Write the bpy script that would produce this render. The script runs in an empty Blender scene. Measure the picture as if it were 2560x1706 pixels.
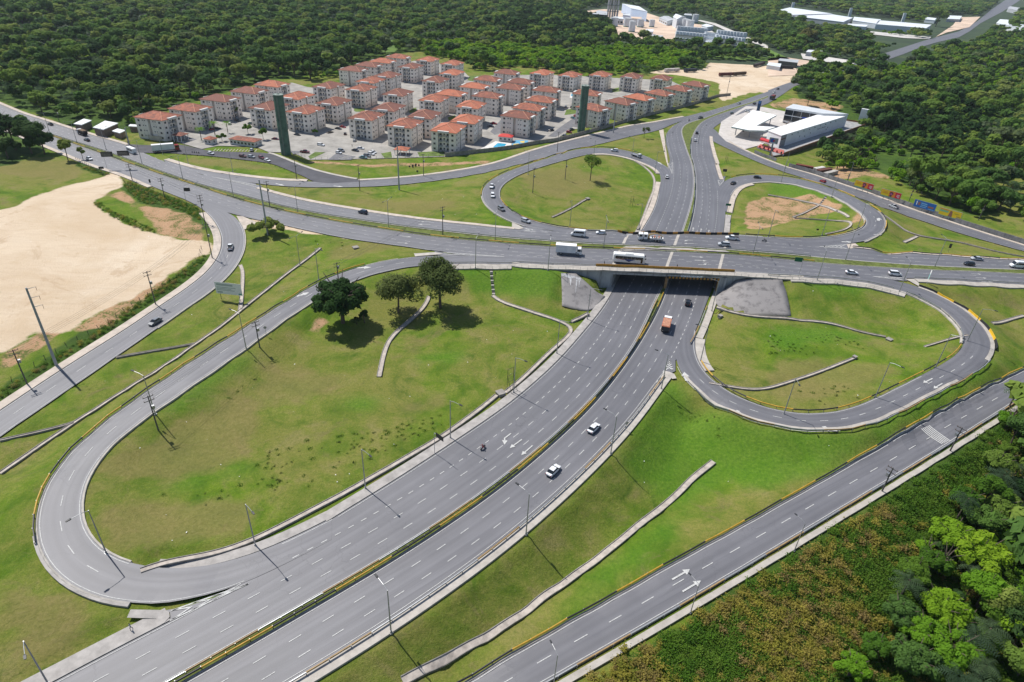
import bpy, bmesh, math, random
import numpy as np
from mathutils import Vector, Matrix
random.seed(7); rng = np.random.default_rng(7)
R_ = math.radians
scene = bpy.context.scene
col = scene.collection

# ---------------------------------------------------------------- camera
FPX, PITCH, ROLL, HCAM = 1600.0, R_(31.6), R_(3.1), 103.0      # focal length in photo pixels, tilt, roll, height (m)
_f = np.array([0, math.cos(PITCH), -math.sin(PITCH)]); _r = np.array([1.0, 0, 0]); _u = np.cross(_r, _f)
CR = math.cos(ROLL)*_r + math.sin(ROLL)*_u; CU = -math.sin(ROLL)*_r + math.cos(ROLL)*_u; CF = _f
cam_data = bpy.data.cameras.new('camera'); cam = bpy.data.objects.new('camera', cam_data); col.objects.link(cam)
cam_data.sensor_fit = 'HORIZONTAL'; cam_data.sensor_width = 36; cam_data.lens = FPX/2560*36
cam_data.clip_start = 1; cam_data.clip_end = 60000
cam.matrix_world = Matrix(((CR[0], CU[0], -CF[0], 0), (CR[1], CU[1], -CF[1], 0), (CR[2], CU[2], -CF[2], HCAM), (0, 0, 0, 1)))
scene.camera = cam

# ---------------------------------------------------------------- sky, sun, exposure
SUN_AZ, SUN_EL = R_(141), R_(55.5)         # direction to the sun, measured from +x towards +y
w = bpy.data.worlds.new('World'); scene.world = w; w.use_nodes = True
nt = w.node_tree; sky = nt.nodes.new('ShaderNodeTexSky'); sky.sky_type = 'NISHITA'; sky.sun_disc = False
sky.sun_elevation = SUN_EL; sky.sun_rotation = math.pi/2 - SUN_AZ; sky.air_density = 1.0; sky.dust_density = 0.6; sky.altitude = 100
bg = nt.nodes['Background']; bg.inputs[1].default_value = 0.1; nt.links.new(sky.outputs[0], bg.inputs[0])
sd = bpy.data.lights.new('sun', 'SUN'); sd.energy = 5.0; sd.angle = R_(0.55); sd.color = (1.0, 0.955, 0.89)
sun = bpy.data.objects.new('sun', sd); col.objects.link(sun)
sun.rotation_euler = Vector((math.cos(SUN_AZ)*math.cos(SUN_EL), math.sin(SUN_AZ)*math.cos(SUN_EL), math.sin(SUN_EL))).to_track_quat('Z', 'Y').to_euler()
scene.view_settings.view_transform = 'Standard'; scene.view_settings.look = 'None'
scene.view_settings.exposure = 0.17; scene.view_settings.gamma = 1; scene.view_settings.use_curve_mapping = False
scene.cycles.max_bounces = 5; scene.cycles.diffuse_bounces = 2; scene.cycles.glossy_bounces = 2
scene.cycles.transparent_max_bounces = 4; scene.cycles.caustics_reflective = False; scene.cycles.caustics_refractive = False
scene.cycles.use_denoising = True

# ---------------------------------------------------------------- helpers: surveying
def at(px, py, z=0.0):
    d = CF + (px-1280)/FPX*CR - (py-853)/FPX*CU
    t = (z-HCAM)/d[2]
    return np.array([d[0]*t, d[1]*t, z])
def pix(p):
    q = np.asarray(p, float) - np.array([0, 0, HCAM]); d = q @ CF
    return 1280 + FPX*(q@CR)/d, 853 - FPX*(q@CU)/d
_Y0 = (0, 400, 800, 1227)
def tr(s):
    """'12:885,1290 800,1400 22:...' -> list of survey pixels (sheet row/column : x,y on the enlarged sheet)"""
    out = []; c = r = 0
    for tok in s.split():
        if ':' in tok: cr, tok = tok.split(':'); r, c = int(cr[0]), int(cr[1])
        if not tok: continue
        x, y = tok.split(','); k = 3.2734 if r == 3 else 3.672
        out.append((640*c + float(x)/k, _Y0[r] + float(y)/k))
    return out
def interp(tab, x):
    return float(np.interp(x, [a for a, b in tab], [b for a, b in tab]))
def zA(px): return interp([(0, 0), (520, 0), (700, .8), (900, 2.4), (1100, 4.4), (1300, 6.2), (1440, 7), (1900, 7), (2150, 6.7), (2560, 5.2)], px)
def resample(P, step):
    P = np.asarray(P, float); d = np.r_[0, np.cumsum(np.linalg.norm(np.diff(P[:, :2], axis=0), axis=1))]
    n = max(2, int(round(d[-1]/step))+1); s = np.linspace(0, d[-1], n)
    return np.stack([np.interp(s, d, P[:, k]) for k in range(P.shape[1])], 1)
def smooth(P, sig):
    P = np.asarray(P, float)
    if len(P) < 4 or sig <= 0: return P
    m = int(3*sig)+1; k = np.exp(-.5*(np.arange(-m, m+1)/sig)**2); k /= k.sum()
    a = np.concatenate([2*P[0]-P[1:m+1][::-1] if len(P) > m else np.repeat(P[:1], m, 0), P, 2*P[-1]-P[-m-1:-1][::-1] if len(P) > m else np.repeat(P[-1:], m, 0)])
    if len(a) != len(P)+2*m: a = np.pad(P, ((m, m), (0, 0)), mode='edge')
    return np.stack([np.convolve(a[:, i], k, 'valid') for i in range(P.shape[1])], 1)
def world_line(pxs, z, step=2.5, sig=2.2):
    """pixels -> smoothed world polyline; z: number, function of pixel x, or [(fraction, z)...]"""
    pxs = np.asarray(pxs, float); d = np.r_[0, np.cumsum(np.hypot(*np.diff(pxs, axis=0).T))]; d /= d[-1]
    P = []
    for (x, y), f in zip(pxs, d):
        zz = z(x) if callable(z) else (interp(z, f) if isinstance(z, list) else z)
        P.append(at(x, y, zz))
    P = resample(np.array(P), step)
    return smooth(P, sig)
def normals2(P):
    t = np.gradient(np.asarray(P)[:, :2], axis=0); t /= np.linalg.norm(t, axis=1)[:, None]+1e-9
    return np.stack([-t[:, 1], t[:, 0]], 1)          # left of travel
def offs(P, d):
    Q = np.array(P, float); Q[:, :2] += normals2(P)*(d if np.isscalar(d) else np.asarray(d)[:, None]); return Q
def inpoly(X, Y, poly):
    poly = np.asarray(poly)[:, :2]; ins = np.zeros(np.shape(X), bool); j = len(poly)-1
    for i in range(len(poly)):
        xi, yi = poly[i]; xj, yj = poly[j]
        c = ((yi > Y) != (yj > Y)) & (X < (xj-xi)*(Y-yi)/(yj-yi+1e-12)+xi)
        ins ^= c; j = i
    return ins

# ---------------------------------------------------------------- helpers: scene objects
def mesh(name, V, F, mats, uv=None, smooth_=False, midx=None):
    me = bpy.data.meshes.new(name); me.from_pydata([tuple(map(float, v)) for v in V], [], [tuple(f) for f in F])
    for m in (mats if isinstance(mats, (list, tuple)) else [mats]): me.materials.append(m)
    if midx is not None: me.polygons.foreach_set('material_index', list(midx))
    if uv is not None:
        l = me.uv_layers.new(name='UVMap'); vi = np.empty(len(me.loops), int); me.loops.foreach_get('vertex_index', vi)
        l.data.foreach_set('uv', np.asarray(uv, float)[vi].ravel())
    if smooth_: me.polygons.foreach_set('use_smooth', [True]*len(me.polygons))
    me.update(); return me
KIDS = {}
def link(name, me, parent=None, loc=None, rot=None, scale=None):
    o = bpy.data.objects.new(name, me); col.objects.link(o)
    if parent is not None: o.parent = parent; KIDS.setdefault(parent.as_pointer(), []).append(o)
    if loc is not None: o.location = loc
    if rot is not None: o.rotation_euler = rot if hasattr(rot, '__len__') else (0, 0, rot)
    if scale is not None: o.scale = scale
    return o
def empty(name, loc, rz=0.0):
    o = bpy.data.objects.new(name, None); o.empty_display_size = .5; col.objects.link(o); o.location = loc; o.rotation_euler = (0, 0, rz); return o
def tag(o, label=None, cat=None, group=None, kind=None):
    for k, v in (('label', label), ('category', cat), ('group', group), ('kind', kind)):
        if v: o[k] = v
    return o
ORD = 'first second third fourth fifth sixth seventh eighth ninth tenth eleventh twelfth thirteenth fourteenth fifteenth sixteenth seventeenth eighteenth nineteenth twentieth'.split()
def nth(i): return ORD[i] if i < 20 else ('twenty-'+ORD[i-20] if i < 29 else 'thirty-'+ORD[i-30])
class MB:
    """collects boxes, tubes, prisms, lofts; build() links ONE mesh object"""
    def __init__(s): s.V = []; s.F = []; s.M = []
    def add(s, V, F, m=0):
        b = len(s.V); s.V += [tuple(map(float, v)) for v in V]; s.F += [tuple(i+b for i in f) for f in F]; s.M += [m]*len(F); return s
    def box(s, x0, x1, y0, y1, z0, z1, m=0):
        V = [(x, y, z) for z in (z0, z1) for y in (y0, y1) for x in (x0, x1)]
        return s.add(V, [(0, 2, 3, 1), (4, 5, 7, 6), (0, 1, 5, 4), (2, 6, 7, 3), (0, 4, 6, 2), (1, 3, 7, 5)], m)
    def tube(s, p, q, r0, r1=None, n=8, m=0, cap=True):
        p = Vector(p); q = Vector(q); r1 = r0 if r1 is None else r1; d = (q-p).normalized()
        a = d.orthogonal().normalized(); b = d.cross(a)
        V = [tuple(c + (a*math.cos(2*math.pi*i/n)+b*math.sin(2*math.pi*i/n))*r) for c, r in ((p, r0), (q, r1)) for i in range(n)]
        F = [(i, (i+1) % n, n+(i+1) % n, n+i) for i in range(n)]
        if cap: F += [tuple(range(n))[::-1], tuple(range(n, 2*n))]
        return s.add(V, F, m)
    def prism(s, poly, z0, z1, m=0):
        n = len(poly); V = [(x, y, z0) for x, y in poly]+[(x, y, z1) for x, y in poly]
        return s.add(V, [tuple(range(n))[::-1], tuple(range(n, 2*n))]+[(i, (i+1) % n, n+(i+1) % n, n+i) for i in range(n)], m)
    def loft(s, rings, m=0, cap=True, closed=True):
        n = len(rings[0]); V = [v for r in rings for v in r]; F = []
        for k in range(len(rings)-1):
            for i in range(n if closed else n-1):
                j = (i+1) % n; F.append((k*n+i, k*n+j, (k+1)*n+j, (k+1)*n+i))
        if cap: F += [tuple(range(n))[::-1], tuple(range((len(rings)-1)*n, len(rings)*n))]
        return s.add(V, F, m)
    def me(s, name, mats, smooth_=False): 
        me = mesh(name, s.V, s.F, mats, smooth_=smooth_, midx=s.M); 
        bm = bmesh.new(); bm.from_mesh(me); bmesh.ops.recalc_face_normals(bm, faces=bm.faces); bm.to_mesh(me); bm.free(); return me
    def build(s, name, mats, parent=None, loc=None, rot=None, smooth_=False): return link(name, s.me(name, mats, smooth_), parent, loc, rot)
def copy_tree(o, parent=None):
    c = o.copy(); col.objects.link(c); c.parent = parent
    if parent is not None: KIDS.setdefault(parent.as_pointer(), []).append(c)
    for ch in KIDS.get(o.as_pointer(), []): copy_tree(ch, c)
    return c
def drop_tree(o):
    L = []
    def walk(x):
        for ch in KIDS.pop(x.as_pointer(), []): walk(ch)
        L.append(x)
    walk(o); bpy.data.batch_remove(L)

# ---------------------------------------------------------------- materials
def ND(nt, t, **kw):
    n = nt.nodes.new(t)
    for k, v in kw.items(): setattr(n, k, v)
    return n
def new_mat(name):
    m = bpy.data.materials.new(name); m.use_nodes = True; return m, m.node_tree, m.node_tree.nodes['Principled BSDF']
def rgba(c): return (c[0], c[1], c[2], 1)
def noise(nt, scale, detail=4, rough=.6, vec=None, dist=0.0):
    n = ND(nt, 'ShaderNodeTexNoise'); n.inputs['Scale'].default_value = scale; n.inputs['Detail'].default_value = detail
    n.inputs['Roughness'].default_value = rough; n.inputs['Distortion'].default_value = dist
    if vec is None: vec = ND(nt, 'ShaderNodeNewGeometry').outputs['Position']
    nt.links.new(vec, n.inputs['Vector']); return n.outputs['Fac']
def ramp(nt, fac, stops, interp_='LINEAR'):
    r = ND(nt, 'ShaderNodeValToRGB'); r.color_ramp.interpolation = interp_; e = r.color_ramp.elements
    while len(e) < len(stops): e.new(.5)
    for el, (p, c) in zip(e, stops): el.position = p; el.color = rgba(c) if len(c) == 3 else c
    nt.links.new(fac, r.inputs[0]); return r.outputs[0]
def gray(v): return (v, v, v)
def mixc(nt, fac, a, b, mode='MIX'):
    n = ND(nt, 'ShaderNodeMix', data_type='RGBA', blend_type=mode)
    for s, i in ((fac, 0), (a, 6), (b, 7)):
        if hasattr(s, 'links'): nt.links.new(s, n.inputs[i])
        elif i == 0: n.inputs[0].default_value = s
        else: n.inputs[i].default_value = rgba(s)
    return n.outputs[2]
def mth(nt, op, a, b=0.0, clamp=False):
    n = ND(nt, 'ShaderNodeMath', operation=op, use_clamp=clamp)
    for s, i in ((a, 0), (b, 1)):
        if hasattr(s, 'links'): nt.links.new(s, n.inputs[i])
        else: n.inputs[i].default_value = s
    return n.outputs[0]
def bump(nt, bs, h, strength=.4, dist=.1):
    b = ND(nt, 'ShaderNodeBump'); b.inputs['Strength'].default_value = strength; b.inputs['Distance'].default_value = dist
    nt.links.new(h, b.inputs['Height']); nt.links.new(b.outputs[0], bs.inputs['Normal'])
_MC = {}
def mat(name, c, rough=.7, var=.12, scale=1.5, metal=0.0, spec=.3, coat=0.0, bmp=0.0, emit=0.0):
    if name in _MC: return _MC[name]
    m, nt, bs = new_mat(name)
    if var:
        f = noise(nt, scale, 5, .65)
        a = tuple(max(0, v*(1-2*var)) for v in c); b = tuple(min(1, v*(1+2*var)) for v in c)
        nt.links.new(ramp(nt, f, [(.25, a), (.75, b)]), bs.inputs['Base Color'])
        if bmp: bump(nt, bs, f, bmp, .05)
    else: bs.inputs['Base Color'].default_value = rgba(c)
    bs.inputs['Roughness'].default_value = rough; bs.inputs['Metallic'].default_value = metal
    bs.inputs['Specular IOR Level'].default_value = spec; bs.inputs['Coat Weight'].default_value = coat
    _MC[name] = m; return m
def glass_mat(name, c=(.02, .025, .03), rough=.08):
    m = mat(name, c, rough, 0, spec=.6); return m
CONC = mat('concrete', (.34, .32, .29), .85, .16, .6, bmp=.2)
CONC_W = mat('pale_concrete', (.40, .37, .33), .85, .12, .5, bmp=.2)
CONC_G = mat('grey_concrete', (.30, .30, .30), .85, .2, .35, bmp=.2)
WHITE = mat('white_paint', (.78, .78, .77), .5, .05, 2)
STEEL = mat('galvanised_steel', (.36, .37, .38), .45, .1, 2, metal=.6)
DARK = mat('dark_metal', (.035, .037, .04), .5, .1, 3)
BLACKP = mat('black_paint', (.022, .022, .024), .5, .1, 3)
YELLOW = mat('yellow_paint', (.44, .26, .03), .55, .16, 1.2)
OCHRE = mat('ochre_paint', (.36, .19, .03), .6, .18, 1.0)
RUBBER = mat('rubber', (.02, .02, .02), .8, 0)
WOOD = mat('weathered_wood', (.07, .06, .05), .85, .2, 4)
LINE = mat('road_paint', (.47, .47, .455), .7, .24, 5)
# ---------------------------------------------------------------- figures and lettering (evaluated while the scene is still empty)
def person_mesh(name, joints, bones):
    me = bpy.data.meshes.new(name); me.from_pydata([j[0] for j in joints], bones, []); o = bpy.data.objects.new(name, me); col.objects.link(o)
    o.modifiers.new('skin', 'SKIN'); me.skin_vertices[0].data[0].use_root = True
    for i, j in enumerate(joints): r = j[1]; me.skin_vertices[0].data[i].radius = r if isinstance(r, tuple) else (r, r)
    o.modifiers.new('sub', 'SUBSURF').levels = 1; bpy.context.view_layer.update()
    m2 = bpy.data.meshes.new_from_object(o.evaluated_get(bpy.context.evaluated_depsgraph_get())); bpy.data.objects.remove(o); m2.name = name
    m2.polygons.foreach_set('use_smooth', [True]*len(m2.polygons)); return m2
WALK = [((0, 0, .95), (.13, .16)), ((0, 0, 1.15), (.12, .15)), ((0, 0, 1.38), (.12, .18)), ((0, 0, 1.50), .055), ((.02, 0, 1.60), (.09, .08)), ((.02, 0, 1.70), (.085, .075)),
  ((.0, .10, .88), .085), ((.16, .1, .5), .062), ((.12, .1, .09), .042), ((.26, .1, .04), .038), ((0, -.10, .88), .085), ((-.06, -.1, .5), .062), ((-.26, -.1, .12), .042), ((-.14, -.1, .04), .038),
  ((0, .22, 1.38), .06), ((-.08, .26, 1.12), .045), ((.04, .27, .9), .036), ((.09, .27, .82), .035), ((0, -.22, 1.38), .06), ((.08, -.26, 1.12), .045), ((.2, -.27, .92), .036), ((.25, -.27, .85), .035)]
WB = [(0, 1), (1, 2), (2, 3), (3, 4), (4, 5), (0, 6), (6, 7), (7, 8), (8, 9), (0, 10), (10, 11), (11, 12), (12, 13), (2, 14), (14, 15), (15, 16), (16, 17), (2, 18), (18, 19), (19, 20), (20, 21)]
SIT = [((0, 0, .86), (.13, .16)), ((.04, 0, 1.06), (.12, .15)), ((.12, 0, 1.28), (.12, .18)), ((.16, 0, 1.40), .055), ((.19, 0, 1.50), (.11, .1)), ((.19, 0, 1.60), (.11, .1)),
  ((.05, .12, .84), .085), ((.42, .2, .72), .065), ((.3, .2, .34), .045), ((.42, .2, .28), .04), ((.05, -.12, .84), .085), ((.42, -.2, .72), .065), ((.3, -.2, .34), .045), ((.42, -.2, .28), .04),
  ((.12, .22, 1.28), .06), ((.34, .3, 1.1), .045), ((.55, .3, 1.02), .036), ((.6, .3, 1.0), .035), ((.12, -.22, 1.28), .06), ((.34, -.3, 1.1), .045), ((.55, -.3, 1.02), .036), ((.6, -.3, 1.0), .035)]
WALK_ME, SIT_ME = person_mesh('person', WALK, WB), person_mesh('person', SIT, WB)
cu = bpy.data.curves.new('lettering', 'FONT'); cu.body = 'TRANSIRA'; cu.size = .62; cu.extrude = .005; cu.align_x = 'CENTER'; ob = bpy.data.objects.new('lettering', cu); col.objects.link(ob); cu.materials.append(mat('livery_blue', (.05, .16, .50), .4, 0)); bpy.context.view_layer.update()
LETTERING = bpy.data.meshes.new_from_object(ob.evaluated_get(bpy.context.evaluated_depsgraph_get())); bpy.data.objects.remove(ob); 
# ================================================================ SURVEY OF THE ROADS (edge lines)
def zFR(x): return interp([(400, 0), (640, .5), (800, .9), (1000, .6), (1200, 0)], x)
E = {}
def edge(name, s, z, ext0=0, ext1=0, sig=3.6):
    P = world_line(tr(s), z, 2.5, sig)
    if ext0: d = (P[0]-P[3]); d /= np.linalg.norm(d); P = np.vstack([[P[0]+d*t for t in np.arange(ext0, 0, -2.5)], P])
    if ext1: d = (P[-1]-P[-4]); d /= np.linalg.norm(d); P = np.vstack([P, [P[-1]+d*t for t in np.arange(2.5, ext1, 2.5)]])
    E[name] = P
edge('BL_L', '30:440,1568 850,1345 1230,1150 1380,1062 1600,970 1830,862 2030,765 31:400,340 620,225 830,110 1010,0 21:1300,1460 1500,1330 1640,1240 1760,1155 1920,1050 2110,930 2250,830 2350,770 22:75,690 190,590 320,480 440,370 600,175 745,5 12:795,1420 890,1285 1190,640 1260,540 1310,440 1345,320 1365,200 1400,110 1440,60 1462,10 02:1455,1480 1430,1380 1405,1290 1415,1220 1470,1160 1590,1095 1700,1050 2000,965 2200,893 2350,842', 0, 45)
edge('BL_R', '30:1370,1568 1700,1380 1900,1265 2095,1165 31:100,1090 370,940 540,850 700,755 860,665 1010,575 1150,490 1290,400 1420,320 1545,240 1720,115 1890,0 22:0,1380 90,1325 180,1245 350,1095 440,1025 580,890 720,745 830,625 930,500 1020,380 1100,270 1160,165 1220,50 12:1250,1430 1310,1300 1385,1170 1570,650 1620,500 1660,350 1675,200 1665,100 1650,20 02:1610,1400 1580,1300 1555,1230 1555,1180 1590,1140 1650,1120 1760,1090 1850,1055 2000,1000 2200,940 2350,882', 0, 45)
edge('BR_L', '30:1510,1568 2095,1240 31:200,1120 370,1010 560,905 700,830 860,735 1010,645 1150,555 1290,470 1420,390 1560,290 1700,190 1860,85 1985,0 22:100,1375 250,1250 400,1120 550,975 700,830 800,730 880,620 980,490 1060,380 1140,270 1210,150 1270,40 12:1290,1480 1340,1390 1380,1290 1420,1180 1620,660 1650,560 1680,400 1690,250 1680,100 1660,0 02:1640,1450 1640,1350 1650,1270 1680,1200 1720,1140 1770,1105 1850,1072 2000,1020 2200,950 2350,897', 0, 45)
edge('BR_R', '31:260,1568 430,1480 620,1360 800,1250 960,1145 1125,1040 1280,935 1430,830 1570,735 1710,640 1830,550 1950,455 2095,345 32:85,270 180,190 280,100 370,20 22:520,1500 600,1420 690,1335 770,1260 850,1175 930,1085 1000,1010 1060,945 1110,885 1165,815 1220,740 1260,670 1310,605 1370,525 1420,450 1520,350 1620,250 1660,170 1690,100 1720,0 12:1740,1450 1770,1350 1790,1280 1850,1180 1940,680 1960,500 1960,350 1935,230 1900,180 1880,100 1850,0 02:1885,1540 1850,1450 1820,1330 1805,1250 1830,1190 1900,1135 2000,1085 2100,1045 2350,950', 0, 45)
zLL = [(0, 6.0), (.1, 4.6), (.2, 3.4), (.45, 2.6), (.7, 1.2), (.86, .1), (.9, 0), (1, 0)]
edge('LL_O', '11:2350,880 2000,885 1850,880 1710,868 1450,880 1300,900 1150,930 1000,965 850,1010 760,1035 690,1065 600,1100 520,1150 440,1195 350,1255 250,1325 150,1385 0,1470 20:2250,90 2060,190 1950,255 1840,325 1740,390 1630,470 1510,550 1390,635 1270,715 1140,800 1000,890 860,1000 720,1110 590,1220 490,1350 430,1440 370,1560 30:290,130 255,260 250,380 270,470 310,560 360,650 430,730 500,790 600,850 700,890 830,930 980,960 1100,970 1350,978 1500,955 1830,850 2030,765 31:200,640 400,520 620,400', zLL)
edge('LL_I', '11:2350,958 2100,950 1900,945 1700,950 1500,960 1400,975 1300,995 1180,1015 1060,1050 950,1085 850,1125 700,1190 480,1320 400,1370 270,1465 20:2350,185 2260,265 2000,445 1850,545 1650,680 1430,830 1250,950 1100,1050 1000,1120 920,1190 870,1250 820,1330 770,1420 730,1500 30:640,0 615,90 605,200 620,290 650,380 690,440 760,510 830,560 920,610 1040,650 1140,668 1240,675 1440,684 1600,674 1800,638 2000,578 31:100,500 250,425 400,340 620,225', zLL)
zRL = [(0, 6.9), (.2, 6.5), (.36, 5.2), (.46, 4.0), (.58, 2.8), (.7, 1.7), (.85, .5), (.93, 0), (1, 0)]
edge('RL_I', '13:0,1062 200,1070 500,1080 750,1095 900,1110 1050,1135 1180,1165 1300,1200 1400,1240 1500,1285 1600,1350 1700,1430 23:1790,40 1840,90 1870,140 1890,190 1885,230 1850,275 1770,330 1650,390 1530,445 1400,520 1250,585 1120,650 990,725 880,780 740,855 620,895 500,915 380,922 240,910 100,885 22:2350,850 2280,830 2140,780 2000,715 1880,650 1790,570 1720,490 1670,430 1640,330 1640,250 1665,170 1690,100', zRL, sig=4.5)
edge('RL_O', '13:0,1010 600,1040 960,1070 1250,1095 1360,1128 1450,1165 1540,1200 1630,1245 1730,1305 1820,1352 1900,1410 2000,1500 23:2090,120 2125,190 2140,250 2135,310 2110,350 2060,400 1980,445 1870,500 1750,560 1600,640 1450,715 1310,795 1170,875 1000,960 900,1000 810,1025 680,1050 550,1065 400,1062 250,1045 100,1020 22:2300,990 2150,945 2010,885 1880,825 1770,755 1700,700 1630,650 1560,590 1510,530 1480,450 1450,370 1460,300 1500,200 1530,100', zRL, sig=4.5)
zUL = [(0, 6.5), (.15, 5.6), (.35, 4.2), (.5, 2.8), (.65, 1.5), (.8, .4), (.88, 0), (1, 0)]
edge('UL_I', '12:700,650 500,632 350,605 200,575 80,530 0,475 11:2280,420 2240,370 2225,310 2230,260 2270,220 12:0,168 100,120 300,55 480,5 02:560,1450 740,1405 850,1400 950,1420 1090,1450 1200,1490 1300,1545 12:1340,70 1365,120 1368,200 1345,320 1310,440', zUL)
edge('UL_O', '12:700,680 330,668 110,628 0,578 11:2280,550 2200,510 2160,470 2110,430 2075,390 2060,340 2060,290 2090,230 2150,180 2250,130 02:0,1555 200,1490 350,1440 500,1387 640,1362 800,1350 960,1360 1100,1390 1180,1410 1250,1440 1340,1480 1430,1545 12:1450,60 1470,120 1450,250 1400,400', zUL)
zUR = [(0, 7), (.25, 6.9), (.42, 6.2), (.55, 5), (.7, 3.3), (.82, 1.6), (.89, .3), (.93, 0), (1, 0)]
edge('UR_I', '12:2090,692 2350,708 13:300,735 550,715 700,695 800,670 880,640 925,600 920,550 880,500 820,460 740,410 640,350 500,290 300,235 100,195 12:2200,195 2090,225 2040,260 2010,320 1985,400 1970,480', zUR)
edge('UR_O', '12:2090,740 13:0,790 300,795 560,790 820,775 880,745 960,715 1030,690 1075,650 1095,600 1090,550 1060,500 1020,460 950,420 870,380 760,325 650,280 520,235 400,195 250,160 100,140 12:2200,130 2080,140 1990,165 1920,195 1900,280 1895,400', zUR)
edge('AN_U', '00:0,960 200,1045 450,1120 690,1200 840,1240 1000,1290 1150,1325 1300,1395 1450,1465 10:1530,25 1800,125 1980,175 2200,225 2350,262 11:200,320 400,370 600,410 800,440 940,465 1150,500 1400,535 1700,570 2000,600 2350,640 12:250,655 500,640 700,650 980,652 1200,660 1500,675 2090,692 2350,708 13:300,738 500,770 760,815 1150,838 1500,865 1800,888 2100,905 2350,918', zA, 120, 60)
edge('AN_L', '00:0,1072 350,1192 470,1235 720,1312 960,1385 1200,1470 1430,1560 10:1500,110 1680,175 1850,235 2020,275 2200,325 2350,360 11:130,400 300,440 500,480 750,525 1000,560 1220,595 1500,630 1800,665 2100,700 2350,725 12:400,750 800,780 1200,790 1600,800 2000,830 2350,850 13:400,890 700,920 1100,950 1500,975 1900,1000 2350,1010', zA, 120, 60)
edge('AS_U', '00:0,1090 350,1208 470,1255 720,1340 960,1425 1200,1515 10:1300,75 1500,150 1700,210 1880,270 2050,330 2200,375 2350,415 11:200,465 450,520 700,565 950,610 1200,645 1500,695 1800,730 2100,755 2350,775 12:150,787 400,805 700,817 1000,830 1300,840 1700,855 2000,870 2350,895 13:400,945 800,975 1200,1000 1600,1020 2000,1035 2350,1050', zA, 120, 60)
edge('AS_L', '00:0,1170 250,1265 460,1350 700,1450 880,1525 10:1050,100 1200,155 1400,245 1600,325 1750,385 1900,440 2180,505 2350,548 11:230,595 500,655 750,712 1000,748 1300,788 1500,813 1650,838 1800,868 2100,905 2350,950 12:400,970 775,974 1100,987 1500,1003 2030,1027 2350,1047 13:300,1060 700,1075 1000,1080 1250,1085 1500,1095 1800,1115 2100,1130 2350,1145', zA, 120, 60)
zAR = [(0, 0), (.3, 0), (1, -.5)]
edge('AR_O', '10:1600,320 1750,385 1830,420 1900,480 1960,550 2010,620 2040,690 2050,760 2040,830 2010,900 1960,980 1880,1060 1790,1130 1650,1230 1500,1320 1350,1420 1200,1510 20:1310,0 1100,120 800,310 560,460 270,650 0,835', zAR, 0, 45)
edge('AR_I', '10:2050,470 2180,508 2205,560 2240,630 2260,700 2260,780 2240,860 2200,950 2140,1020 2040,1140 1900,1240 1760,1320 1600,1430 1440,1560 20:1300,170 1050,345 850,490 640,630 400,790 200,930 0,1070', zAR, 0, 45)
edge('FR_U', '10:1500,0 1700,62 1850,98 2000,123 2200,150 2350,168 11:150,190 450,203 800,198 1080,185 1300,170 1550,145 1800,110 2000,75 2200,35 02:200,1380 500,1300 740,1240 900,1205 1100,1150 1300,1130 1450,1095 1590,1075 1750,1030', zFR)
edge('FR_L', '10:1530,30 1800,125 1980,160 2200,195 2350,215 11:200,245 500,253 800,255 1000,250 1300,235 1600,200 1900,160 2100,125 2250,90 02:100,1510 300,1460 500,1410 650,1360 790,1330 900,1300 1100,1250 1350,1200 1450,1150 1600,1095 1750,1050', zFR)
edge('GT_U', '00:1150,1325 1430,1338 1660,1325 1830,1370 1960,1392 2350,1400 01:100,1403 180,1430 300,1480 450,1540 11:400,50 540,100 700,140 900,180 1050,192', zFR, sig=1.4)
edge('GT_L', '00:1250,1400 1445,1410 1510,1402 1700,1418 1950,1435 2350,1482 01:140,1500 11:300,95 480,170 520,205 700,215', zFR, sig=1.4)
zGR = [(0, 0), (.3, 0), (.7, 1.5), (1, 2)]
edge('GR_U', '02:1800,1150 1860,1185 1895,1215 1915,1260 1970,1300 2060,1345 2150,1390 2230,1430 2350,1475 03:230,1568 13:300,92 450,150 640,215 940,310 1200,415 1440,500 1600,545 1800,620 2000,680 2350,790', zGR, 0, 60)
edge('GR_L', '02:1790,1230 1810,1290 1860,1310 1930,1340 2000,1375 2200,1465 2350,1530 13:200,130 330,175 520,240 650,275 870,370 950,410 1050,450 1200,490 1400,560 1600,620 1800,690 2000,745 2350,840', zGR, 0, 60)
zS = [(0, -3), (.4, -2.6), (.65, -1.2), (.85, .6), (1, 1.6)]
edge('S_L', '32:-300,1520 0,1352 190,1240 340,1150 495,1055 640,970 790,890 925,815 1060,745 1190,675 1310,605 1435,530 1555,470 1670,400 1780,340 1890,285 2095,175 33:100,120 190,60 23:390,1568 520,1485 620,1410 710,1350 800,1300 890,1250 980,1195 1070,1145 1150,1100 1230,1050 1310,1010 1390,975 1470,935 1610,855 1750,770 1890,700 2020,625 2150,555 2270,495 2350,462', zS, 40, 50, sig=9)
edge('S_R', '32:200,1610 350,1525 460,1465 690,1340 850,1240 990,1160 1140,1080 1280,1000 1410,920 1530,845 1660,770 1840,670 2000,575 2095,515 33:120,435 220,370 330,305 430,250 520,195 620,140 700,90 780,40 23:1050,1505 1150,1450 1250,1390 1370,1320 1500,1240 1600,1180 1690,1115 1800,1040 2000,930 2150,830 2260,760 2350,700', zS, 40, 50, sig=9)
edge('FAR_L', '03:0,832 130,782 260,740 700,600 1040,500 1200,450 1400,385 1540,345 1750,290 1850,240 1930,190 2050,90 2180,0', 0, sig=.6)
edge('FAR_R', '03:0,950 100,890 250,790 750,640 1110,545 1240,500 1400,435 1550,390 1750,345 1850,290 1950,215 2150,110 2320,0', 0, sig=.6)

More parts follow.
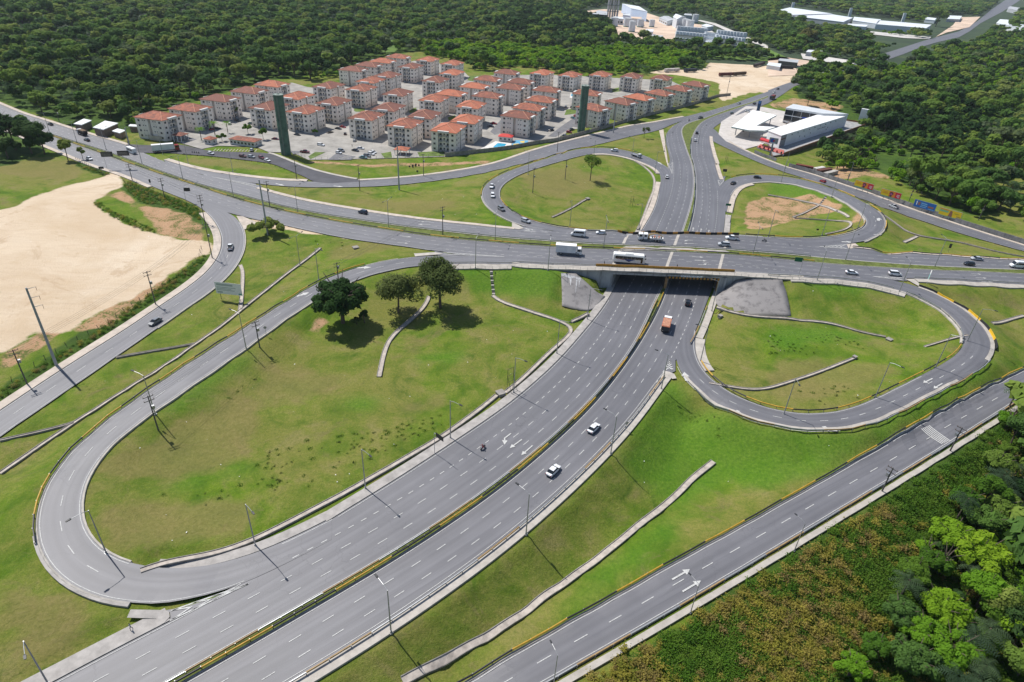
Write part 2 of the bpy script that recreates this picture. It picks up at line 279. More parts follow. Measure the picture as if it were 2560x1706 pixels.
# ================================================================ GROUND HEIGHTS
GC = [(700,1050,-.4),(600,1200,-.5),(900,950,.1),(1000,860,.5),(1100,800,.8),(560,965,.2),(450,1065,0),(370,1150,-.2),(640,880,.6),(480,1180,-.6),(800,1150,-.4),(400,1280,-.4),(1230,748,.9),(1330,790,.2),(1150,735,1.2),(1060,730,2),(980,720,2.4),(1120,700,4),(1250,700,4.5),
 (100,1110,-1.0),(300,990,-1.0),(500,850,-.6),(600,765,-.2),(680,700,.4),(0,1190,-1),(850,640,1.6),(780,630,1.2),(940,640,2.6),
 (1781,1154,-6),(1660,1290,-6.2),(1540,1390,-5.6),(1420,1455,-4.8),(1290,1545,-4.2),(1100,1680,-3.6),(1700,1100,-4.2),(1760,1060,-3.5),(1850,1150,-5),(1930,1125,-2.4),(2050,1090,-1.2),(2200,1020,.4),(2350,960,1.4),(2470,900,2),(1720,1010,-1.6),(1800,1200,-5.4),(1900,1180,-3.6),(2000,1140,-2.8),
 (1900,900,.3),(2020,850,1.3),(1900,850,1.6),(2280,868,-.6),(1790,845,.4),(1760,800,.4),(2100,770,2.2),(2200,770,2.6),(2000,800,.9),(2050,745,3.6),(2200,735,4.2),(2150,820,.6),(2350,850,1.5),(2060,960,.8),(1850,960,.4),(1700,790,.2),
 (2450,745,1.4),(2540,760,1.2),(2540,820,.8),(2400,715,3),(2560,860,1),(2500,930,1.6),
 (1400,480,1.8),(1500,450,1.2),(1600,520,.4),(1480,560,3.2),(1350,540,5),(1560,590,3),(1640,590,.6),(1300,500,3.6),(1450,500,1.8),
 (1000,500,2.0),(1150,530,3.4),(850,480,1.3),(1150,460,2.2),(1080,520,3),(720,465,.8),
 (1990,500,.4),(2050,540,.8),(1900,560,.3),(1850,520,.1),(1950,470,.4),(2100,560,2.5),(1850,575,2),(1960,590,4.5),
 (2300,600,3),(2250,565,3.4),(2400,630,3.2),(2560,650,3),(2300,640,5),(2230,520,2.6),
 (200,600,0),(100,800,-.3),(0,480,0),(0,650,0),(300,500,0),(0,900,-.4),(150,870,-.3),(300,800,-.2),(450,640,0),
 (0,200,0),(640,200,0),(1280,200,0),(1900,200,0),(2300,300,0),(2560,400,0),(2500,500,1),(1000,300,0),(700,350,0),(1300,330,0),(1500,250,0),(2200,440,.5),(2000,350,0),(1750,200,0),(400,280,0),(900,390,.2),(1100,400,.2),(500,390,0),(1500,330,0),(2350,460,1),(2500,560,1.6),
 (1700,1600,-6.5),(2000,1400,-7),(2300,1200,-6.5),(2500,1100,-4),(2560,1500,-10),(2200,1650,-9),(1500,1690,-5.5),(2560,1300,-9),(2000,1280,-3.6),(2400,1095,-2.4),(1750,1430,-4.6),(1500,1570,-4.4),
 (2010,398,-2.5),(2080,375,-5),(2150,350,-6),(2205,335,-6),(2060,395,-4),(2300,380,-3),(2220,400,-4),(100,1500,-.5),(20,1300,-1),(0,1400,-.8),(200,1600,-.5)]
Xl, Yl, Xh, Yh = -470., 24., 760., 800.
def _opening(p):      # under the bridge the lower highway does not shape the upper ground
    x, y = pix(p); return 1340 < x < 2030 and 560 < y < 790
C = []; cell = {}
def put(p, rad):      # control points never crowd each other; roads go first
    k0, k1 = int(p[0]//10), int(p[1]//10)
    for a in (-1, 0, 1):
        for b in (-1, 0, 1):
            for q in cell.get((k0+a, k1+b), []):
                if (q[0]-p[0])**2+(q[1]-p[1])**2 < rad*rad: return
    cell.setdefault((k0, k1), []).append(p); C.append(p)
for k in ('AN_L', 'AS_U', 'AN_U', 'AS_L', 'BL_L', 'BL_R', 'BR_L', 'BR_R', 'S_L', 'S_R', 'LL_I', 'LL_O', 'RL_I', 'RL_O', 'UL_I', 'UL_O', 'UR_I', 'UR_O', 'AR_I', 'AR_O', 'FR_L', 'FR_U', 'GR_L', 'GR_U', 'GT_L', 'GT_U'):
    for q in resample(E[k], 9.0 if k[0] in 'SLRU' else 15.0):
        if k[0] == 'B' and _opening(q): continue
        if Xl-20 < q[0] < Xh+20 and q[1] < Yh+20: put(tuple(q), 4.5)
for name, d, dz in (('BR_R', -3.0, 0), ('BL_L', 3.4, .05), ('LL_O', -2.2, 0), ('LL_I', 2.0, 0), ('RL_O', 2.0, 0), ('RL_I', -2.2, 0), ('S_L', 1.5, 0), ('S_R', -3.0, 0), ('AS_L', -4.2, 0), ('UR_I', 2, 0)):
    for q in resample(offs(E[name], d), 12.0):
        if name[0] == 'B' and _opening(q): continue
        put((q[0], q[1], q[2]+dz), 1.9)
def bank(name, a, b, d, dz, floor, rad=3.0):      # the toe of an embankment beside a road
    P = E[name]; X = np.array([pix(p) for p in P]); i, j = (int(np.argmin(np.hypot(*(X-np.array(tr(t)[0])).T))) for t in (a, b)); i, j = min(i, j), max(i, j)
    for q in resample(offs(P[i:j+1], d), 9.0): put((q[0], q[1], max(q[2]+dz, floor)), rad)
bank('BR_R', '31:1280,935', '22:1370,525', -12.5, -5.2, -9); bank('BR_R', '31:260,1568', '31:1280,935', -9.5, -3.2, -9); bank('LL_I', '11:480,1320', '20:900,1200', 7.5, -2.4, .2); bank('LL_I', '11:2300,955', '11:1300,995', 13, -4.6, .6); bank('LL_O', '11:440,1195', '20:590,1220', -7, -2.6, -.6)
bank('UR_I', '13:740,410', '12:2090,225', 7, -2.6, .2); bank('RL_O', '23:1170,875', '22:1700,700', 8, -3.6, -4); bank('RL_I', '13:1050,1135', '23:1840,90', -12, -4.2, .6); bank('AS_L', '13:1500,1095', '13:2350,1145', -12, -3.6, .5); bank('AN_U', '13:1150,838', '13:2350,918', 9, -2.0, 1); bank('UL_I', '12:500,632', '11:2240,370', -9, -2.6, 1.5); bank('UR_O', '13:1090,550', '13:880,745', -8, -3.2, 2)
for x, y, z in GC: put(tuple(at(x, y, z)), 7.0)
for gx in np.linspace(Xl-60, Xh+60, 16): put((gx, Yh+50, 0), 5)
C = np.array(C)
_D = np.hypot(C[:, None, 0]-C[None, :, 0], C[:, None, 1]-C[None, :, 1])
_A = np.zeros((len(C)+3, len(C)+3)); _A[:len(C), :len(C)] = _D + np.eye(len(C))*-0.6
_A[:len(C), len(C)] = 1; _A[len(C), :len(C)] = 1; _A[:len(C), len(C)+1:] = C[:, :2]/100; _A[len(C)+1:, :len(C)] = C[:, :2].T/100
_w = np.linalg.solve(_A, np.r_[C[:, 2], 0, 0, 0])
C4 = C.astype(np.float32); w4 = _w[:len(C)].astype(np.float32); print("ctrl", len(C))
def ground(x, y):
    x = np.atleast_1d(np.asarray(x, float)); y = np.atleast_1d(np.asarray(y, float)); out = np.empty(x.shape)
    for i in range(0, len(x), 20000):
        a = x[i:i+20000]; b = y[i:i+20000]
        a4, b4 = a.astype(np.float32), b.astype(np.float32); D = np.sqrt((a4[:, None]-C4[None, :, 0])**2+(b4[:, None]-C4[None, :, 1])**2)
        v = D @ w4 + _w[len(C)] + a/100*_w[-2] + b/100*_w[-1]
        e = np.clip(np.maximum.reduce([a-Xh, Xl-a, b-Yh, np.zeros_like(a)])/60, 0, 1)      # level country beyond the survey
        out[i:i+20000] = v*(1-e)
    return out
def G(px, py, dz=0.0, lower=False):
    """the point of the ground that the survey pixel sees"""
    if lower: p = at(px, py, 0); p[2] += dz; return p
    z = 0.0
    for _ in range(7): p = at(px, py, z); z = .35*z+.65*float(ground(p[0], p[1])[0])
    p = at(px, py, z); p[2] += dz; return p
def drape(P, dz=0.0, lower=False):
    P = np.array(P, float)
    if P.shape[1] == 2: P = np.c_[P, np.zeros(len(P))]
    P[:, 2] = (0 if lower else ground(P[:, 0], P[:, 1])) + dz
    return P
def gline(s, step=2.0, sig=1.5, lower=False, dz=0.0):
    return drape(smooth(resample(np.array([G(x, y, 0, lower) for x, y in (tr(s) if isinstance(s, str) else s)]), step), sig), dz, lower)

# ================================================================ ASPHALT
def asphalt_mat():
    m, nt, bs = new_mat('worn_asphalt'); uv = ND(nt, 'ShaderNodeUVMap').outputs[0]
    sep = ND(nt, 'ShaderNodeSeparateXYZ'); nt.links.new(uv, sep.inputs[0])
    n1 = noise(nt, .05, 5, .6); n2 = noise(nt, 6, 3, .7)
    mp = ND(nt, 'ShaderNodeMapping'); mp.inputs['Scale'].default_value = (1.1, .018, 1); nt.links.new(uv, mp.inputs[0])
    n3 = noise(nt, 1, 4, .65, mp.outputs[0])
    c = ramp(nt, n1, [(.3, (.105, .105, .117)), (.7, (.155, .154, .168))])
    tr_ = mth(nt, 'SINE', mth(nt, 'MULTIPLY', sep.outputs[0], 2*math.pi/1.75)); tr_ = mth(nt, 'MULTIPLY_ADD', tr_, .5); nt.nodes[-1].inputs[2].default_value = .5
    tr_ = mth(nt, 'MULTIPLY', tr_, n3, True)
    c = mixc(nt, mth(nt, 'MULTIPLY', tr_, .4), c, (.225, .224, .238))
    oil = mth(nt, 'MULTIPLY_ADD', mth(nt, 'COSINE', mth(nt, 'MULTIPLY', sep.outputs[0], 2*math.pi/3.6)), -.5); nt.nodes[-1].inputs[2].default_value = .5
    c = mixc(nt, mth(nt, 'MULTIPLY', mth(nt, 'POWER', oil, 3.0), .38), c, (.085, .084, .093))
    vp = ND(nt, 'ShaderNodeTexVoronoi'); vp.inputs['Scale'].default_value = 1; mq = ND(nt, 'ShaderNodeMapping'); mq.inputs['Scale'].default_value = (.28, .03, 1); nt.links.new(uv, mq.inputs[0]); nt.links.new(mq.outputs[0], vp.inputs['Vector']); pt_ = ND(nt, 'ShaderNodeSeparateColor'); nt.links.new(vp.outputs['Color'], pt_.inputs[0])
    c = mixc(nt, ramp(nt, pt_.outputs[0], [(.72, gray(0)), (.76, gray(.3))]), c, (.10, .10, .108))
    c = mixc(nt, ramp(nt, n3, [(.52, gray(0)), (.70, gray(.6))]), c, (.085, .085, .098))
    c = mixc(nt, ramp(nt, n2, [(.35, gray(.22)), (.6, gray(0))]), c, (.09, .09, .1))
    v = ND(nt, 'ShaderNodeTexVoronoi', feature='DISTANCE_TO_EDGE'); v.inputs['Scale'].default_value = .16
    wv = ND(nt, 'ShaderNodeVectorMath', operation='MULTIPLY_ADD'); nz = ND(nt, 'ShaderNodeTexNoise'); nz.inputs['Scale'].default_value = .5
    g = ND(nt, 'ShaderNodeNewGeometry').outputs['Position']; nt.links.new(g, nz.inputs['Vector']); nt.links.new(nz.outputs['Color'], wv.inputs[0]); wv.inputs[1].default_value = (3, 3, 3); nt.links.new(g, wv.inputs[2]); nt.links.new(wv.outputs[0], v.inputs['Vector'])
    crack = ramp(nt, v.outputs['Distance'], [(.0, gray(.5)), (.016, gray(0))]); gate = ramp(nt, noise(nt, .03, 2), [(.5, gray(0)), (.6, gray(1))])
    c = mixc(nt, mth(nt, 'MULTIPLY', crack, gate), c, (.06, .06, .07))
    nt.links.new(c, bs.inputs['Base Color']); bs.inputs['Roughness'].default_value = .58; bs.inputs['Specular IOR Level'].default_value = .55
    bump(nt, bs, n2, .15, .02); return m
ASPH = asphalt_mat()
ASPH_D = mat('dark_asphalt', (.075, .075, .085), .85, .16, .15)
MASK = {}                      # 1 m raster of what is paved, to seat the ground under it
MN = (int(Xh-Xl)+1, int(Yh-Yl)+1)
PAVED = np.zeros(MN, bool); LOWER = np.zeros(MN, bool)
def stamp(Q, lower=False):
    i = np.round(Q[:, 0]-Xl).astype(int); j = np.round(Q[:, 1]-Yl).astype(int); ok = (i >= 0) & (j >= 0) & (i < MN[0]) & (j < MN[1])
    (LOWER if lower else PAVED)[i[ok], j[ok]] = True
def strip(name, a, b, lift, m, lower=False, nlat=6, step=3.0, ref=0, parent=None, kind='structure', stampit=True):
    A_, B_ = E[a] if isinstance(a, str) else a, E[b] if isinstance(b, str) else b
    n = int(max(len(resample(A_, step)), len(resample(B_, step))))
    def rs(P):
        d = np.r_[0, np.cumsum(np.linalg.norm(np.diff(P[:, :2], axis=0), axis=1))]; s = np.linspace(0, d[-1], n); return np.stack([np.interp(s, d, P[:, k]) for k in (0, 1)], 1), d[-1]
    (a2, La), (b2, Lb) = rs(A_), rs(B_)
    T = np.linspace(0, 1, nlat+1); V = (a2[:, None]*(1-T)[None, :, None]+b2[:, None]*T[None, :, None]).reshape(-1, 2)
    wid = np.linalg.norm(a2-b2, axis=1)
    UV = np.stack([(wid[:, None]*T[None]).ravel(), np.repeat(np.linspace(0, max(La, Lb), n), nlat+1)], 1)
    P = drape(V, lift, lower)
    F = []
    for i in range(n-1):
        for j in range(nlat):
            k = i*(nlat+1)+j; F.append((k, k+1, k+nlat+2, k+nlat+1))
    q = P[F[len(F)//2][0]], P[F[len(F)//2][1]], P[F[len(F)//2][2]]
    if np.cross(q[1]-q[0], q[2]-q[0])[2] < 0: F = [f[::-1] for f in F]
    o = link(name, mesh(name, P, F, m, uv=UV), parent)
    if kind and parent is None: o['kind'] = kind
    if stampit:
        TT = np.linspace(0, 1, 24); nn = n*3
        def up(P2): s = np.linspace(0, n-1, nn); return np.stack([np.interp(s, np.arange(n), P2[:, k]) for k in (0, 1)], 1)
        aa, bb = up(a2), up(b2); stamp((aa[:, None]*(1-TT)[None, :, None]+bb[:, None]*TT[None, :, None]).reshape(-1, 2), lower)
    return o
road_BL = strip('highway_lower_southbound', 'BL_R', 'BL_L', 0, ASPH, True)
road_BR = strip('highway_lower_northbound', 'BR_L', 'BR_R', 0, ASPH, True)
road_AN = strip('highway_upper_westbound', 'AN_L', 'AN_U', 0, ASPH)
road_AS = strip('highway_upper_eastbound', 'AS_U', 'AS_L', 0, ASPH)
road_LL = strip('ramp_near_left', 'LL_I', 'LL_O', .025, ASPH)
road_RL = strip('ramp_near_right', 'RL_I', 'RL_O', .025, ASPH)
road_UL = strip('ramp_far_left', 'UL_I', 'UL_O', .025, ASPH)
road_UR = strip('ramp_far_right', 'UR_I', 'UR_O', .025, ASPH)
road_AR = strip('access_road', 'AR_I', 'AR_O', .02, ASPH)
road_FR = strip('frontage_road', 'FR_L', 'FR_U', .012, ASPH)
road_GT = strip('gate_road', 'GT_L', 'GT_U', .035, ASPH_D)
road_GR = strip('station_road', 'GR_L', 'GR_U', .03, ASPH)
road_S = strip('service_road', 'S_R', 'S_L', 0, ASPH)
road_FAR = strip('far_highway', 'FAR_R', 'FAR_L', .02, ASPH, step=12)
# ================================================================ PAVEMENTS, KERBS, MARKINGS
def pt(s): return tr(s)[0]
def near_i(P, px):
    X = np.array([pix(p) for p in P]); return int(np.argmin(np.hypot(X[:, 0]-px[0], X[:, 1]-px[1])))
def seg(name, a=None, b=None):
    P = E[name]; i = 0 if a is None else near_i(P, pt(a)); j = len(P)-1 if b is None else near_i(P, pt(b))
    return P[i:j+1] if i < j else P[j:i+1][::-1]
def isB(name): return name[0] == 'B'
def ribbon_mesh(name, P, o0, o1, h, m, lower=False, depth=.45, step=2.5, z=None):
    P = resample(np.asarray(P)[:, :3], step); a, b = offs(P, o0), offs(P, o1)
    if z is None: a = drape(a, h, lower); b = drape(b, h, lower)
    else: a[:, 2] = b[:, 2] = z+h
    V, F = [], []
    for p, q in zip(a, b): V += [p, q, q-[0, 0, depth], p-[0, 0, depth]]
    for i in range(len(a)-1):
        k = 4*i
        for j in range(4): F.append((k+j, k+(j+1) % 4, k+4+(j+1) % 4, k+4+j))
    n = len(V); F += [(0, 1, 2, 3), (n-1, n-2, n-3, n-4)]
    me = mesh(name, V, F, m); bm = bmesh.new(); bm.from_mesh(me); bmesh.ops.recalc_face_normals(bm, faces=bm.faces); bm.to_mesh(me); bm.free(); return me
def pavement(name, P, o0, o1, m=CONC_W, h=.13, lower=False):
    o = link(name, ribbon_mesh(name, P, o0, o1, h, m, lower)); o['kind'] = 'structure'
    Q = resample(np.asarray(P), 1.0)
    for t in np.linspace(0, 1, 4): stamp(offs(Q, o0+(o1-o0)*t), lower)
    return o
PAV = mat('pavement_slabs', (.34, .32, .30), .85, .16, .45, bmp=.2)
PAVS = mat('sandy_pavement', (.46, .40, .34), .9, .14, .3)
for nm, P, o0, o1, m, lo in [
  ('sidewalk', seg('LL_I', '30:1260,675', '31:620,225'), .15, 2.4, PAV, True), ('sidewalk', seg('BL_L', '31:580,247', '12:890,1285'), .15, 2.6, PAV, True),
  ('sidewalk', seg('BL_L', None, '30:1380,1062'), .15, 3.2, PAV, True), ('sidewalk', seg('BR_R', None, '22:1410,460'), -.15, -2.5, CONC_W, True),
  ('sidewalk', seg('BR_R', '22:1660,170', '12:1850,1180'), -.9, -3.2, CONC_W, True), ('sidewalk', seg('BL_L', '12:890,1285', '12:1190,640'), .15, 2.4, PAV, True),
  ('sidewalk', seg('BR_R', '12:1850,1180', '12:1960,500'), -.15, -2.6, PAV, True), ('sidewalk', seg('BL_L', '12:1190,640', '12:1365,200'), .15, 2.6, PAVS, True),
  ('sidewalk', seg('BR_R', '12:1900,180', '02:1805,1250'), -.15, -2.2, PAVS, True),
  ('sidewalk', seg('UR_I', '12:2200,195', None), .15, 2.8, PAVS, False),
  ('kerb_strip', seg('RL_O', '22:1510,530', '23:1750,560'), .1, .9, CONC_W, False), ('kerb_strip', seg('RL_O', '13:1360,1128', '23:2060,400'), -.9, .25, CONC_W, False), ('kerb_strip', seg('RL_I', '13:1300,1200', '23:1885,230'), -.05, -1.0, CONC_W, False),
  ('kerb_strip', seg('RL_I', '22:1720,490', '22:1660,170'), -.1, -3.0, CONC_W, False),
  ('sidewalk', seg('S_R'), -1.0, -2.2, CONC_W, False), ('kerb_strip', seg('S_L'), .05, .5, CONC, False), ('kerb_strip', seg('S_R'), -.02, -.3, CONC, False),
  ('sidewalk', seg('AR_O', '10:1900,480', None), -.15, -2.9, PAVS, False), ('kerb_strip', seg('AR_I', '10:2205,560', '10:1440,1560'), .02, .35, CONC_W, False),
  ('sidewalk', seg('LL_I', '11:2350,958', '11:1500,960'), .2, 3.2, CONC_W, False), ('sidewalk', seg('AS_L', '11:2350,950', '13:300,1060'), -.2, -3.3, CONC_W, False), ('sidewalk', seg('RL_I', '13:200,1070', '13:1300,1200'), -.2, -3.2, CONC_W, False),
  ('sidewalk', seg('AS_L', '13:1320,1090', None), -.2, -3.0, CONC_W, False),
  ('sidewalk', seg('AN_U', '11:0,262', '11:2350,640'), .15, 2.5, PAVS, False), ('sidewalk', seg('AN_U', None, '00:1150,1325'), .15, 2.6, PAVS, False), ('sidewalk', seg('AN_U', '13:800,815', None), .15, 1.8, PAVS, False),
  ('sidewalk', seg('FR_U', '11:950,190', '02:1590,1075'), .15, 2.2, PAVS, False), ('sidewalk', seg('FR_U', '10:1510,0', '11:450,203'), .15, 3.2, PAVS, False),
  ('sidewalk', seg('GT_U', '01:100,1403', '11:900,180'), .15, 2.0, CONC_W, False), ('sidewalk', seg('GR_U', '02:1970,1300', None), .15, 2.0, PAVS, False),
  ('kerb_strip', seg('UL_I', '02:740,1405', '12:1365,120'), -.05, -2.0, PAVS, False), ('kerb_strip', seg('UL_I', '12:700,650', '12:0,475'), -.05, -.7, CONC_W, False), ('kerb_strip', seg('UL_O', '12:110,628', '11:2060,340'), .02, .35, CONC_W, False),
  ('kerb_strip', seg('UR_I', '12:2350,708', '12:2200,195'), .05, .7, CONC_W, False), ('kerb_strip', seg('UR_O', '13:880,745', '13:1020,460'), -.02, -.6, CONC_W, False),
  ('kerb_strip', seg('LL_O', '11:1300,900', '30:1100,970'), -.02, -.35, CONC, False), ('kerb_strip', seg('LL_O', '30:250,380', '30:1100,970'), -.36, -.9, PAV, False), ('kerb_strip', seg('LL_I', '11:850,1125', '30:1040,650'), .02, .4, CONC_W, False),
  ('sidewalk', seg('AS_L', None, '10:1400,245'), -.15, -2.4, PAVS, False)]:
    pavement(nm, P, o0, o1, m, .12+.005*(len(bpy.data.objects) % 7), lo)
def patch(name, s, m, dz=.03, lower=False, kind='structure', thick=.0):
    """a flat paved polygon draped on the ground"""
    Q0 = [G(x, y, 0, lower) for x, y in (tr(s) if isinstance(s, str) else s)]; Q = np.array([a+(b-a)*t/max(1, int(np.linalg.norm(b-a)/6)) for a, b in zip(Q0, Q0[1:]+Q0[:1]) for t in range(max(1, int(np.linalg.norm(b-a)/6)))])
    Q = drape(Q, dz, lower); bm = bmesh.new(); vs = [bm.verts.new(q) for q in Q]; f = bm.faces.new(vs); f.normal_update()
    if f.normal.z < 0: f.normal_flip()
    bmesh.ops.triangulate(bm, faces=bm.faces[:]); me = bpy.data.meshes.new(name); bm.to_mesh(me); bm.free(); me.materials.append(m)
    o = link(name, me); o['kind'] = kind
    x0, y0 = Q[:, 0].min(), Q[:, 1].min(); X, Y = np.meshgrid(np.arange(x0, Q[:, 0].max(), 1.), np.arange(y0, Q[:, 1].max(), 1.)); X, Y = X.ravel(), Y.ravel(); k = inpoly(X, Y, Q)
    stamp(np.c_[X[k], Y[k]], lower); return o
for s_, lo in (('30:1300,985 1400,972 1500,955 1830,850 2060,750 1830,870 1600,980 1370,1075 1395,1035 1390,995', 1), ('22:1440,350 1500,300 1500,470 1380,530 1400,470', 1), ('12:1440,20 1475,20 1480,160 1460,130', 1), ('12:1880,160 1960,150 1930,260 1890,260', 1), ('11:1640,836 1760,860 2350,890 2350,930 1700,880 1640,870', 0), ('13:700,1040 1270,1080 1280,1110 900,1100', 0), ('12:0,600 120,615 400,660 0,660', 0), ('13:400,780 760,770 800,820 500,810', 0), ('10:1850,120 2350,220 2350,265 1900,180', 0), ('11:0,228 60,240 20,262 0,262', 0)): patch('gore_asphalt', s_, ASPH, .008, bool(lo))
patch('gore_pavement', '22:1365,530 1400,470 1445,480 1490,500 1510,540 1470,545 1440,512 1395,580', CONC_W, .12)
patch('gore_pavement', '30:1070,975 1350,980 1385,995 1390,1035 1340,1088 1300,1100 1280,1050 1040,1042', PAV, .1)
patch('gore_pavement', '11:1450,862 1640,850 1720,862 1650,872 1460,888', CONC_W, .08)
patch('gore_pavement', '13:1255,1095 1340,1095 1390,1140 1380,1160 1300,1115', CONC_W, .08)
patch('gore_pavement', '12:0,575 60,600 110,630 60,640 0,630', CONC_W, .08)
patch('gore_pavement', '13:720,775 800,768 830,790 770,815 740,815', PAVS, .08)
patch('gore_pavement', '10:2170,515 2230,520 2350,570 2340,620 2240,640 2200,570', PAVS, .06)
patch('gore_pavement', '02:1350,1200 1390,1190 1440,1560 1415,1480', PAVS, .08, True)
# medians
GRASS_M = mat('median_grass', (.10, .125, .028), .95, .3, .5, bmp=.5)
strip('median', seg('BL_R', None, '12:1385,1170'), seg('BR_L', None, '12:1420,1180'), .14, GRASS_M, True, 2)
strip('median', seg('BL_R', '12:1385,1170', None), seg('BR_L', '12:1420,1180', None), .12, GRASS_M, True, 2)
strip('median', 'AN_L', 'AS_U', .12, GRASS_M, nlat=3)
patch('median_paving', '12:990,815 1050,795 1600,812 1960,835 2000,850 1950,855 1700,845 1300,830 1030,838', PAV, .135)
for nm, s0, lo in (('BL_R', -.28, True), ('BR_L', .28, True), ('AN_L', -.28, False), ('AS_U', .28, False)): pavement('kerb_strip', seg(nm), 0, s0, PAV, .16, lo)

def quad_mesh(name, L, W, m): return mesh(name, [(-L/2, -W/2, 0), (L/2, -W/2, 0), (L/2, W/2, 0), (-L/2, W/2, 0)], [(0, 1, 2, 3)], m)
DASH = {k: quad_mesh('lane_dash', k, w, LINE) for k, w in ((2.2, .16), (1.3, .18), (3.0, .16))}
def place_flat(o, p, t):
    t = Vector(t).normalized(); n = Vector((0, 0, 1)); s = n.cross(t).normalized(); n = t.cross(s)
    o.matrix_world = Matrix(((t.x, s.x, n.x, p[0]), (t.y, s.y, n.y, p[1]), (t.z, s.z, n.z, p[2]), (0, 0, 0, 1)))
def dashes(parent, P, L=2.2, period=6.2, lower=False, dz=.05, ymax=560.):
    Q = resample(drape(P, dz, lower), period); t = np.gradient(Q, axis=0)
    for q, v in zip(Q[1:-1], t[1:-1]):
        if q[1] > ymax or q[1] < 20: continue
        o = link('lane_dash', DASH[L], parent); place_flat(o, q, v)
def line(parent, P, off, w=.16, lower=False, dz=.05, m=LINE, name='edge_line'):
    P = resample(P, 2.5); a, b = drape(offs(P, off-w/2), dz, lower), drape(offs(P, off+w/2), dz, lower); V = [v for ab in zip(b, a) for v in ab]
    return link(name, mesh(name, V, [(2*i, 2*i+1, 2*i+3, 2*i+2) for i in range(len(a)-1)], m), parent)
for d in (3.6, 7.2): dashes(road_BL, offs(E['BL_R'], d), lower=True)
dashes(road_BL, offs(seg('BL_R', '31:100,1090', '02:1555,1230'), 10.9), 1.3, 3.0, True)
for d in (3.6, 7.2): dashes(road_BR, offs(E['BR_L'], -d), lower=True)
dashes(road_BR, offs(seg('BR_L', '22:980,490', '12:1690,250'), -10.9), 1.3, 3.0, True)
for d in (3.5, 7.0):
    dashes(road_AN, offs(E['AN_L'], d)); dashes(road_AS, offs(E['AS_U'], -d))
dashes(road_AN, offs(seg('AN_L', '12:0,720', '13:700,920'), 10.4), 1.3, 3.2); dashes(road_AN, offs(seg('AN_L', None, '10:1850,235'), 10.4))
dashes(road_AS, offs(seg('AS_U', '11:1800,730', '12:1000,830'), -10.4), 1.3, 3.0); dashes(road_AS, offs(seg('AS_U', '12:1700,855', '13:800,975'), -10.4), 1.3, 3.0); dashes(road_AS, offs(seg('AS_U', '11:2350,775', '12:2350,895'), -9.0))
def midline(a, b, f=.5):
    A_, B_ = E[a], E[b]; n = 240
    def rs(P): d = np.r_[0, np.cumsum(np.linalg.norm(np.diff(P[:, :2], axis=0), axis=1))]; s = np.linspace(0, d[-1], n); return np.stack([np.interp(s, d, P[:, k]) for k in range(3)], 1)
    return smooth(rs(A_)*(1-f)+rs(B_)*f, 2)
def cut(P, a=None, b=None):
    i = 0 if a is None else near_i(P, pt(a)); j = len(P)-1 if b is None else near_i(P, pt(b)); return P[min(i, j):max(i, j)+1]
dashes(road_LL, cut(midline('LL_I', 'LL_O'), '11:1500,920', '30:1000,800'), 3.0, 7.5, dz=.07)
dashes(road_RL, cut(midline('RL_I', 'RL_O'), '23:2000,330', '22:1600,500'), 2.2, 6.0, dz=.07)
dashes(road_UL, cut(midline('UL_I', 'UL_O'), '11:2150,420', '12:1430,80'), 2.2, 6.5, dz=.07)
dashes(road_UR, cut(midline('UR_I', 'UR_O'), '13:980,680', '12:2000,210'), 2.2, 6.5, dz=.07)
dashes(road_AR, cut(midline('AR_I', 'AR_O'), '10:2150,700', None), 3.0, 9.5, dz=.065)
dashes(road_FR, cut(midline('FR_L', 'FR_U'), '11:500,225', '02:1350,1160'), 2.2, 6.5, dz=.055)
dashes(road_S, midline('S_R', 'S_L'), 3.0, 8.0, dz=.05)
dashes(road_GR, cut(midline('GR_L', 'GR_U'), '02:2000,1350', None), 2.2, 6.5, dz=.075)
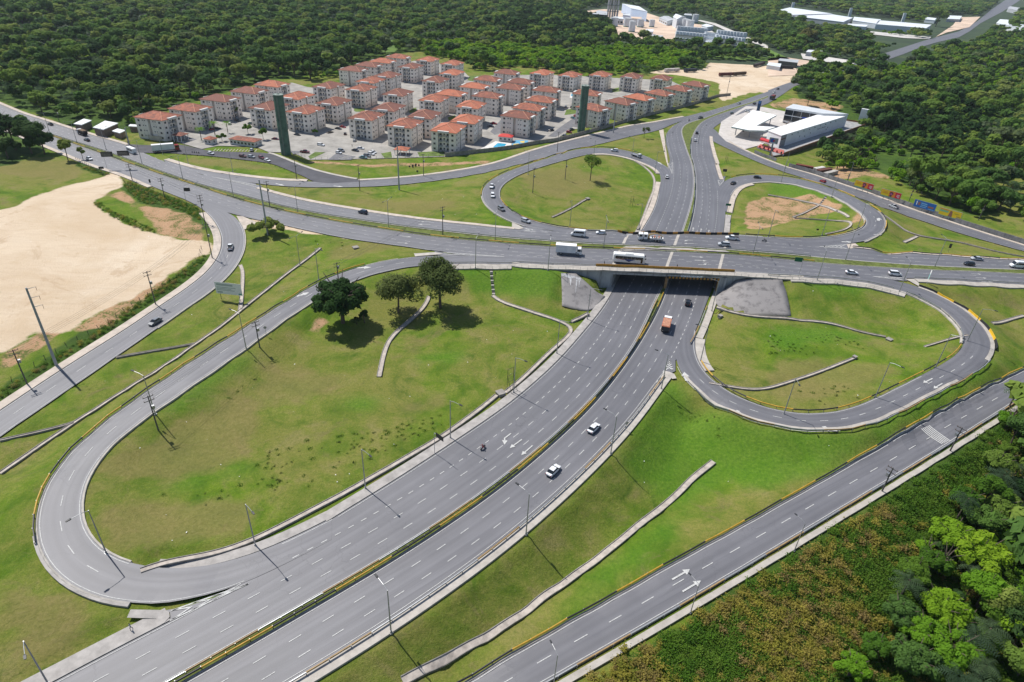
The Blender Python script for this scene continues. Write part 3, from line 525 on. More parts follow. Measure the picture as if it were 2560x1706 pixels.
EL = [(road_BL, seg('LL_I', '30:1240,675', '31:620,225'), -.45, 1), (road_BL, seg('BL_L', '31:620,225', '12:890,1285'), -.45, 1), (road_BL, seg('BL_L', None, '30:2030,765'), -.4, 1), (road_BL, seg('BL_R'), .4, 1), (road_BR, seg('BR_L'), -.4, 1),
  (road_BR, seg('BR_R', None, '22:1420,450'), .45, 1), (road_BR, seg('RL_I', '22:1790,570', None), .45, 0), (road_LL, seg('LL_I', '11:1300,995', '30:1040,650'), -.35, 0), (road_LL, seg('LL_O', '11:1450,880', '30:2030,765'), .35, 0),
  (road_RL, seg('RL_O', '22:1480,450', '23:680,1050'), -.35, 0), (road_RL, seg('RL_I', '23:1400,520', '22:1790,570'), .4, 0), (road_AR, seg('AR_I', '10:2205,560', None), -.4, 0), (road_AR, seg('AR_O', '10:1900,480', None), .4, 0), (road_AN, seg('AN_L'), .35, 0), (road_AS, seg('AS_U'), -.35, 0),
  (road_AS, seg('AS_L', '12:400,970', '13:300,1060'), .4, 0), (road_AS, seg('AS_L', '11:230,595', '11:1650,838'), .4, 0), (road_UL, seg('UL_O', '12:330,668', '12:1450,60'), -.35, 0), (road_UL, seg('UL_I', '12:350,605', '12:1365,120'), .35, 0), (road_UR, seg('UR_O', '13:820,775', '12:1990,165'), .35, 0), (road_UR, seg('UR_I', '13:300,735', '12:2010,320'), -.35, 0),
  (road_S, seg('S_L'), -.35, 0), (road_S, seg('S_R'), .35, 0), (road_FR, seg('FR_L', '11:500,253', '02:1100,1250'), .3, 0), (road_FR, seg('FR_U', '11:950,190', '02:1450,1095'), -.3, 0), (road_GR, seg('GR_L', '02:1930,1340', None), .3, 0), (road_GR, seg('GR_U', '02:2060,1345', None), -.3, 0), (road_AN, seg('AN_U', '11:0,262', '11:2350,640'), -.4, 0), (road_AN, seg('AN_U', '12:700,650', '13:300,738'), -.35, 0), (road_BL, seg('BL_L', '12:1190,640', '12:1345,320'), -.35, 1)]
for par, P, o, lo in EL: line(par, P, o, .13, bool(lo), .06)
def arrow_mesh(kind):
    mb = MB()
    def poly(pts): mb.add([(x, y, 0) for x, y in pts], [tuple(range(len(pts)))])
    if kind == 'straight': poly([(-2.6, -.14), (1.0, -.14), (1.0, .14), (-2.6, .14)]); poly([(1.0, -.55), (2.6, 0), (1.0, .55)])
    elif kind == 'turn': poly([(-2.6, -.14), (0, -.14), (.7, .35), (.5, .6), (-.1, .14), (-2.6, .14)]); poly([(.1, .95), (.95, .0), (1.9, 1.3)])
    else: poly([(-2.4, -.5), (.2, -.35), (.2, -.95), (2.6, .1), (.2, .95), (.2, .42), (-2.4, .25)])
    me = mesh('direction_arrow', mb.V, mb.F, LINE); return me
ARR = {k: arrow_mesh(k) for k in ('straight', 'turn', 'merge')}
def arrow(parent, a, b, kind, lower=False, sc=1.0):
    p, q = G(*pt(a), .085, lower), G(*pt(b), .085, lower); o = link('direction_arrow', ARR[kind], parent)
    place_flat(o, (p+q)/2, q-p); o.scale = (np.linalg.norm(q-p)/5.2, sc, 1)
for a in [(road_S, '32:1310,730', '32:1455,645', 'straight', 0, 1.3), (road_S, '32:1395,828', '32:1545,738', 'straight', 0, 1.3), (road_BL, '22:90,1100', '22:-20,1180', 'straight', 1, 1.1), (road_BL, '22:190,1155', '22:85,1245', 'straight', 1, 1.1), (road_BL, '21:2340,1045', '21:2220,1135', 'turn', 1, 1.2),
  (road_RL, '23:1510,540', '23:1425,580', 'straight', 0, 1.2), (road_RL, '23:1600,585', '23:1520,632', 'straight', 0, 1.2), (road_RL, '23:640,1022', '23:490,980', 'merge', 0, 1.3), (road_RL, '22:2150,900', '22:2060,828', 'merge', 0, 1.1), (road_RL, '22:1600,565', '22:1585,480', 'merge', 0, 1.2),
  (road_LL, '11:920,992', '11:1060,990', 'merge', 0, 1.2), (road_LL, '11:370,1255', '11:490,1220', 'merge', 0, 1.2), (road_FR, '11:180,218', '11:260,240', 'merge', 0, 1.0), (road_FR, '11:710,240', '11:800,250', 'merge', 0, 1.0), (road_UR, '13:965,687', '13:1050,683', 'merge', 0, 1.2), (road_UR, '13:1005,560', '13:1025,535', 'merge', 0, 1.6), (road_UR, '13:670,752', '13:775,758', 'merge', 0, 1.0),
  (road_AS, '12:1650,892', '12:1760,896', 'straight', 0, 1.), (road_AS, '12:1675,924', '12:1790,930', 'straight', 0, 1.), (road_AS, '12:1710,965', '12:1810,968', 'turn', 0, 1.), (road_AN, '12:1660,740', '12:1560,737', 'turn', 0, 1.), (road_AN, '12:1670,772', '12:1575,769', 'straight', 0, 1.),
  (road_AS, '13:1865,1048', '13:1960,1052', 'straight', 0, .9), (road_AS, '13:1905,1085', '13:2010,1088', 'straight', 0, .9), (road_AS, '13:1960,1120', '13:2065,1126', 'straight', 0, .9), (road_BR, '12:1660,655', '12:1665,622', 'straight', 1, 1.), (road_BR, '12:1733,662', '12:1737,632', 'straight', 1, 1.), (road_BR, '12:1805,668', '12:1808,645', 'straight', 1, 1.), (road_AN, '11:1600,570', '11:1510,570', 'straight', 0, .9), (road_AN, '11:1600,595', '11:1490,594', 'straight', 0, .9), (road_AS, '11:1320,698', '11:1430,712', 'straight', 0, .9), (road_AS, '11:1300,760', '11:1400,770', 'straight', 0, .9), (road_UL, '12:1375,45', '12:1340,20', 'merge', 0, 1.0)]: arrow(*a)
def chevrons(parent, tip, base_a, base_b, n, lower=False, w=.35):
    """hatched gore between a tip and two base corners"""
    T, A_, B_ = (G(*pt(x), .09, lower) for x in (tip, base_a, base_b))
    for k in range(n):
        f = .25+.75*k/max(1, n-1); a, b = T+(A_-T)*f, T+(B_-T)*f; apex = T+((A_+B_)/2-T)*max(0, f-.22)
        ax = (T-(A_+B_)/2); ax = ax/np.linalg.norm(ax)*w*1.6
        V = [a, a+ax, apex+ax, b+ax, b, apex]; o = link('chevron', mesh('chevron', V, [(0, 5, 2, 1), (5, 4, 3, 2)], LINE), parent)
    for q in (A_, B_):
        d = q-T; s = np.array([-d[1], d[0], 0]); s = s/np.linalg.norm(s)*.13
        link('gore_line', mesh('gore_line', [T-s, T+s, q+s, q-s], [(0, 1, 2, 3)], LINE), parent)
chevrons(road_BR, '22:1445,370', '22:1405,470', '22:1480,465', 5, True)
chevrons(road_BL, '30:2030,765', '30:1390,1065', '30:1400,985', 4, True, .5)
chevrons(road_AS, '11:2280,890', '11:1720,868', '11:1720,850', 7)
chevrons(road_AN, '12:330,666', '12:105,655', '12:110,628', 4)
chevrons(road_AS, '13:960,1072', '13:1250,1108', '13:1245,1085', 5)
chevrons(road_AN, '13:470,798', '13:730,818', '13:720,780', 6)
chevrons(road_AN, '10:1975,162', '11:0,250', '11:0,232', 8)
chevrons(road_BL, '12:1470,130', '12:1432,30', '12:1470,20', 4, True)
chevrons(road_BR, '12:1905,240', '12:1890,185', '12:1950,185', 3, True)
for i in range(6):                                  # rumble strips across the service road
    p, q = G(*pt(f'23:{1408+i*14},{1000-i*6}'), .06), G(*pt(f'23:{1598+i*14},{1140-i*6}'), .06); d = q-p; s = np.array([-d[1], d[0], 0]); s = s/np.linalg.norm(s)*.17
    N = 6; V = []
    for k in range(N+1): c = p+d*k/N; c[2] = ground(c[0], c[1])[0]+.06; V += [c-s, c+s]
    link('rumble_strip', mesh('rumble_strip', V, [(2*k, 2*k+2, 2*k+3, 2*k+1) for k in range(N)], LINE), road_S)
# ================================================================ THE OVERPASS
BRIDGE = empty('overpass_bridge', tuple(at(1655, 700, 0)))
tag(BRIDGE, 'concrete road overpass with ochre parapet and hazard-striped portal over the lower highway', 'bridge')
BRIDGE_INV = Matrix.Translation(-Vector(BRIDGE.location))
def bpart(name, me):
    o = link(name, me, BRIDGE); o.matrix_parent_inverse = BRIDGE_INV; return o
def stained(name, base, dark, sc=.25):
    m, nt, bs = new_mat(name); g = ND(nt, 'ShaderNodeNewGeometry').outputs['Position']
    mp = ND(nt, 'ShaderNodeMapping'); mp.inputs['Scale'].default_value = (1, 1, .12); nt.links.new(g, mp.inputs[0])
    a = noise(nt, sc*4, 5, .65, mp.outputs[0]); b = noise(nt, sc, 5, .6)
    c = ramp(nt, b, [(.3, tuple(v*.8 for v in base)), (.7, base)]); c = mixc(nt, ramp(nt, a, [(.5, gray(0)), (.72, gray(.8))]), c, dark)
    nt.links.new(c, bs.inputs['Base Color']); bs.inputs['Roughness'].default_value = .9; bump(nt, bs, a, .2, .05); return m
WALLM = stained('stained_concrete', (.40, .41, .42), (.10, .10, .10))
SLOPE = stained('slope_concrete', (.27, .255, .25), (.06, .055, .058), .10)
HAZARD_Y = mat('hazard_orange', (.42, .20, .03), .6, .15, 1.5)
tB = E['BL_L'][near_i(E['BL_L'], pt('12:1190,640'))]-E['BL_L'][near_i(E['BL_L'], pt('12:890,1285'))]; tB = tB/np.linalg.norm(tB); nB = np.array([tB[1], -tB[0], 0])    # nB points right
sE = drape(E['AS_L'], 0); nE = drape(E['AN_U'], 0)
def along(P, a, b): i, j = on_line(P, a), on_line(P, b); return P[min(i, j):max(i, j)+1]
OPEN_L, OPEN_R = 1392, 1868           # survey x of the wing walls' ends on the near edge of the deck
def on_line(P, px):
    X = np.array([pix(p)[0] for p in P]); return int(np.argmin(abs(X-px)))
near = resample(offs(along(sE, OPEN_L-4, OPEN_R+6), -3.3), 3.0); far = resample(offs(along(nE, 1440, 1915), 1.2), 3.0)
n = 40
def rsn(P, n): d = np.r_[0, np.cumsum(np.linalg.norm(np.diff(P[:, :2], axis=0), axis=1))]; s = np.linspace(0, d[-1], n); return np.stack([np.interp(s, d, P[:, k]) for k in range(3)], 1)
near, far = rsn(near, n), rsn(far, n)
V, F = [], []
for p, q in zip(near, far): V += [(p[0], p[1], p[2]-.12), (q[0], q[1], q[2]-.12), (q[0], q[1], q[2]-1.15), (p[0]+.0, p[1]+1.2, p[2]-1.15), (p[0], p[1], p[2]-.42)]
for i in range(n-1):
    for j in range(5): F.append((5*i+j, 5*i+(j+1) % 5, 5*i+5+(j+1) % 5, 5*i+5+j))
F += [(0, 1, 2, 3, 4), tuple(5*(n-1)+k for k in (4, 3, 2, 1, 0))]
me = mesh('deck', V, F, CONC_G); bm = bmesh.new(); bm.from_mesh(me); bmesh.ops.recalc_face_normals(bm, faces=bm.faces); bm.to_mesh(me); bm.free(); bpart('deck', me)
L0, R0 = at(1521, 731, 0), at(1789, 741, 0)
def hit(P, o, d):            # where the line o + t d meets polyline P (plan)
    best = None
    for a, b in zip(P[:-1], P[1:]):
        M = np.array([[d[0], -(b-a)[0]], [d[1], -(b-a)[1]]])
        if abs(np.linalg.det(M)) < 1e-9: continue
        t, s = np.linalg.solve(M, (a-o)[:2])
        if -.01 <= s <= 1.01 and (best is None or abs(t) < abs(best)): best = t
    return o + d*best
nearL, farL = resample(offs(sE, -2.6), 4), resample(offs(nE, .9), 4)
def wall(name, a, b, out, th, z0, z1, m=WALLM):
    mb = MB(); o = np.asarray(out)*th; mb.add([a, b, b+o, a+o]+[a, b, b+o, a+o], []); mb.V = [(p[0], p[1], z0) for p in (a, b, b+o, a+o)]+[(p[0], p[1], z1) for p in (a, b, b+o, a+o)]
    mb.F = [(0, 3, 2, 1), (4, 5, 6, 7), (0, 1, 5, 4), (1, 2, 6, 5), (2, 3, 7, 6), (3, 0, 4, 7)]; mb.M = [0]*6
    return bpart(name, mb.me(name, m))
Lb, Lf = hit(nearL, L0, tB), hit(farL, L0, tB); Rb, Rf = hit(nearL, R0, tB), hit(farL, R0, tB)
wall('abutment', Lb, Lf, -nB, 2.5, -.6, 5.95); wall('abutment', Rb, Rf, nB, 2.5, -.6, 5.95)
def wing(P, lo):
    P = resample(P, 3.0); V, F = [], []
    for p, q in zip(P, offs(P, .6)): V += [(p[0], p[1], lo), (p[0], p[1], p[2]-.43), (q[0], q[1], p[2]-.43), (q[0], q[1], lo)]
    for i in range(len(P)-1):
        for j in range(4): F.append((4*i+j, 4*i+(j+1) % 4, 4*i+4+(j+1) % 4, 4*i+4+j))
    F += [(0, 1, 2, 3), tuple(len(V)-k for k in (1, 2, 3, 4))]
    me = mesh('wing_wall', V, F, WALLM); bm = bmesh.new(); bm.from_mesh(me); bmesh.ops.recalc_face_normals(bm, faces=bm.faces); bm.to_mesh(me); bm.free(); return bpart('wing_wall', me)
dL = drape(nearL, 0); iL = int(np.argmin(np.hypot(*(dL-Lb)[:, :2].T))); iR = int(np.argmin(np.hypot(*(dL-Rb)[:, :2].T)))
i0, i1 = on_line(dL, OPEN_L-6), on_line(dL, OPEN_R+8)
wing(np.vstack([dL[i0:iL], [[Lb[0], Lb[1], 7]]]), -.6); wing(np.vstack([[[Rb[0], Rb[1], 7]], dL[iR+1:i1+1]]), -.6)
fL = drape(resample(offs(nE, .6), 4), 0); j0, j1 = on_line(fL, 1440), on_line(fL, 1915); jL = int(np.argmin(np.hypot(*(fL-Lf)[:, :2].T))); jR = int(np.argmin(np.hypot(*(fL-Rf)[:, :2].T)))
wing(fL[j0:jL+1], -.6); wing(fL[jR:j1+1], -.6)
# pier wall down the median with a striped face, beams, hazard board and height sign on the near face
PC = at(1659, 731, 0); Pn, Pf = hit(nearL, PC, tB), hit(farL, PC, tB)
wall('pier', Pn+tB*.4-nB*.45, Pf-nB*.45, nB, .9, -.3, 5.95, CONC_G)
def face_board(name, a, b, z0, z1, th, m): 
    d = (b-a)/np.linalg.norm(b-a); o = np.array([d[1], -d[0], 0]); return wall(name, a, b, o, th, z0, z1, m)
fb = lambda f: Lb+(Rb-Lb)*f
face_board('fascia_beam', Lb+np.array([0, .3, 0]), Rb+np.array([0, .3, 0]), 5.2, 6.0, .25, WALLM)
fP = float(np.linalg.norm((Pn-Lb)[:2])/np.linalg.norm((Rb-Lb)[:2])); NS = 30
for k in range(NS):
    a, b = fb(fP+(1-fP)*k/NS), fb(fP+(1-fP)*(k+1)/NS); face_board('hazard_stripe', a, b, 4.55, 5.35, .12, HAZARD_Y if k % 2 else BLACKP)
for k in range(9):
    z = .3+k*.5; a, b = Pn-nB*.45+tB*.35, Pn+nB*.45+tB*.35
    mb = MB(); dz = .25; f_ = np.array([0, 0, 0])-tB*.12
    mb.V = [tuple(p) for p in (a+[0, 0, z], b+[0, 0, z+dz], b+[0, 0, z+dz+.25], a+[0, 0, z+.25], a+f_+[0, 0, z], b+f_+[0, 0, z+dz], b+f_+[0, 0, z+dz+.25], a+f_+[0, 0, z+.25])]
    mb.F = [(0, 1, 2, 3), (4, 7, 6, 5), (0, 4, 5, 1), (1, 5, 6, 2), (2, 6, 7, 3), (3, 7, 4, 0)]; mb.M = [0]*6; bpart('hazard_stripe', mb.me('hazard_stripe', HAZARD_Y))
    a, b = Rb-nB*.06+tB*.1, Rb-nB*.06+tB*1.2
    wall('hazard_stripe', a, b, -nB, .05, z, z+.25, HAZARD_Y); wall('hazard_stripe', Rb-nB*.5, Rb, -tB, .08, z+.02, z+.27, HAZARD_Y)
sgn = face_board('sign_panel', fb(.635), fb(.835), 5.42, 6.1, .3, WHITE); BLUEP = mat('blue_print', (.05, .13, .28), .6, 0)
d_ = (Rb-Lb)/np.linalg.norm(Rb-Lb); o_ = np.array([d_[1], -d_[0], 0])
for row, words in ((5.86, (.02, .12, .2, .3, .42, .5, .62, .7, .84)), (5.6, (.04, .1, .24, .34, .45, .58, .66, .8, .9))):
    for w_ in words:
        a = fb(.635+.2*w_)+o_*.3; b = a+d_*.45; wall('print', a, b, o_, .03, row, row+.12, BLUEP)
def barrier(P, off, name, m, h=.95, wb=.42, wt=.2, nseg=1, mats=None):
    P = offs(P, off); out = []
    for k in range(nseg):
        a, b = int(k*(len(P)-1)/nseg), int((k+1)*(len(P)-1)/nseg); Q = P[a:b+1]; nn = normals2(Q); V, F = [], []
        for p, q in zip(Q, nn):
            q = np.r_[q, 0]
            for s, z in ((-wb/2, 0), (-wt/2, .35), (-wt/2, h), (wt/2, h), (wt/2, .35), (wb/2, 0)): V.append(p+q*s+[0, 0, z+.02])
        for i in range(len(Q)-1):
            for j in range(6): F.append((6*i+j, 6*i+(j+1) % 6, 6*i+6+(j+1) % 6, 6*i+6+j))
        F += [(0, 1, 2, 3, 4, 5), tuple(len(V)-k2 for k2 in range(1, 7))]
        me = mesh(name, V, F, mats[k % len(mats)] if mats else m); bm = bmesh.new(); bm.from_mesh(me); bmesh.ops.recalc_face_normals(bm, faces=bm.faces); bm.to_mesh(me); bm.free(); out.append(bpart(name, me))
    return out
barrier(resample(along(sE, 1491, 1833), 2.0), -.35, 'parapet', OCHRE)
barrier(resample(along(nE, 1548, 1848), .65), .4, 'parapet_block', YELLOW, nseg=22, mats=[HAZARD_Y, BLACKP])
barrier(resample(along(nE, 1470, 1548), 2.0), .4, 'parapet', CONC_W, h=.6)
for a, b in (('12:1093,680', '12:925,978'), ('12:1530,695', '12:1418,992'), ('12:1972,735', '12:1900,1015')):      # expansion joints
    p, q = G(*pt(a)), G(*pt(b)); N = 14; s = np.array([.55, 0, 0]); V = []
    for k in range(N+1): c = p+(q-p)*k/N; c[2] = ground(c[0], c[1])[0]+.052; V += [c-s, c+s]
    bpart('expansion_joint', mesh('expansion_joint', V, [(2*k, 2*k+1, 2*k+3, 2*k+2) for k in range(N)], CONC_W))
# slope paving beside the near portal
CONE_L = [[(1403,683,6.4),(1440,684,5.7),(1466,706,3.9),(1493,731,1.7),(1513,741,.35)], [(1404,706,4.6),(1436,716,3.9),(1462,731,2.4),(1487,746,.8),(1505,751,.12)], [(1405,735,2.7),(1432,745,2.0),(1456,756,1.0),(1476,762,.25),(1494,763,.1)], [(1405,764,1.05),(1430,771,.5),(1452,775,.15),(1470,776,.1),(1482,772,.1)]]
CONE_R = [[(1788,743,.3),(1815,722,2.4),(1840,700,5.2),(1880,692,6.6),(1955,699,6.6)], [(1790,757,.12),(1822,748,1.4),(1856,737,3.2),(1900,722,4.6),(1966,730,4.4)], [(1800,768,.1),(1830,770,.5),(1866,768,1.5),(1912,756,2.6),(1973,762,2.4)], [(1815,776,.1),(1845,786,.1),(1880,788,.35),(1925,788,.8),(1978,790,.8)]]
def cone_grid(rows):
    rows = [np.array([at(*q) for q in r]) for r in rows]; n = 17; out = []
    for r in rows: s = np.linspace(0, len(r)-1, n); out.append(np.stack([np.interp(s, range(len(r)), r[:, k]) for k in range(3)], 1))
    Gd = np.array(out); s = np.linspace(0, len(rows)-1, 13)
    return np.stack([[[np.interp(t, range(len(rows)), Gd[:, j, k]) for k in range(3)] for j in range(n)] for t in s])
CG = [cone_grid(CONE_L), cone_grid(CONE_R)]
for Gd in CG:
    a, b = Gd.shape[:2]; V = Gd.reshape(-1, 3); F = [(i*b+j, i*b+j+1, (i+1)*b+j+1, (i+1)*b+j) for i in range(a-1) for j in range(b-1)]
    me = mesh('slope_paving', V, F, [SLOPE], smooth_=True); bm = bmesh.new(); bm.from_mesh(me)
    bmesh.ops.recalc_face_normals(bm, faces=bm.faces)
    if sum(f.normal.z for f in bm.faces) < 0: bmesh.ops.reverse_faces(bm, faces=bm.faces)
    g = bmesh.ops.extrude_face_region(bm, geom=bm.faces[:]); bmesh.ops.translate(bm, verts=[v for v in g['geom'] if isinstance(v, bmesh.types.BMVert)], vec=(0, 0, -.5)); bmesh.ops.recalc_face_normals(bm, faces=bm.faces)
    bm.to_mesh(me); bm.free(); bpart('slope_paving', me)
mb = MB()                                         # spilled whitewash on the left slope paving
for i, (j0_, j1_, k0, k1) in enumerate(((0, 1.2, 0, 6), (1.2, 4.2, 2.2, 3.0), (1.2, 6, 4.2, 4.9), (1.2, 4, 5.2, 5.8))):
    def S_(u, v): a, b = min(int(u), 11), min(int(v), 15); fu, fv = u-a, v-b; Gd = CG[0]; return (Gd[a, b]*(1-fu)*(1-fv)+Gd[a+1, b]*fu*(1-fv)+Gd[a, b+1]*(1-fu)*fv+Gd[a+1, b+1]*fu*fv)+[0, 0, .05]
    N = 7; P1 = [S_(j0_+(j1_-j0_)*t/N, k0+(i > 0)*(t/N)*.5) for t in range(N+1)]; P2 = [S_(j0_+(j1_-j0_)*t/N, k1-(i > 0)*(t/N)*.1) for t in range(N+1)]
    V = [v for ab in zip(P1, P2) for v in ab]; mb.add(V, [(2*t, 2*t+1, 2*t+3, 2*t+2) for t in range(N)])
bpart('whitewash_stain', mb.me('whitewash_stain', mat('whitewash', (.42, .42, .42), .9, .3, 1.2)))

# ================================================================ GUARDRAILS
POST = MB().box(-.07, .07, -.06, .06, -.2, .78).box(-.12, .12, .06, .16, .50, .74).me('post', STEEL)
RAILC = {'y': YELLOW, 'k': BLACKP, 'g': STEEL, 'w': CONC_W, 'o': mat('faded_ochre_rail', (.30, .20, .09), .5, .15, 1)}
def guardrail(label, P, off, pattern='yk', lower=False, bay=4.0, group='steel guardrails along the carriageways', run=3, side=1, posts=True):
    P = resample(drape(offs(resample(P, 2.0), off), 0, lower), bay)
    root = empty('guardrail', tuple(P[len(P)//2])); inv = Matrix.Translation(-Vector(root.location)); tag(root, label, 'guardrail', group)
    nn = normals2(P); t = np.gradient(P, axis=0)
    for k in range(0, len(P)-1, run):
        Q = P[k:min(len(P), k+run+1)]; nq = nn[k:min(len(P), k+run+1)]; V, F = [], []
        for p, q in zip(Q, nq):
            q = np.r_[q, 0]*side
            for s, z in ((.18, .44), (.28, .52), (.18, .60), (.28, .70), (.18, .78), (.04, .78), (.04, .44)): V.append(p+q*s+[0, 0, z+.03])
        c = 7
        for i in range(len(Q)-1):
            for j in range(c): F.append((c*i+j, c*i+(j+1) % c, c*i+c+(j+1) % c, c*i+c+j))
        F += [tuple(range(c)), tuple(len(V)-k2 for k2 in range(1, c+1))]
        me = mesh('rail', V, F, RAILC[pattern[(k//run) % len(pattern)]]); o = link('rail', me, root); o.matrix_parent_inverse = inv
    if posts:
        for p, v in zip(P, t):
            o = link('post', POST, root); o.matrix_parent_inverse = inv; o.location = p; o.rotation_euler = (0, 0, math.atan2(v[1], v[0])+(math.pi if side < 0 else 0))
    return root
for a in [
 ('long grey guardrail on the left side of the lower highway median below the bridge', seg('BL_R', None, '12:1310,1300'), -.55, 'og', True, 1), ('yellow and black guardrail on the right side of the lower highway median below the bridge', seg('BR_L', None, '12:1390,1240'), .6, 'yk', True, -1),
 ('dark guardrail in the lower highway median beyond the bridge', seg('BR_L', '12:1620,660', '02:1650,1270'), .5, 'gk', True, -1), ('grey guardrail along the right pavement of the lower highway', seg('BR_R', None, '22:1370,525'), -.75, 'gog', True, 1),
 ('short rusty guardrail by the right pavement near the underpass', seg('BR_R', '22:1640,240', '12:1770,1350'), -.7, 'og', True, 1), ('yellow and black guardrail round the outside of the near left ramp', seg('LL_O', '11:1000,965', '30:250,410'), -.7, 'yk', False, 1),
 ('yellow and black guardrail round the inside of the near right ramp', seg('RL_I', '23:1850,275', '22:1670,430'), -.7, 'yk', False, 1), ('grey guardrail along the outside of the near right ramp', seg('RL_O', '23:2060,400', '22:1640,655'), .6, 'go', False, -1),
 ('grey guardrail along the inside of the near right ramp below the upper highway', seg('RL_I', '13:1300,1200', '23:1885,230'), -.5, 'gw', False, 1),
 ('yellow and black guardrail along the left edge of the service road', seg('S_L'), .75, 'yk', False, -1), ('ochre and grey guardrail along the right edge of the service road', seg('S_R'), -.55, 'og', False, 1),
 ('grey guardrail on the far side of the upper highway median', seg('AN_L', '00:470,1235', '13:400,890'), -.55, 'g', False, 1), ('yellow and black guardrail on the near side of the upper highway median', seg('AS_U', '00:470,1255', '13:400,945'), .6, 'yk', False, -1),
 ('grey guardrail on the near edge of the upper highway left of the bridge', np.vstack([seg('LL_I', '11:1500,960', '11:2350,958'), seg('AS_L', '12:60,962', '12:760,974')]), -.12, 'g', False, 1), ('grey guardrail on the near edge of the upper highway right of the bridge', seg('RL_I', '12:2060,1030', '13:1180,1165'), -.12, 'g', False, 1),
 ('grey guardrail on the near edge of the upper highway beside the far right slope', seg('AS_L', '13:1320,1090', None), -.15, 'g', False, 1), ('yellow and black guardrail round the outside of the far left ramp', seg('UL_O', '11:2060,340', '02:1180,1410'), .5, 'yk', False, -1),
 ('yellow and black guardrail between the far left ramp and the upper highway', seg('UL_I', '11:2240,370', '12:690,650'), -.5, 'yk', False, 1), ('yellow and black guardrail on the inside of the far right ramp', seg('UR_I', '12:2130,692', '13:925,580'), .6, 'ky', False, -1),
 ('yellow and black guardrail on the outside of the far right ramp', seg('UR_O', '13:1060,640', '12:2000,165'), -.5, 'yk', False, 1), ('black and yellow guardrail on the far edge of the upper highway at right', seg('AN_U', '13:800,815', None), .4, 'ky', False, -1)]:
    guardrail(a[0], a[1], a[2], a[3], a[4], side=a[5])
# bright concrete blocks on the outside of the near right ramp
P = drape(offs(resample(seg('RL_O', '13:1360,1128', '23:2130,320'), 2.0), .7), 0); JB = mat('yellow_barrier', (.62, .38, .02), .55, .1, 1)
root = empty('ramp_barrier', tuple(P[len(P)//2])); tag(root, 'low yellow and black concrete barrier on the outside of the near right ramp', 'barrier'); inv = Matrix.Translation(-Vector(root.location))
for k in range(0, len(P)-3, 3):
    Q = P[k:k+4]; nn = normals2(Q); V, F = [], []
    for p, q in zip(Q, nn):
        q = np.r_[q, 0]
        for s, z in ((-.28, 0), (-.12, .3), (-.1, .75), (.1, .75), (.12, .3), (.28, 0)): V.append(p+q*s+[0, 0, z])
    for i in range(len(Q)-1):
        for j in range(6): F.append((6*i+j, 6*i+(j+1) % 6, 6*i+6+(j+1) % 6, 6*i+6+j))
    F += [(0, 1, 2, 3, 4, 5), tuple(len(V)-k2 for k2 in range(1, 7))]
    o = link('barrier_block', mesh('barrier_block', V, F, JB if (k//3) % 2 else BLACKP), root); o.matrix_parent_inverse = inv
# thin handrail on the outer edge of the near pavement
def handrail(label, P, off, group, name='handrail', h=1.05, bay=2.6, m=STEEL, rails=(.55, 1.05), r=.035, lower=False):
    P = resample(drape(offs(resample(P, 2.0), off), .05, lower), bay); root = empty(name, tuple(P[len(P)//2])); inv = Matrix.Translation(-Vector(root.location)); tag(root, label, 'railing', group)
    pm_ = MB().box(-.04, .04, -.04, .04, -.3, h).me('post', m)
    for p in P: o = link('post', pm_, root); o.matrix_parent_inverse = inv; o.location = p
    for z in rails:
        mb = MB()
        for a, b in zip(P[:-1], P[1:]): mb.tube(a+[0, 0, z], b+[0, 0, z], r, n=4, cap=False)
        o = link('bar', mb.me('bar', m), root); o.matrix_parent_inverse = inv
    return root
handrail('thin pedestrian railing along the near pavement of the bridge', np.vstack([seg('LL_I', '11:1900,945', '11:2350,958')[::1], seg('AS_L', '12:60,962', '13:250,1058')]), -3.15, 'thin railings on the upper pavement')
handrail('thin pedestrian railing curving off along the near right ramp', seg('RL_I', '13:300,1074', '13:1250,1185'), -3.1, 'thin railings on the upper pavement')

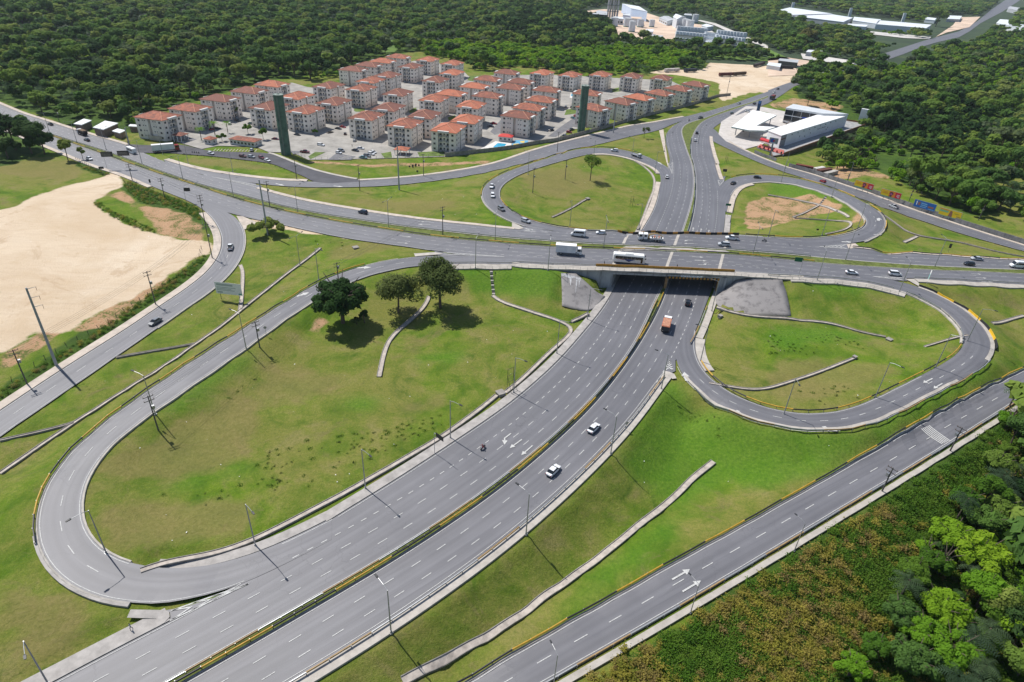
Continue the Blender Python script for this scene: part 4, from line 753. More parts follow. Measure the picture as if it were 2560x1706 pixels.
# ================================================================ DRAINS
DR_F = mat('drain_floor', (.40, .355, .31), .9, .2, .6); DR_W = mat('drain_wall', (.27, .25, .23), .9, .22, .8)
def drain(label, s, w=.8, h=.2, lower=False, dark=None):
    P = gline(s, 1.5, 2.6, lower); [stamp(offs(resample(P, 1.0), o_), lower) for o_ in (-.3, .3)]; root = empty('drain_channel', tuple(P[len(P)//2])); inv = Matrix.Translation(-Vector(root.location)); tag(root, label, 'drain', 'concrete drainage channels in the grass')
    for nm, a, b, hh, m in (('floor', -w/2, w/2, .03, dark or DR_F), ('side_wall', -w/2-.13, -w/2, h, DR_W), ('side_wall', w/2, w/2+.13, h, DR_W)):
        o = link(nm, ribbon_mesh(nm, P, a, b, hh, m, lower, .5, 1.5), root); o.matrix_parent_inverse = inv
for l, s, w_ in [
 ('long straight drainage channel between the access road and the near left ramp', '11:590,808 400,960 200,1110 0,1265 10:2200,1390 1980,1568 20:1880,160 1780,230 1500,430 1150,640 1030,720 700,930 350,1165 0,1410', .9), ('short drainage channel beside the small white notice board', '10:2205,965 2232,1000 2225,1150 2215,1300 2202,1385', 1.0),
 ('upper of two thin drainage channels slanting down from the access road', '20:1065,345 1300,300 1550,260 1790,217', .5), ('lower of two thin drainage channels slanting down from the access road', '20:0,1105 350,1030 680,940', .5),
 ('winding drainage channel leading out from under the two big trees', '11:1590,1250 1560,1330 1480,1420 1380,1500 21:1340,70 1260,130 1200,210 1180,290 1150,400 1130,520', 1.1), ('long drainage channel in the grass beside the left pavement of the lower highway', '30:1150,655 1250,605 1350,560 1500,560 1650,545 1850,490 2095,400 31:150,315 350,215 550,110 760,0 21:1000,1480 1300,1310 1500,1190 1700,1080 1790,1010 2000,860 2130,760 2210,690', 1.0),
 ('drainage channel from the square box up to the foot of the left slope paving', '21:2290,665 2350,620 22:30,600 200,440 340,300 480,180 560,110 590,80 540,40 12:400,1470 200,1400 0,1340 11:2250,1310 2185,1275 2172,1245', 1.0), ('short drainage spur at the foot of the left slope paving', '12:520,1500 600,1450 740,1390', .8),
 ('broad pale drainage channel in the hollow right of the lower highway', '22:1850,1300 1750,1370 1600,1490 32:1400,0 1150,190 900,400 700,560 480,720 300,830 100,1000 31:2095,1085 1900,1180 1700,1300 1500,1410 1300,1500 1200,1560', 1.3), ('drainage channel running from the right slope paving across the grass', '12:1880,1350 2050,1415 2200,1435 2350,1450 13:200,1450 430,1480 560,1490 820,1565 23:800,100 1080,155', .8),
 ('thin dark drainage channel crossing the grass inside the near right ramp', '22:1810,580 1950,600 2200,650 2300,650 23:100,600 400,500 600,430 790,350', .7), ('drainage channel across the brown ground inside the far right ramp', '13:0,320 200,350 460,405 600,450 700,490 740,525', .9), ('slanting drainage channel on the brown ground inside the far right ramp', '13:470,415 400,450 230,525', .8), ('hooked drainage channel on the brown ground inside the far right ramp', '13:240,535 400,540 760,550 770,580 750,620 650,660 530,680', .8),
 ('drainage channel from the far right ramp across to the right', '13:1030,490 1150,570 1350,690 1390,700 1500,715 1750,750 2050,830 2350,890', .9), ('stubby drainage channel joining from the far right grass hollow', '13:1370,700 1250,755', 1.2), ('short straight drainage channel inside the far left ramp', '12:370,525 550,440 680,362', .7), ('curved drainage channel along the inner edge of the far left ramp', '12:1110,0 1200,50 1280,120 1310,180 1300,280 1250,400 1200,540 1155,635', .9), ('short reddish drainage channel at the right edge below the upper highway', '13:2060,1500 2200,1465 2350,1430', .9), ('short drainage channel inside the tight bend of the near right ramp', '23:1440,245 1600,190 1840,140', .6)]: drain(l, s, w_)
def ladder(label, a, b, n, w=1.0):
    p, q = G(*pt(a)), G(*pt(b)); root = empty('drain_steps', tuple((p+q)/2)); inv = Matrix.Translation(-Vector(root.location)); tag(root, label, 'drain steps', 'stepped drains on the banks')
    d = (q-p); d2 = d[:2]/np.linalg.norm(d[:2]); nr = np.array([-d2[1], d2[0], 0])
    for k in range(n):
        c = p+d*(k+.5)/n; c[2] = ground(c[0], c[1])[0]; mb = MB(); L = np.linalg.norm(d)/n*.5; u = d/np.linalg.norm(d)*L/2
        cs = [c-nr*w/2-u, c+nr*w/2-u, c+nr*w/2+u, c-nr*w/2+u]; mb.V = [tuple(x-[0, 0, .3]) for x in cs]+[tuple(x+[0, 0, .25]) for x in cs]; mb.F = [(0, 3, 2, 1), (4, 5, 6, 7), (0, 1, 5, 4), (1, 2, 6, 5), (2, 3, 7, 6), (3, 0, 4, 7)]; mb.M = [0]*6
        o = link('step', mb.me('step', CONC_W if k % 2 else DARK), root); o.matrix_parent_inverse = inv
ladder('black and white stepped drain down the bank left of the bridge', '11:2157,1003', '11:2182,1240', 12); ladder('stepped drain down the bank of the far right ramp', '13:535,338', '13:480,405', 8)
def drain_box(label, s, sz):
    p = G(*pt(s)); mb = MB().box(-sz, sz, -sz, sz, -.4, .5).box(-sz-.1, sz+.1, -sz-.1, sz+.1, .5, .62); o = mb.build('drain_box', DR_W, None, tuple(p), .6); tag(o, label, 'drain box', 'concrete drain boxes')
for l, s, z in (('square concrete drain box beside the long drainage channel', '21:2245,678', 1.0), ('small concrete drain box in the grass inside the far left ramp', '12:695,362', .8), ('white concrete drain box at the end of the channel on the right grass', '23:1110,188', .8), ('grey concrete box in the grass below the right slope paving', '12:1910,1440', .6), ('flat grey concrete slab box left of the upper gore', '11:915,812', 1.0), ('round-mouthed concrete drain head in the right ramp grass', '23:795,348', .5)): drain_box(l, s, z)
# ================================================================ APARTMENT BLOCKS
def apt_wall_mat():
    m, nt, bs = new_mat('painted_render'); g = ND(nt, 'ShaderNodeNewGeometry').outputs['Position']; sp = ND(nt, 'ShaderNodeSeparateXYZ'); nt.links.new(g, sp.inputs[0])
    oi = ND(nt, 'ShaderNodeObjectInfo').outputs['Random']
    mp = ND(nt, 'ShaderNodeMapping'); mp.inputs['Scale'].default_value = (1, 1, .15); nt.links.new(g, mp.inputs[0])
    st = noise(nt, 1.1, 5, .65, mp.outputs[0]); b = noise(nt, .2, 3)
    c = ramp(nt, b, [(.3, (.78, .71, .64)), (.7, (.88, .82, .75))])
    low = ramp(nt, oi, [(0, (.68, .56, .38)), (.35, (.66, .62, .56)), (.7, (.70, .50, .40)), (1, (.68, .58, .44))])
    c = mixc(nt, ramp(nt, sp.outputs[2], [(.0, gray(.8)), (1, gray(0))]), c, low); nt.nodes[-1].label = 'z'
    r_ = [n for n in nt.nodes if n.type == 'VALTORGB'][-1]
    zf = mth(nt, 'DIVIDE', sp.outputs[2], 5.5, True); nt.links.new(zf, r_.inputs[0])
    c = mixc(nt, ramp(nt, st, [(.5, gray(0)), (.75, gray(.5))]), c, (.38, .35, .33))
    nt.links.new(c, bs.inputs['Base Color']); bs.inputs['Roughness'].default_value = .9; return m
def roof_mat():
    m, nt, bs = new_mat('clay_tiles'); oi = ND(nt, 'ShaderNodeObjectInfo').outputs['Random']; tc = ND(nt, 'ShaderNodeTexCoord').outputs['Object']
    n1 = noise(nt, .35, 6, .7); n2 = noise(nt, 2.2, 4, .7); wv = ND(nt, 'ShaderNodeTexWave'); wv.inputs['Scale'].default_value = 1.6; wv.inputs['Distortion'].default_value = .4; nt.links.new(tc, wv.inputs[0])
    c = ramp(nt, n2, [(.25, (.36, .11, .058)), (.55, (.49, .155, .08)), (.8, (.58, .26, .17))])
    k = mth(nt, 'ADD', n1, mth(nt, 'MULTIPLY', mth(nt, 'SUBTRACT', oi, .5), .38))
    c = mixc(nt, ramp(nt, mth(nt, 'ADD', mth(nt, 'MULTIPLY', k, .75), mth(nt, 'MULTIPLY', n2, .3)), [(.40, gray(0)), (.60, gray(.85))]), c, (.15, .065, .05))
    c = mixc(nt, mth(nt, 'MULTIPLY', wv.outputs['Fac'], .25), c, (.16, .05, .03))
    nt.links.new(c, bs.inputs['Base Color']); bs.inputs['Roughness'].default_value = .85; bump(nt, bs, wv.outputs['Fac'], .5, .08); return m
APW, ROOFM = apt_wall_mat(), roof_mat()
RIDGE = mat('ridge_tiles', (.52, .26, .17), .85, .12, 1); GLASS = glass_mat('window_glass'); FRAME = mat('window_frame', (.50, .50, .49), .5, .05); SLABM = mat('white_slab', (.60, .60, .58), .8, .12, .5); ACM = mat('air_conditioner', (.62, .62, .60), .5, .05)
def win_mesh(w, h): return MB().box(-w/2, w/2, -.03, .05, -h/2, h/2, 0).box(-w/2+.07, -.03, -.05, -.028, -h/2+.07, h/2-.07, 1).box(.03, w/2-.07, -.05, -.028, -h/2+.07, h/2-.07, 1).me('window', [FRAME, GLASS])
WIN = {k: win_mesh(*k) for k in ((1.35, 1.2), (.7, .7), (1.2, 2.05), (1.0, 1.1))}
BALC = MB().box(-1.0, 1.0, -.95, 0, -.12, 0, 0).box(-1.0, 1.0, -.95, -.9, 0, .95, 1).box(-1.0, -.95, -.9, 0, 0, .95, 1).box(.95, 1.0, -.9, 0, 0, .95, 1).me('balcony', [SLABM, mat('balcony_railing', (.30, .31, .33), .6, .1)])
AC = MB().box(-.4, .4, -.35, 0, 0, .55, 0).box(-.33, .33, -.37, -.35, .06, .5, 1).me('air_conditioner', [ACM, DARK])
SX, SY, HE = 14.6, 18.6, 11.5                    # short side, long side, eaves
def apt_proto(two_faces):
    """local axes: x along the short facade (faces -y), y along the long one (right face is +x); origin = front right corner of the walls"""
    root = empty('apartment_block', (0, 0, 0)); hx, dx = 3.3, 1.5; hy, dy = .9, 1.6; X0, X1, Y0, Y1 = -SX, 0, 0, SY; cx, cy = -SX/2, SY/2
    poly = [(X0, Y0), (cx-hx, Y0), (cx-hx, Y0+dx), (cx+hx, Y0+dx), (cx+hx, Y0), (X1, Y0), (X1, cy-hy), (X1-dy, cy-hy), (X1-dy, cy+hy), (X1, cy+hy), (X1, Y1), (cx+hx, Y1), (cx+hx, Y1-dx), (cx-hx, Y1-dx), (cx-hx, Y1), (X0, Y1), (X0, cy+hy), (X0+dy, cy+hy), (X0+dy, cy-hy), (X0, cy-hy)]
    MB().prism(poly, -.8, HE+.15).build('wall', APW, root)
    ov = .75; a = (X0-ov, Y0-ov, HE), (X1+ov, Y0-ov, HE), (X1+ov, Y1+ov, HE), (X0-ov, Y1+ov, HE); hw = (X1-X0)/2+ov; rz = HE+2.9; r0, r1 = (cx, Y0-ov+hw*.92, rz), (cx, Y1+ov-hw*.92, rz)
    V = [(x, y, z+.0) for x, y, z in a]+[r0, r1]+[(x, y, HE+.18) for x, y, z in a]
    rf = MB().add(V, [(6, 7, 4), (7, 8, 5, 4), (8, 9, 5), (9, 6, 4, 5), (0, 1, 7, 6), (1, 2, 8, 7), (2, 3, 9, 8), (3, 0, 6, 9), (0, 3, 2, 1)]).build('roof', ROOFM, root)
    mb = MB()
    for p, q in ((V[6], r0), (V[7], r0), (V[8], r1), (V[9], r1), (r0, r1)): mb.tube((p[0], p[1], p[2]+.03), (q[0], q[1], q[2]+.03), .16, n=5)
    mb.build('ridge', RIDGE, rf)
    for yy in (Y0-ov-.1, Y1-1.2+ov+.1): MB().box(cx-hx, cx+hx, yy, yy+1.3, HE-.55, HE+.62).build('lintel_slab', SLABM, root)
    for xx in (X1-.9, ): MB().box(xx, xx+1.7, cy-hy, cy+hy, HE-.4, HE+.5).build('lintel_slab', SLABM, root)
    def w(k, x, y, z, face):
        o = link('window', WIN[k], root, (x, y, z), (0, 0, {0: 0, 1: math.pi/2, 2: math.pi, 3: -math.pi/2}[face]))
    for st in range(4):
        z0 = st*2.78
        for x in (cx-5.4, cx+5.4): w((1.35, 1.2), x, Y0-.0, z0+1.75, 0)
        for x in (cx-2.1, cx+2.1):
            w((1.2, 2.05), x, Y0+dx, z0+1.25, 0); link('balcony', BALC, root, (x, Y0+dx, z0+.18))
        w((1.0, 1.1), cx, Y0+dx, z0+1.75, 0)
        if (st*7) % 3 != 1: link('air_conditioner', AC, root, (cx, Y0+dx, z0+.45))
        faces = ((X1, 1),) + (((X0, 3),) if two_faces else ())
        for xx, fc in faces:
            for y in (2.3, 16.3): w((1.35, 1.2), xx, y, z0+1.75, fc)
            for y in (5.0, 6.5, 12.1, 13.6): w((.7, .7), xx, y, z0+2.0, fc)
    return root
APT_R, APT_L = apt_proto(False), None
def apt_proto_swapped():
    r = apt_proto(True)
    return r
APT_L = apt_proto_swapped()
APTS = [
 ('left-hand row along the forest edge', -15, 1, '00:1660,1065 1945,990 2205,905 01:110,835 310,775'), ('short row just behind the left water tower', -16, 0, '01:130,1020 390,920 690,820'), ('row right of the left water tower', -15, 0, '01:480,1055 745,975 1000,845 1085,770 1240,720'),
 ('far-left back row against the forest', -14, 1, '01:1030,640 1165,600 1290,565 1425,525'), ('back cluster beside the bright green field', -16, 0, '01:1455,635 1690,765 1610,570 1840,605 1840,695'), ('front row facing the near car park', -12, 0, '01:1065,1115 1430,1185 1840,1230'),
 ('second row behind the near car park', -12, 0, '01:1270,1030 1610,1100 2010,1145'), ('third row behind the near car park', -13, 0, '01:1350,890 1690,945 2040,1005'), ('middle cluster left of the right water tower', -17, 1, '01:1945,860 2150,795 2260,730 2280,880 02:80,670 130,805 215,755'),
 ('back row nearest the sandy truck yard', -25, 0, '02:310,695 575,715 860,712 1150,728 1430,745'), ('short column beside the right water tower', -20, 1, '02:230,1060 320,990 420,920 460,830 830,860'), ('right-hand row along the frontage road wall', -40, 1, '02:910,1005 1160,950 1320,910 1500,870 1670,830 1820,790')]
for row, ang, swap, s in APTS:
    for i, (px, py) in enumerate(tr(s)):
        f = at(px, py, HE+.05); th = R_(ang)
        o = copy_tree(APT_L if swap else APT_R)
        u = np.array([math.cos(th), math.sin(th), 0]); v = np.array([-math.sin(th), math.cos(th), 0]); p = f-u*.75+v*.75
        if swap: o.rotation_euler = (0, 0, th-math.pi/2+math.pi/2*0); o.location = (p[0], p[1], 0)
        else: o.rotation_euler = (0, 0, th); o.location = (p[0], p[1], 0)
        if swap:      # long windowed facade looks at the camera: turn the block so that its -x face is the front
            o.rotation_euler = (0, 0, th+math.pi/2); q = p; o.location = (q[0], q[1], 0)
        tag(o, f'red-roofed block, {nth(i)} from the left of the {row}', 'apartment block', 'apartment blocks of the housing estate')
drop_tree(APT_R); drop_tree(APT_L)
# ground of the estate: yards, lanes, parking bays
YARD = mat('yard_concrete', (.30, .285, .26), .9, .18, .12)
patch('estate_yard', '00:1640,1310 1480,1230 1760,1050 2200,900 01:0,840 330,760 470,800 700,830 1050,690 1450,560 1850,600 1950,700 02:0,690 400,690 1000,720 1450,740 1560,790 1250,900 700,1080 690,1170 560,1190 380,1290 0,1360 01:2300,1370 1740,1440 1200,1455 480,1470 330,1400 120,1400 00:2350,1350 2000,1340 1850,1370', YARD, .05)
LANE = mat('estate_asphalt', (.15, .15, .16), .9, .12, .2)
for nm, s in (('estate_lane', '01:60,1240 480,1250 720,1190 830,1160 800,1230 620,1300 820,1330 1070,1340 870,1470 660,1470 760,1390 560,1370 340,1420 320,1390 480,1330 300,1270'), ('estate_lane', '02:330,1255 470,1150 590,1070 690,1100 640,1180 560,1165 400,1260'), ('estate_lane', '00:1680,1230 1900,1200 2100,1140 2330,1150 2330,1200 2100,1180 1960,1230 1760,1300'), ('estate_lane', '01:2150,1210 2250,1100 2330,1090 2330,1160 2230,1230 2190,1240')): patch(nm, s, LANE, .09)
BAY = mat('bay_paint', (.62, .58, .48), .8, .12, 1)
def bays(a, b, n, depth, flip=1):
    p, q = G(*pt(a), .13), G(*pt(b), .13); d = (q-p)/n; t = d/np.linalg.norm(d); s = np.array([-t[1], t[0], 0])*flip
    par = bpy.data.objects.get('estate_yard')
    for k in range(n+1):
        c = p+d*k; V = [c-t*.12, c+t*.12, c+t*.12+s*depth, c-t*.12+s*depth]
        for x in V: x[2] = ground(x[0], x[1])[0]+.12
        link('bay_line', mesh('bay_line', V, [(0, 1, 2, 3)] if flip > 0 else [(3, 2, 1, 0)], BAY), par)
for a in (('00:1960,1390', '00:2340,1395', 13, 4.6, 1), ('01:700,1310', '01:1090,1345', 9, 4.5, 1), ('01:500,1455', '01:640,1400', 5, 4.5, -1), ('01:760,1460', '01:860,1400', 5, 4.5, -1), ('01:1050,1400', '01:1180,1370', 4, 4.5, -1), ('01:60,1260', '01:430,1265', 9, 4.5, 1)): bays(*a)
LAWNM = mat('estate_lawn', (.10, .15, .03), .95, .3, .25)
for s_ in ('01:740,760 830,735 950,745 880,765', '01:900,1000 1000,990 1000,1030 900,1030', '01:1400,1010 1470,990 1480,1030 1410,1040', '01:1760,1080 1830,1060 1830,1100 1770,1110', '01:1960,700 2080,690 2000,750 1940,740', '02:500,1010 620,990 620,1040 480,1060', '02:920,820 1000,800 1000,840 920,850', '01:1100,1350 1230,1350 1250,1450 1180,1455', '01:1480,1400 1730,1390 1730,1435 1500,1440', '01:480,1440 540,1400 640,1400 500,1465', '00:2000,1230 2130,1220 2150,1250 2010,1250', '02:680,1150 800,1130 840,1170 720,1200', '01:620,830 700,815 760,850 640,860'): patch('estate_lawn', s_, LAWNM, .13)
# pools
POOL = mat('pool_water', (.02, .35, .55), .08, .06, 1.2, spec=.5); TILE_B = mat('pool_paving', (.62, .60, .57), .8, .08, .5)
def pool(label, s_deck, s_water):
    def ring(s, dz): return drape(np.array([G(x, y) for x, y in tr(s)]), dz)
    D, W_ = ring(s_deck, 0), ring(s_water, 0); root = empty('swimming_pool', tuple(D.mean(0))); inv = Matrix.Translation(-Vector(root.location)); tag(root, label, 'pool', 'pools of the estate')
    o = MB().prism([(p[0], p[1]) for p in D], D[:, 2].mean()-.3, D[:, 2].mean()+.16).build('paving', TILE_B, root); o.matrix_parent_inverse = inv
    o = MB().prism([(p[0], p[1]) for p in W_], D[:, 2].mean()+.0, D[:, 2].mean()+.20).build('water', POOL, root); o.matrix_parent_inverse = inv
pool('small blue pool on white paving beside the front row of blocks', '01:2060,1370 2200,1300 2345,1320 2340,1350 2140,1385', '01:2175,1355 2220,1317 2300,1325 2265,1362')
pool('long pale blue pool behind the right water tower', '02:530,900 540,855 720,870 720,925', '02:540,885 545,866 640,873 640,893')
COURT_B, COURT_Y = mat('court_blue', (.10, .32, .50), .8, .1, 1), mat('court_yellow', (.62, .45, .10), .8, .1, 1)
c0 = patch('play_court', '02:0,1325 30,1290 150,1292 140,1335 0,1350', COURT_B, .11)
for k, s in enumerate(('02:70,1300 120,1297 110,1315 80,1312', '02:10,1325 60,1320 80,1335 20,1342')):
    Q = drape(np.array([G(x, y) for x, y in tr(s)]), .14); link('court_spot', mesh('court_spot', Q, [tuple(range(len(Q)))[::-1]], COURT_Y), c0)
# small tiled pavilions of the estate
def pavilion(name, label, s, w, d, h, ang, closed=True, glass=False, rise=1.5):
    """s: pixel of the nearest eave corner; w along the left-hand facade, d along the right-hand one"""
    px, py = pt(s); f = at(px, py, h); th = R_(ang); root = empty(name, (f[0], f[1], 0), th); tag(root, label, 'pavilion' if not closed else 'lodge', 'small tiled buildings at the estate entrance')
    if closed: MB().box(-w+.5, -.5, .5, d-.5, -.2, h).build('wall', mat('lodge_wall', (.62, .60, .57), .9, .06, .6), root)
    else:
        pm_ = MB().box(-.15, .15, -.15, .15, -.2, h).me('column', WHITE)
        for x in (-w+.7, -w/2, -.7):
            for y in (.7, d-.7): link('column', pm_, root, (x, y, 0))
    r = min(w, d)/2; A = [(-w, 0, h), (0, 0, h), (0, d, h), (-w, d, h)]
    r0, r1 = ((-w+r, d/2, h+rise), (-r, d/2, h+rise)) if w > d else ((-w/2, r, h+rise), (-w/2, d-r, h+rise))
    V = A+[(x, y, h+.15) for x, y, z in A]+[r0, r1]
    F = ([(4, 5, 9, 8), (5, 6, 9), (6, 7, 8, 9), (7, 4, 8)] if w > d else [(4, 5, 8), (5, 6, 9, 8), (6, 7, 9), (7, 4, 8, 9)])+[(0, 1, 5, 4), (1, 2, 6, 5), (2, 3, 7, 6), (3, 0, 4, 7), (0, 3, 2, 1)]
    MB().add(V, F).build('roof', ROOFM, root)
    if closed:
        n = max(2, int(w/2.4))
        for k in range(n): link('window', WIN[(1.35, 1.2)], root, (-w+.5+(w-1)*(k+.5)/n, .5, h*.55))
        for k in range(max(1, int(d/3))): link('window', WIN[(1.0, 1.1)], root, (-.5, .5+(d-1)*(k+.5)/max(1, int(d/3)), h*.55), (0, 0, math.pi/2))
    return root
pavilion('gatehouse_canopy', 'open tiled gate canopy beside the leftmost block', '00:1660,1255', 6.5, 7, 3.6, -14, False)
pavilion('gate_lodge', 'small square tiled gate lodge by the estate entrance', '00:1935,1290', 6, 5.5, 3.0, -20)
pavilion('club_house', 'long low tiled club house with wide windows by the parking bays', '00:2335,1310', 17, 8, 3.2, -14)
pavilion('barbecue_pavilion', 'tiled barbecue pavilion in front of the second block by the car park', '01:1385,1390', 8, 7.5, 3.0, -8, False)
pavilion('pool_pavilion', 'bright red roofed pavilion beside the small blue pool', '01:2350,1268', 9, 6, 2.8, -10, True)
[c for c in KIDS[bpy.data.objects['pool_pavilion'].as_pointer()] if c.name.startswith('roof')][0].data.materials[0] = mat('red_roof', (.55, .05, .04), .7, .1, 1)
# two green water towers
GREEN = mat('tower_green', (.085, .15, .115), .75, .22, .35, bmp=.2)
for label, b, t, r in (('tall green concrete water tower standing by the gate road', '01:278,1418', '01:200,872', 2.6), ('tall green concrete water tower right of the estate pool', '02:632,1212', '02:661,790', 2.5)):
    p = G(*pt(b)); hs = np.arange(18, 48, .25); tx, ty = pt(t); h = float(hs[int(np.argmin([abs(pix(p+[0, 0, z])[1]-ty) for z in hs]))])
    root = empty('water_tower', tuple(p)); tag(root, label, 'water tower', 'green water towers of the estate')
    MB().tube((0, 0, -.5), (0, 0, h), r, r, 28).build('shaft', GREEN, root, smooth_=False)
    MB().tube((0, 0, h), (0, 0, h+.3), r+.18, r+.18, 28).tube((0, 0, h+.3), (0, 0, h+.75), r*.3, r*.25, 12).build('cap', mat('tower_cap', (.25, .30, .27), .8, .1), root)
    mb = MB(); 
    for k in range(16): a = 2*math.pi*k/16; mb.tube((math.cos(a)*(r-.1), math.sin(a)*(r-.1), h+.3), (math.cos(a)*(r-.1), math.sin(a)*(r-.1), h+1.3), .04, n=4)
    for z in (.8, 1.3):
        for k in range(16): a, b2 = 2*math.pi*k/16, 2*math.pi*(k+1)/16; mb.tube((math.cos(a)*(r-.1), math.sin(a)*(r-.1), h+z), (math.cos(b2)*(r-.1), math.sin(b2)*(r-.1), h+z), .035, n=4)
    mb.build('top_railing', STEEL, root)
    mb = MB().tube((-.25, -r-.12, 0), (-.25, -r-.12, h), .04, n=4).tube((.25, -r-.12, 0), (.25, -r-.12, h), .04, n=4)
    for k in range(int(h/.6)): mb.tube((-.25, -r-.12, k*.6), (.25, -r-.12, k*.6), .03, n=4)
    mb.build('ladder', STEEL, root)
    for k in range(int(h/3.3)): MB().tube((0, 0, 3.3*(k+1)-.06), (0, 0, 3.3*(k+1)+.06), r+.03, r+.03, 28).build('ring_joint', GREEN, root)
# estate boundary walls and fence
def long_wall(name, label, P, h, th, m, panel=3.2, group='boundary walls', post=True):
    P = resample(drape(P, 0), panel); root = empty(name, tuple(P[len(P)//2])); inv = Matrix.Translation(-Vector(root.location)); tag(root, label, 'wall', group); nn = normals2(P)
    for i in range(len(P)-1):
        a, b = P[i], P[i+1]; q = np.r_[nn[i], 0]*th/2; z = max(a[2], b[2])+h; lo = min(a[2], b[2])-.6
        V = [(p[0], p[1], zz) for zz in (lo, z) for p in (a-q, b-q, b+q, a+q)]
        o = link('panel', mesh('panel', V, [(0, 3, 2, 1), (4, 5, 6, 7), (0, 1, 5, 4), (1, 2, 6, 5), (2, 3, 7, 6), (3, 0, 4, 7)], m), root); o.matrix_parent_inverse = inv
        if post:
            V = [(p[0], p[1], zz) for zz in (lo, z+.1) for p in (a+[-.14, -.14, 0], a+[.14, -.14, 0], a+[.14, .14, 0], a+[-.14, .14, 0])]
            o = link('pillar', mesh('pillar', V, [(0, 3, 2, 1), (4, 5, 6, 7), (0, 1, 5, 4), (1, 2, 6, 5), (2, 3, 7, 6), (3, 0, 4, 7)], m), root); o.matrix_parent_inverse = inv
    return root
WALLG = mat('old_block_wall', (.27, .25, .22), .95, .22, .6); WALLB = mat('beige_wall', (.50, .45, .36), .9, .12, .4); WALLD = mat('grey_block_wall', (.20, .20, .205), .95, .22, .5)
long_wall('boundary_wall', 'long weathered wall between the estate and the frontage road', gline('01:1738,1440 2000,1410 2200,1388 02:0,1368 250,1320 400,1302 640,1240 830,1188 1000,1135 1250,1065 1500,1005 1730,945 1890,890 2005,880', 3, 1), 2.2, .22, WALLG)
long_wall('boundary_wall', 'grey block wall behind the station road pavement', offs(seg('GR_U', '13:170,50', None), 2.7), 2.1, .2, WALLD)
long_wall('boundary_wall', 'beige wall box left of the estate gate canopy', gline('00:1325,1230 1400,1212 1530,1255 1535,1300 1400,1290 1330,1265', 3, 0), 2.6, .2, WALLB)
def wire_fence(label, P, h, bay, group='wire fences', m=STEEL, wires=(.4, .9, 1.5), tilt=0):
    P = resample(drape(P, 0), bay); root = empty('wire_fence', tuple(P[len(P)//2])); inv = Matrix.Translation(-Vector(root.location)); tag(root, label, 'fence', group)
    pm_ = MB().box(-.06, .06, -.06, .06, -.3, h).me('post', m)
    for p in P: o = link('post', pm_, root, tuple(p), (random.uniform(-tilt, tilt), random.uniform(-tilt, tilt), random.random())); o.matrix_parent_inverse = inv
    for z in wires:
        mb = MB()
        for a, b in zip(P[:-1], P[1:]): mb.tube(a+[0, 0, z], b+[0, 0, z], .018, n=3, cap=False)
        o = link('wire', mb.me('wire', m), root); o.matrix_parent_inverse = inv
wire_fence('thin wire fence in front of the near car park', gline('01:330,1410 480,1470 900,1472 1300,1455 1738,1440', 3, 1), 1.9, 3.2)
wire_fence('tilting dark post fence along the sandy lot beside the access road', gline('20:0,640 250,470 450,350 620,240 750,170 10:950,1530 1200,1360 1400,1230 1600,1100 1750,1000 1830,900 1850,820', 3, 1), 1.5, 3.6, m=WOOD, tilt=.22)
wire_fence('dark post fence at the upper corner of the sandy lot', gline('10:1130,190 1160,240 1250,270 1400,340 1480,390', 3, 1), 1.5, 3.0, m=WOOD, tilt=.15)
wire_fence('dark post fence on the grass by the overhead signs', gline('10:700,0 800,50 880,100 960,150', 2, 1), 1.5, 2.6, m=WOOD, tilt=.15)
wire_fence('short bollard fence between the gate road and the grass', gline('00:1560,1410 1900,1440 2200,1470 01:0,1492 140,1515 11:260,90', 3, 1), .8, 4.0, m=DARK, wires=(.6,))
# ================================================================ LAMP POSTS, POWER POLES, SIGNS
def solve_h(p, t, lo=2., hi=40.):
    hs = np.arange(lo, hi, .1); return float(hs[int(np.argmin([np.hypot(*(np.array(pix(p+[0, 0, z]))-np.array(t))) for z in hs]))])
LED = mat('lamp_lens', (.5, .5, .5), .3, 0)
def lamp_proto(h, arms):
    root = empty('lamp_post', (0, 0, 0))
    MB().tube((0, 0, -.4), (0, 0, h), .15, .085, 10).build('pole', STEEL, root); MB().tube((0, 0, -.3), (0, 0, .5), .24, .2, 10).box(-.3, .3, -.3, .3, -.3, .06).build('base', STEEL, root)
    for sgn in arms:
        a = MB().tube((0, 0, h-.1), (sgn*1.2, 0, h+.25), .06, n=6).tube((sgn*1.2, 0, h+.25), (sgn*3.0, 0, h+.35), .055, .045, n=6).build('arm', STEEL, root)
        x0, x1 = sorted((sgn*2.9, sgn*3.75)); MB().loft([[(sgn*2.85, -.1, h+.28), (sgn*2.85, .1, h+.28), (sgn*2.85, .1, h+.42), (sgn*2.85, -.1, h+.42)], [(sgn*3.1, -.2, h+.27), (sgn*3.1, .2, h+.27), (sgn*3.1, .2, h+.47), (sgn*3.1, -.2, h+.47)], [(sgn*3.8, -.16, h+.30), (sgn*3.8, .16, h+.30), (sgn*3.8, .16, h+.42), (sgn*3.8, -.16, h+.42)]]).build('luminaire', DARK, a)
    return root
LAMP1, LAMP2 = lamp_proto(11.4, (1,)), lamp_proto(11.4, (1, -1))
CENTRES = {'B': np.vstack([E['BL_R'], E['BR_L']]), 'LL': midline('LL_I', 'LL_O'), 'RL': midline('RL_I', 'RL_O'), 'UL': midline('UL_I', 'UL_O'), 'UR': midline('UR_I', 'UR_O'), 'AS': E['AS_U'], 'AN': E['AN_L'], 'AR': midline('AR_I', 'AR_O'), 'FR': midline('FR_L', 'FR_U'), 'S': midline('S_R', 'S_L'), 'GR': midline('GR_L', 'GR_U'), 'A': np.vstack([E['AS_U'], E['AN_L']])}
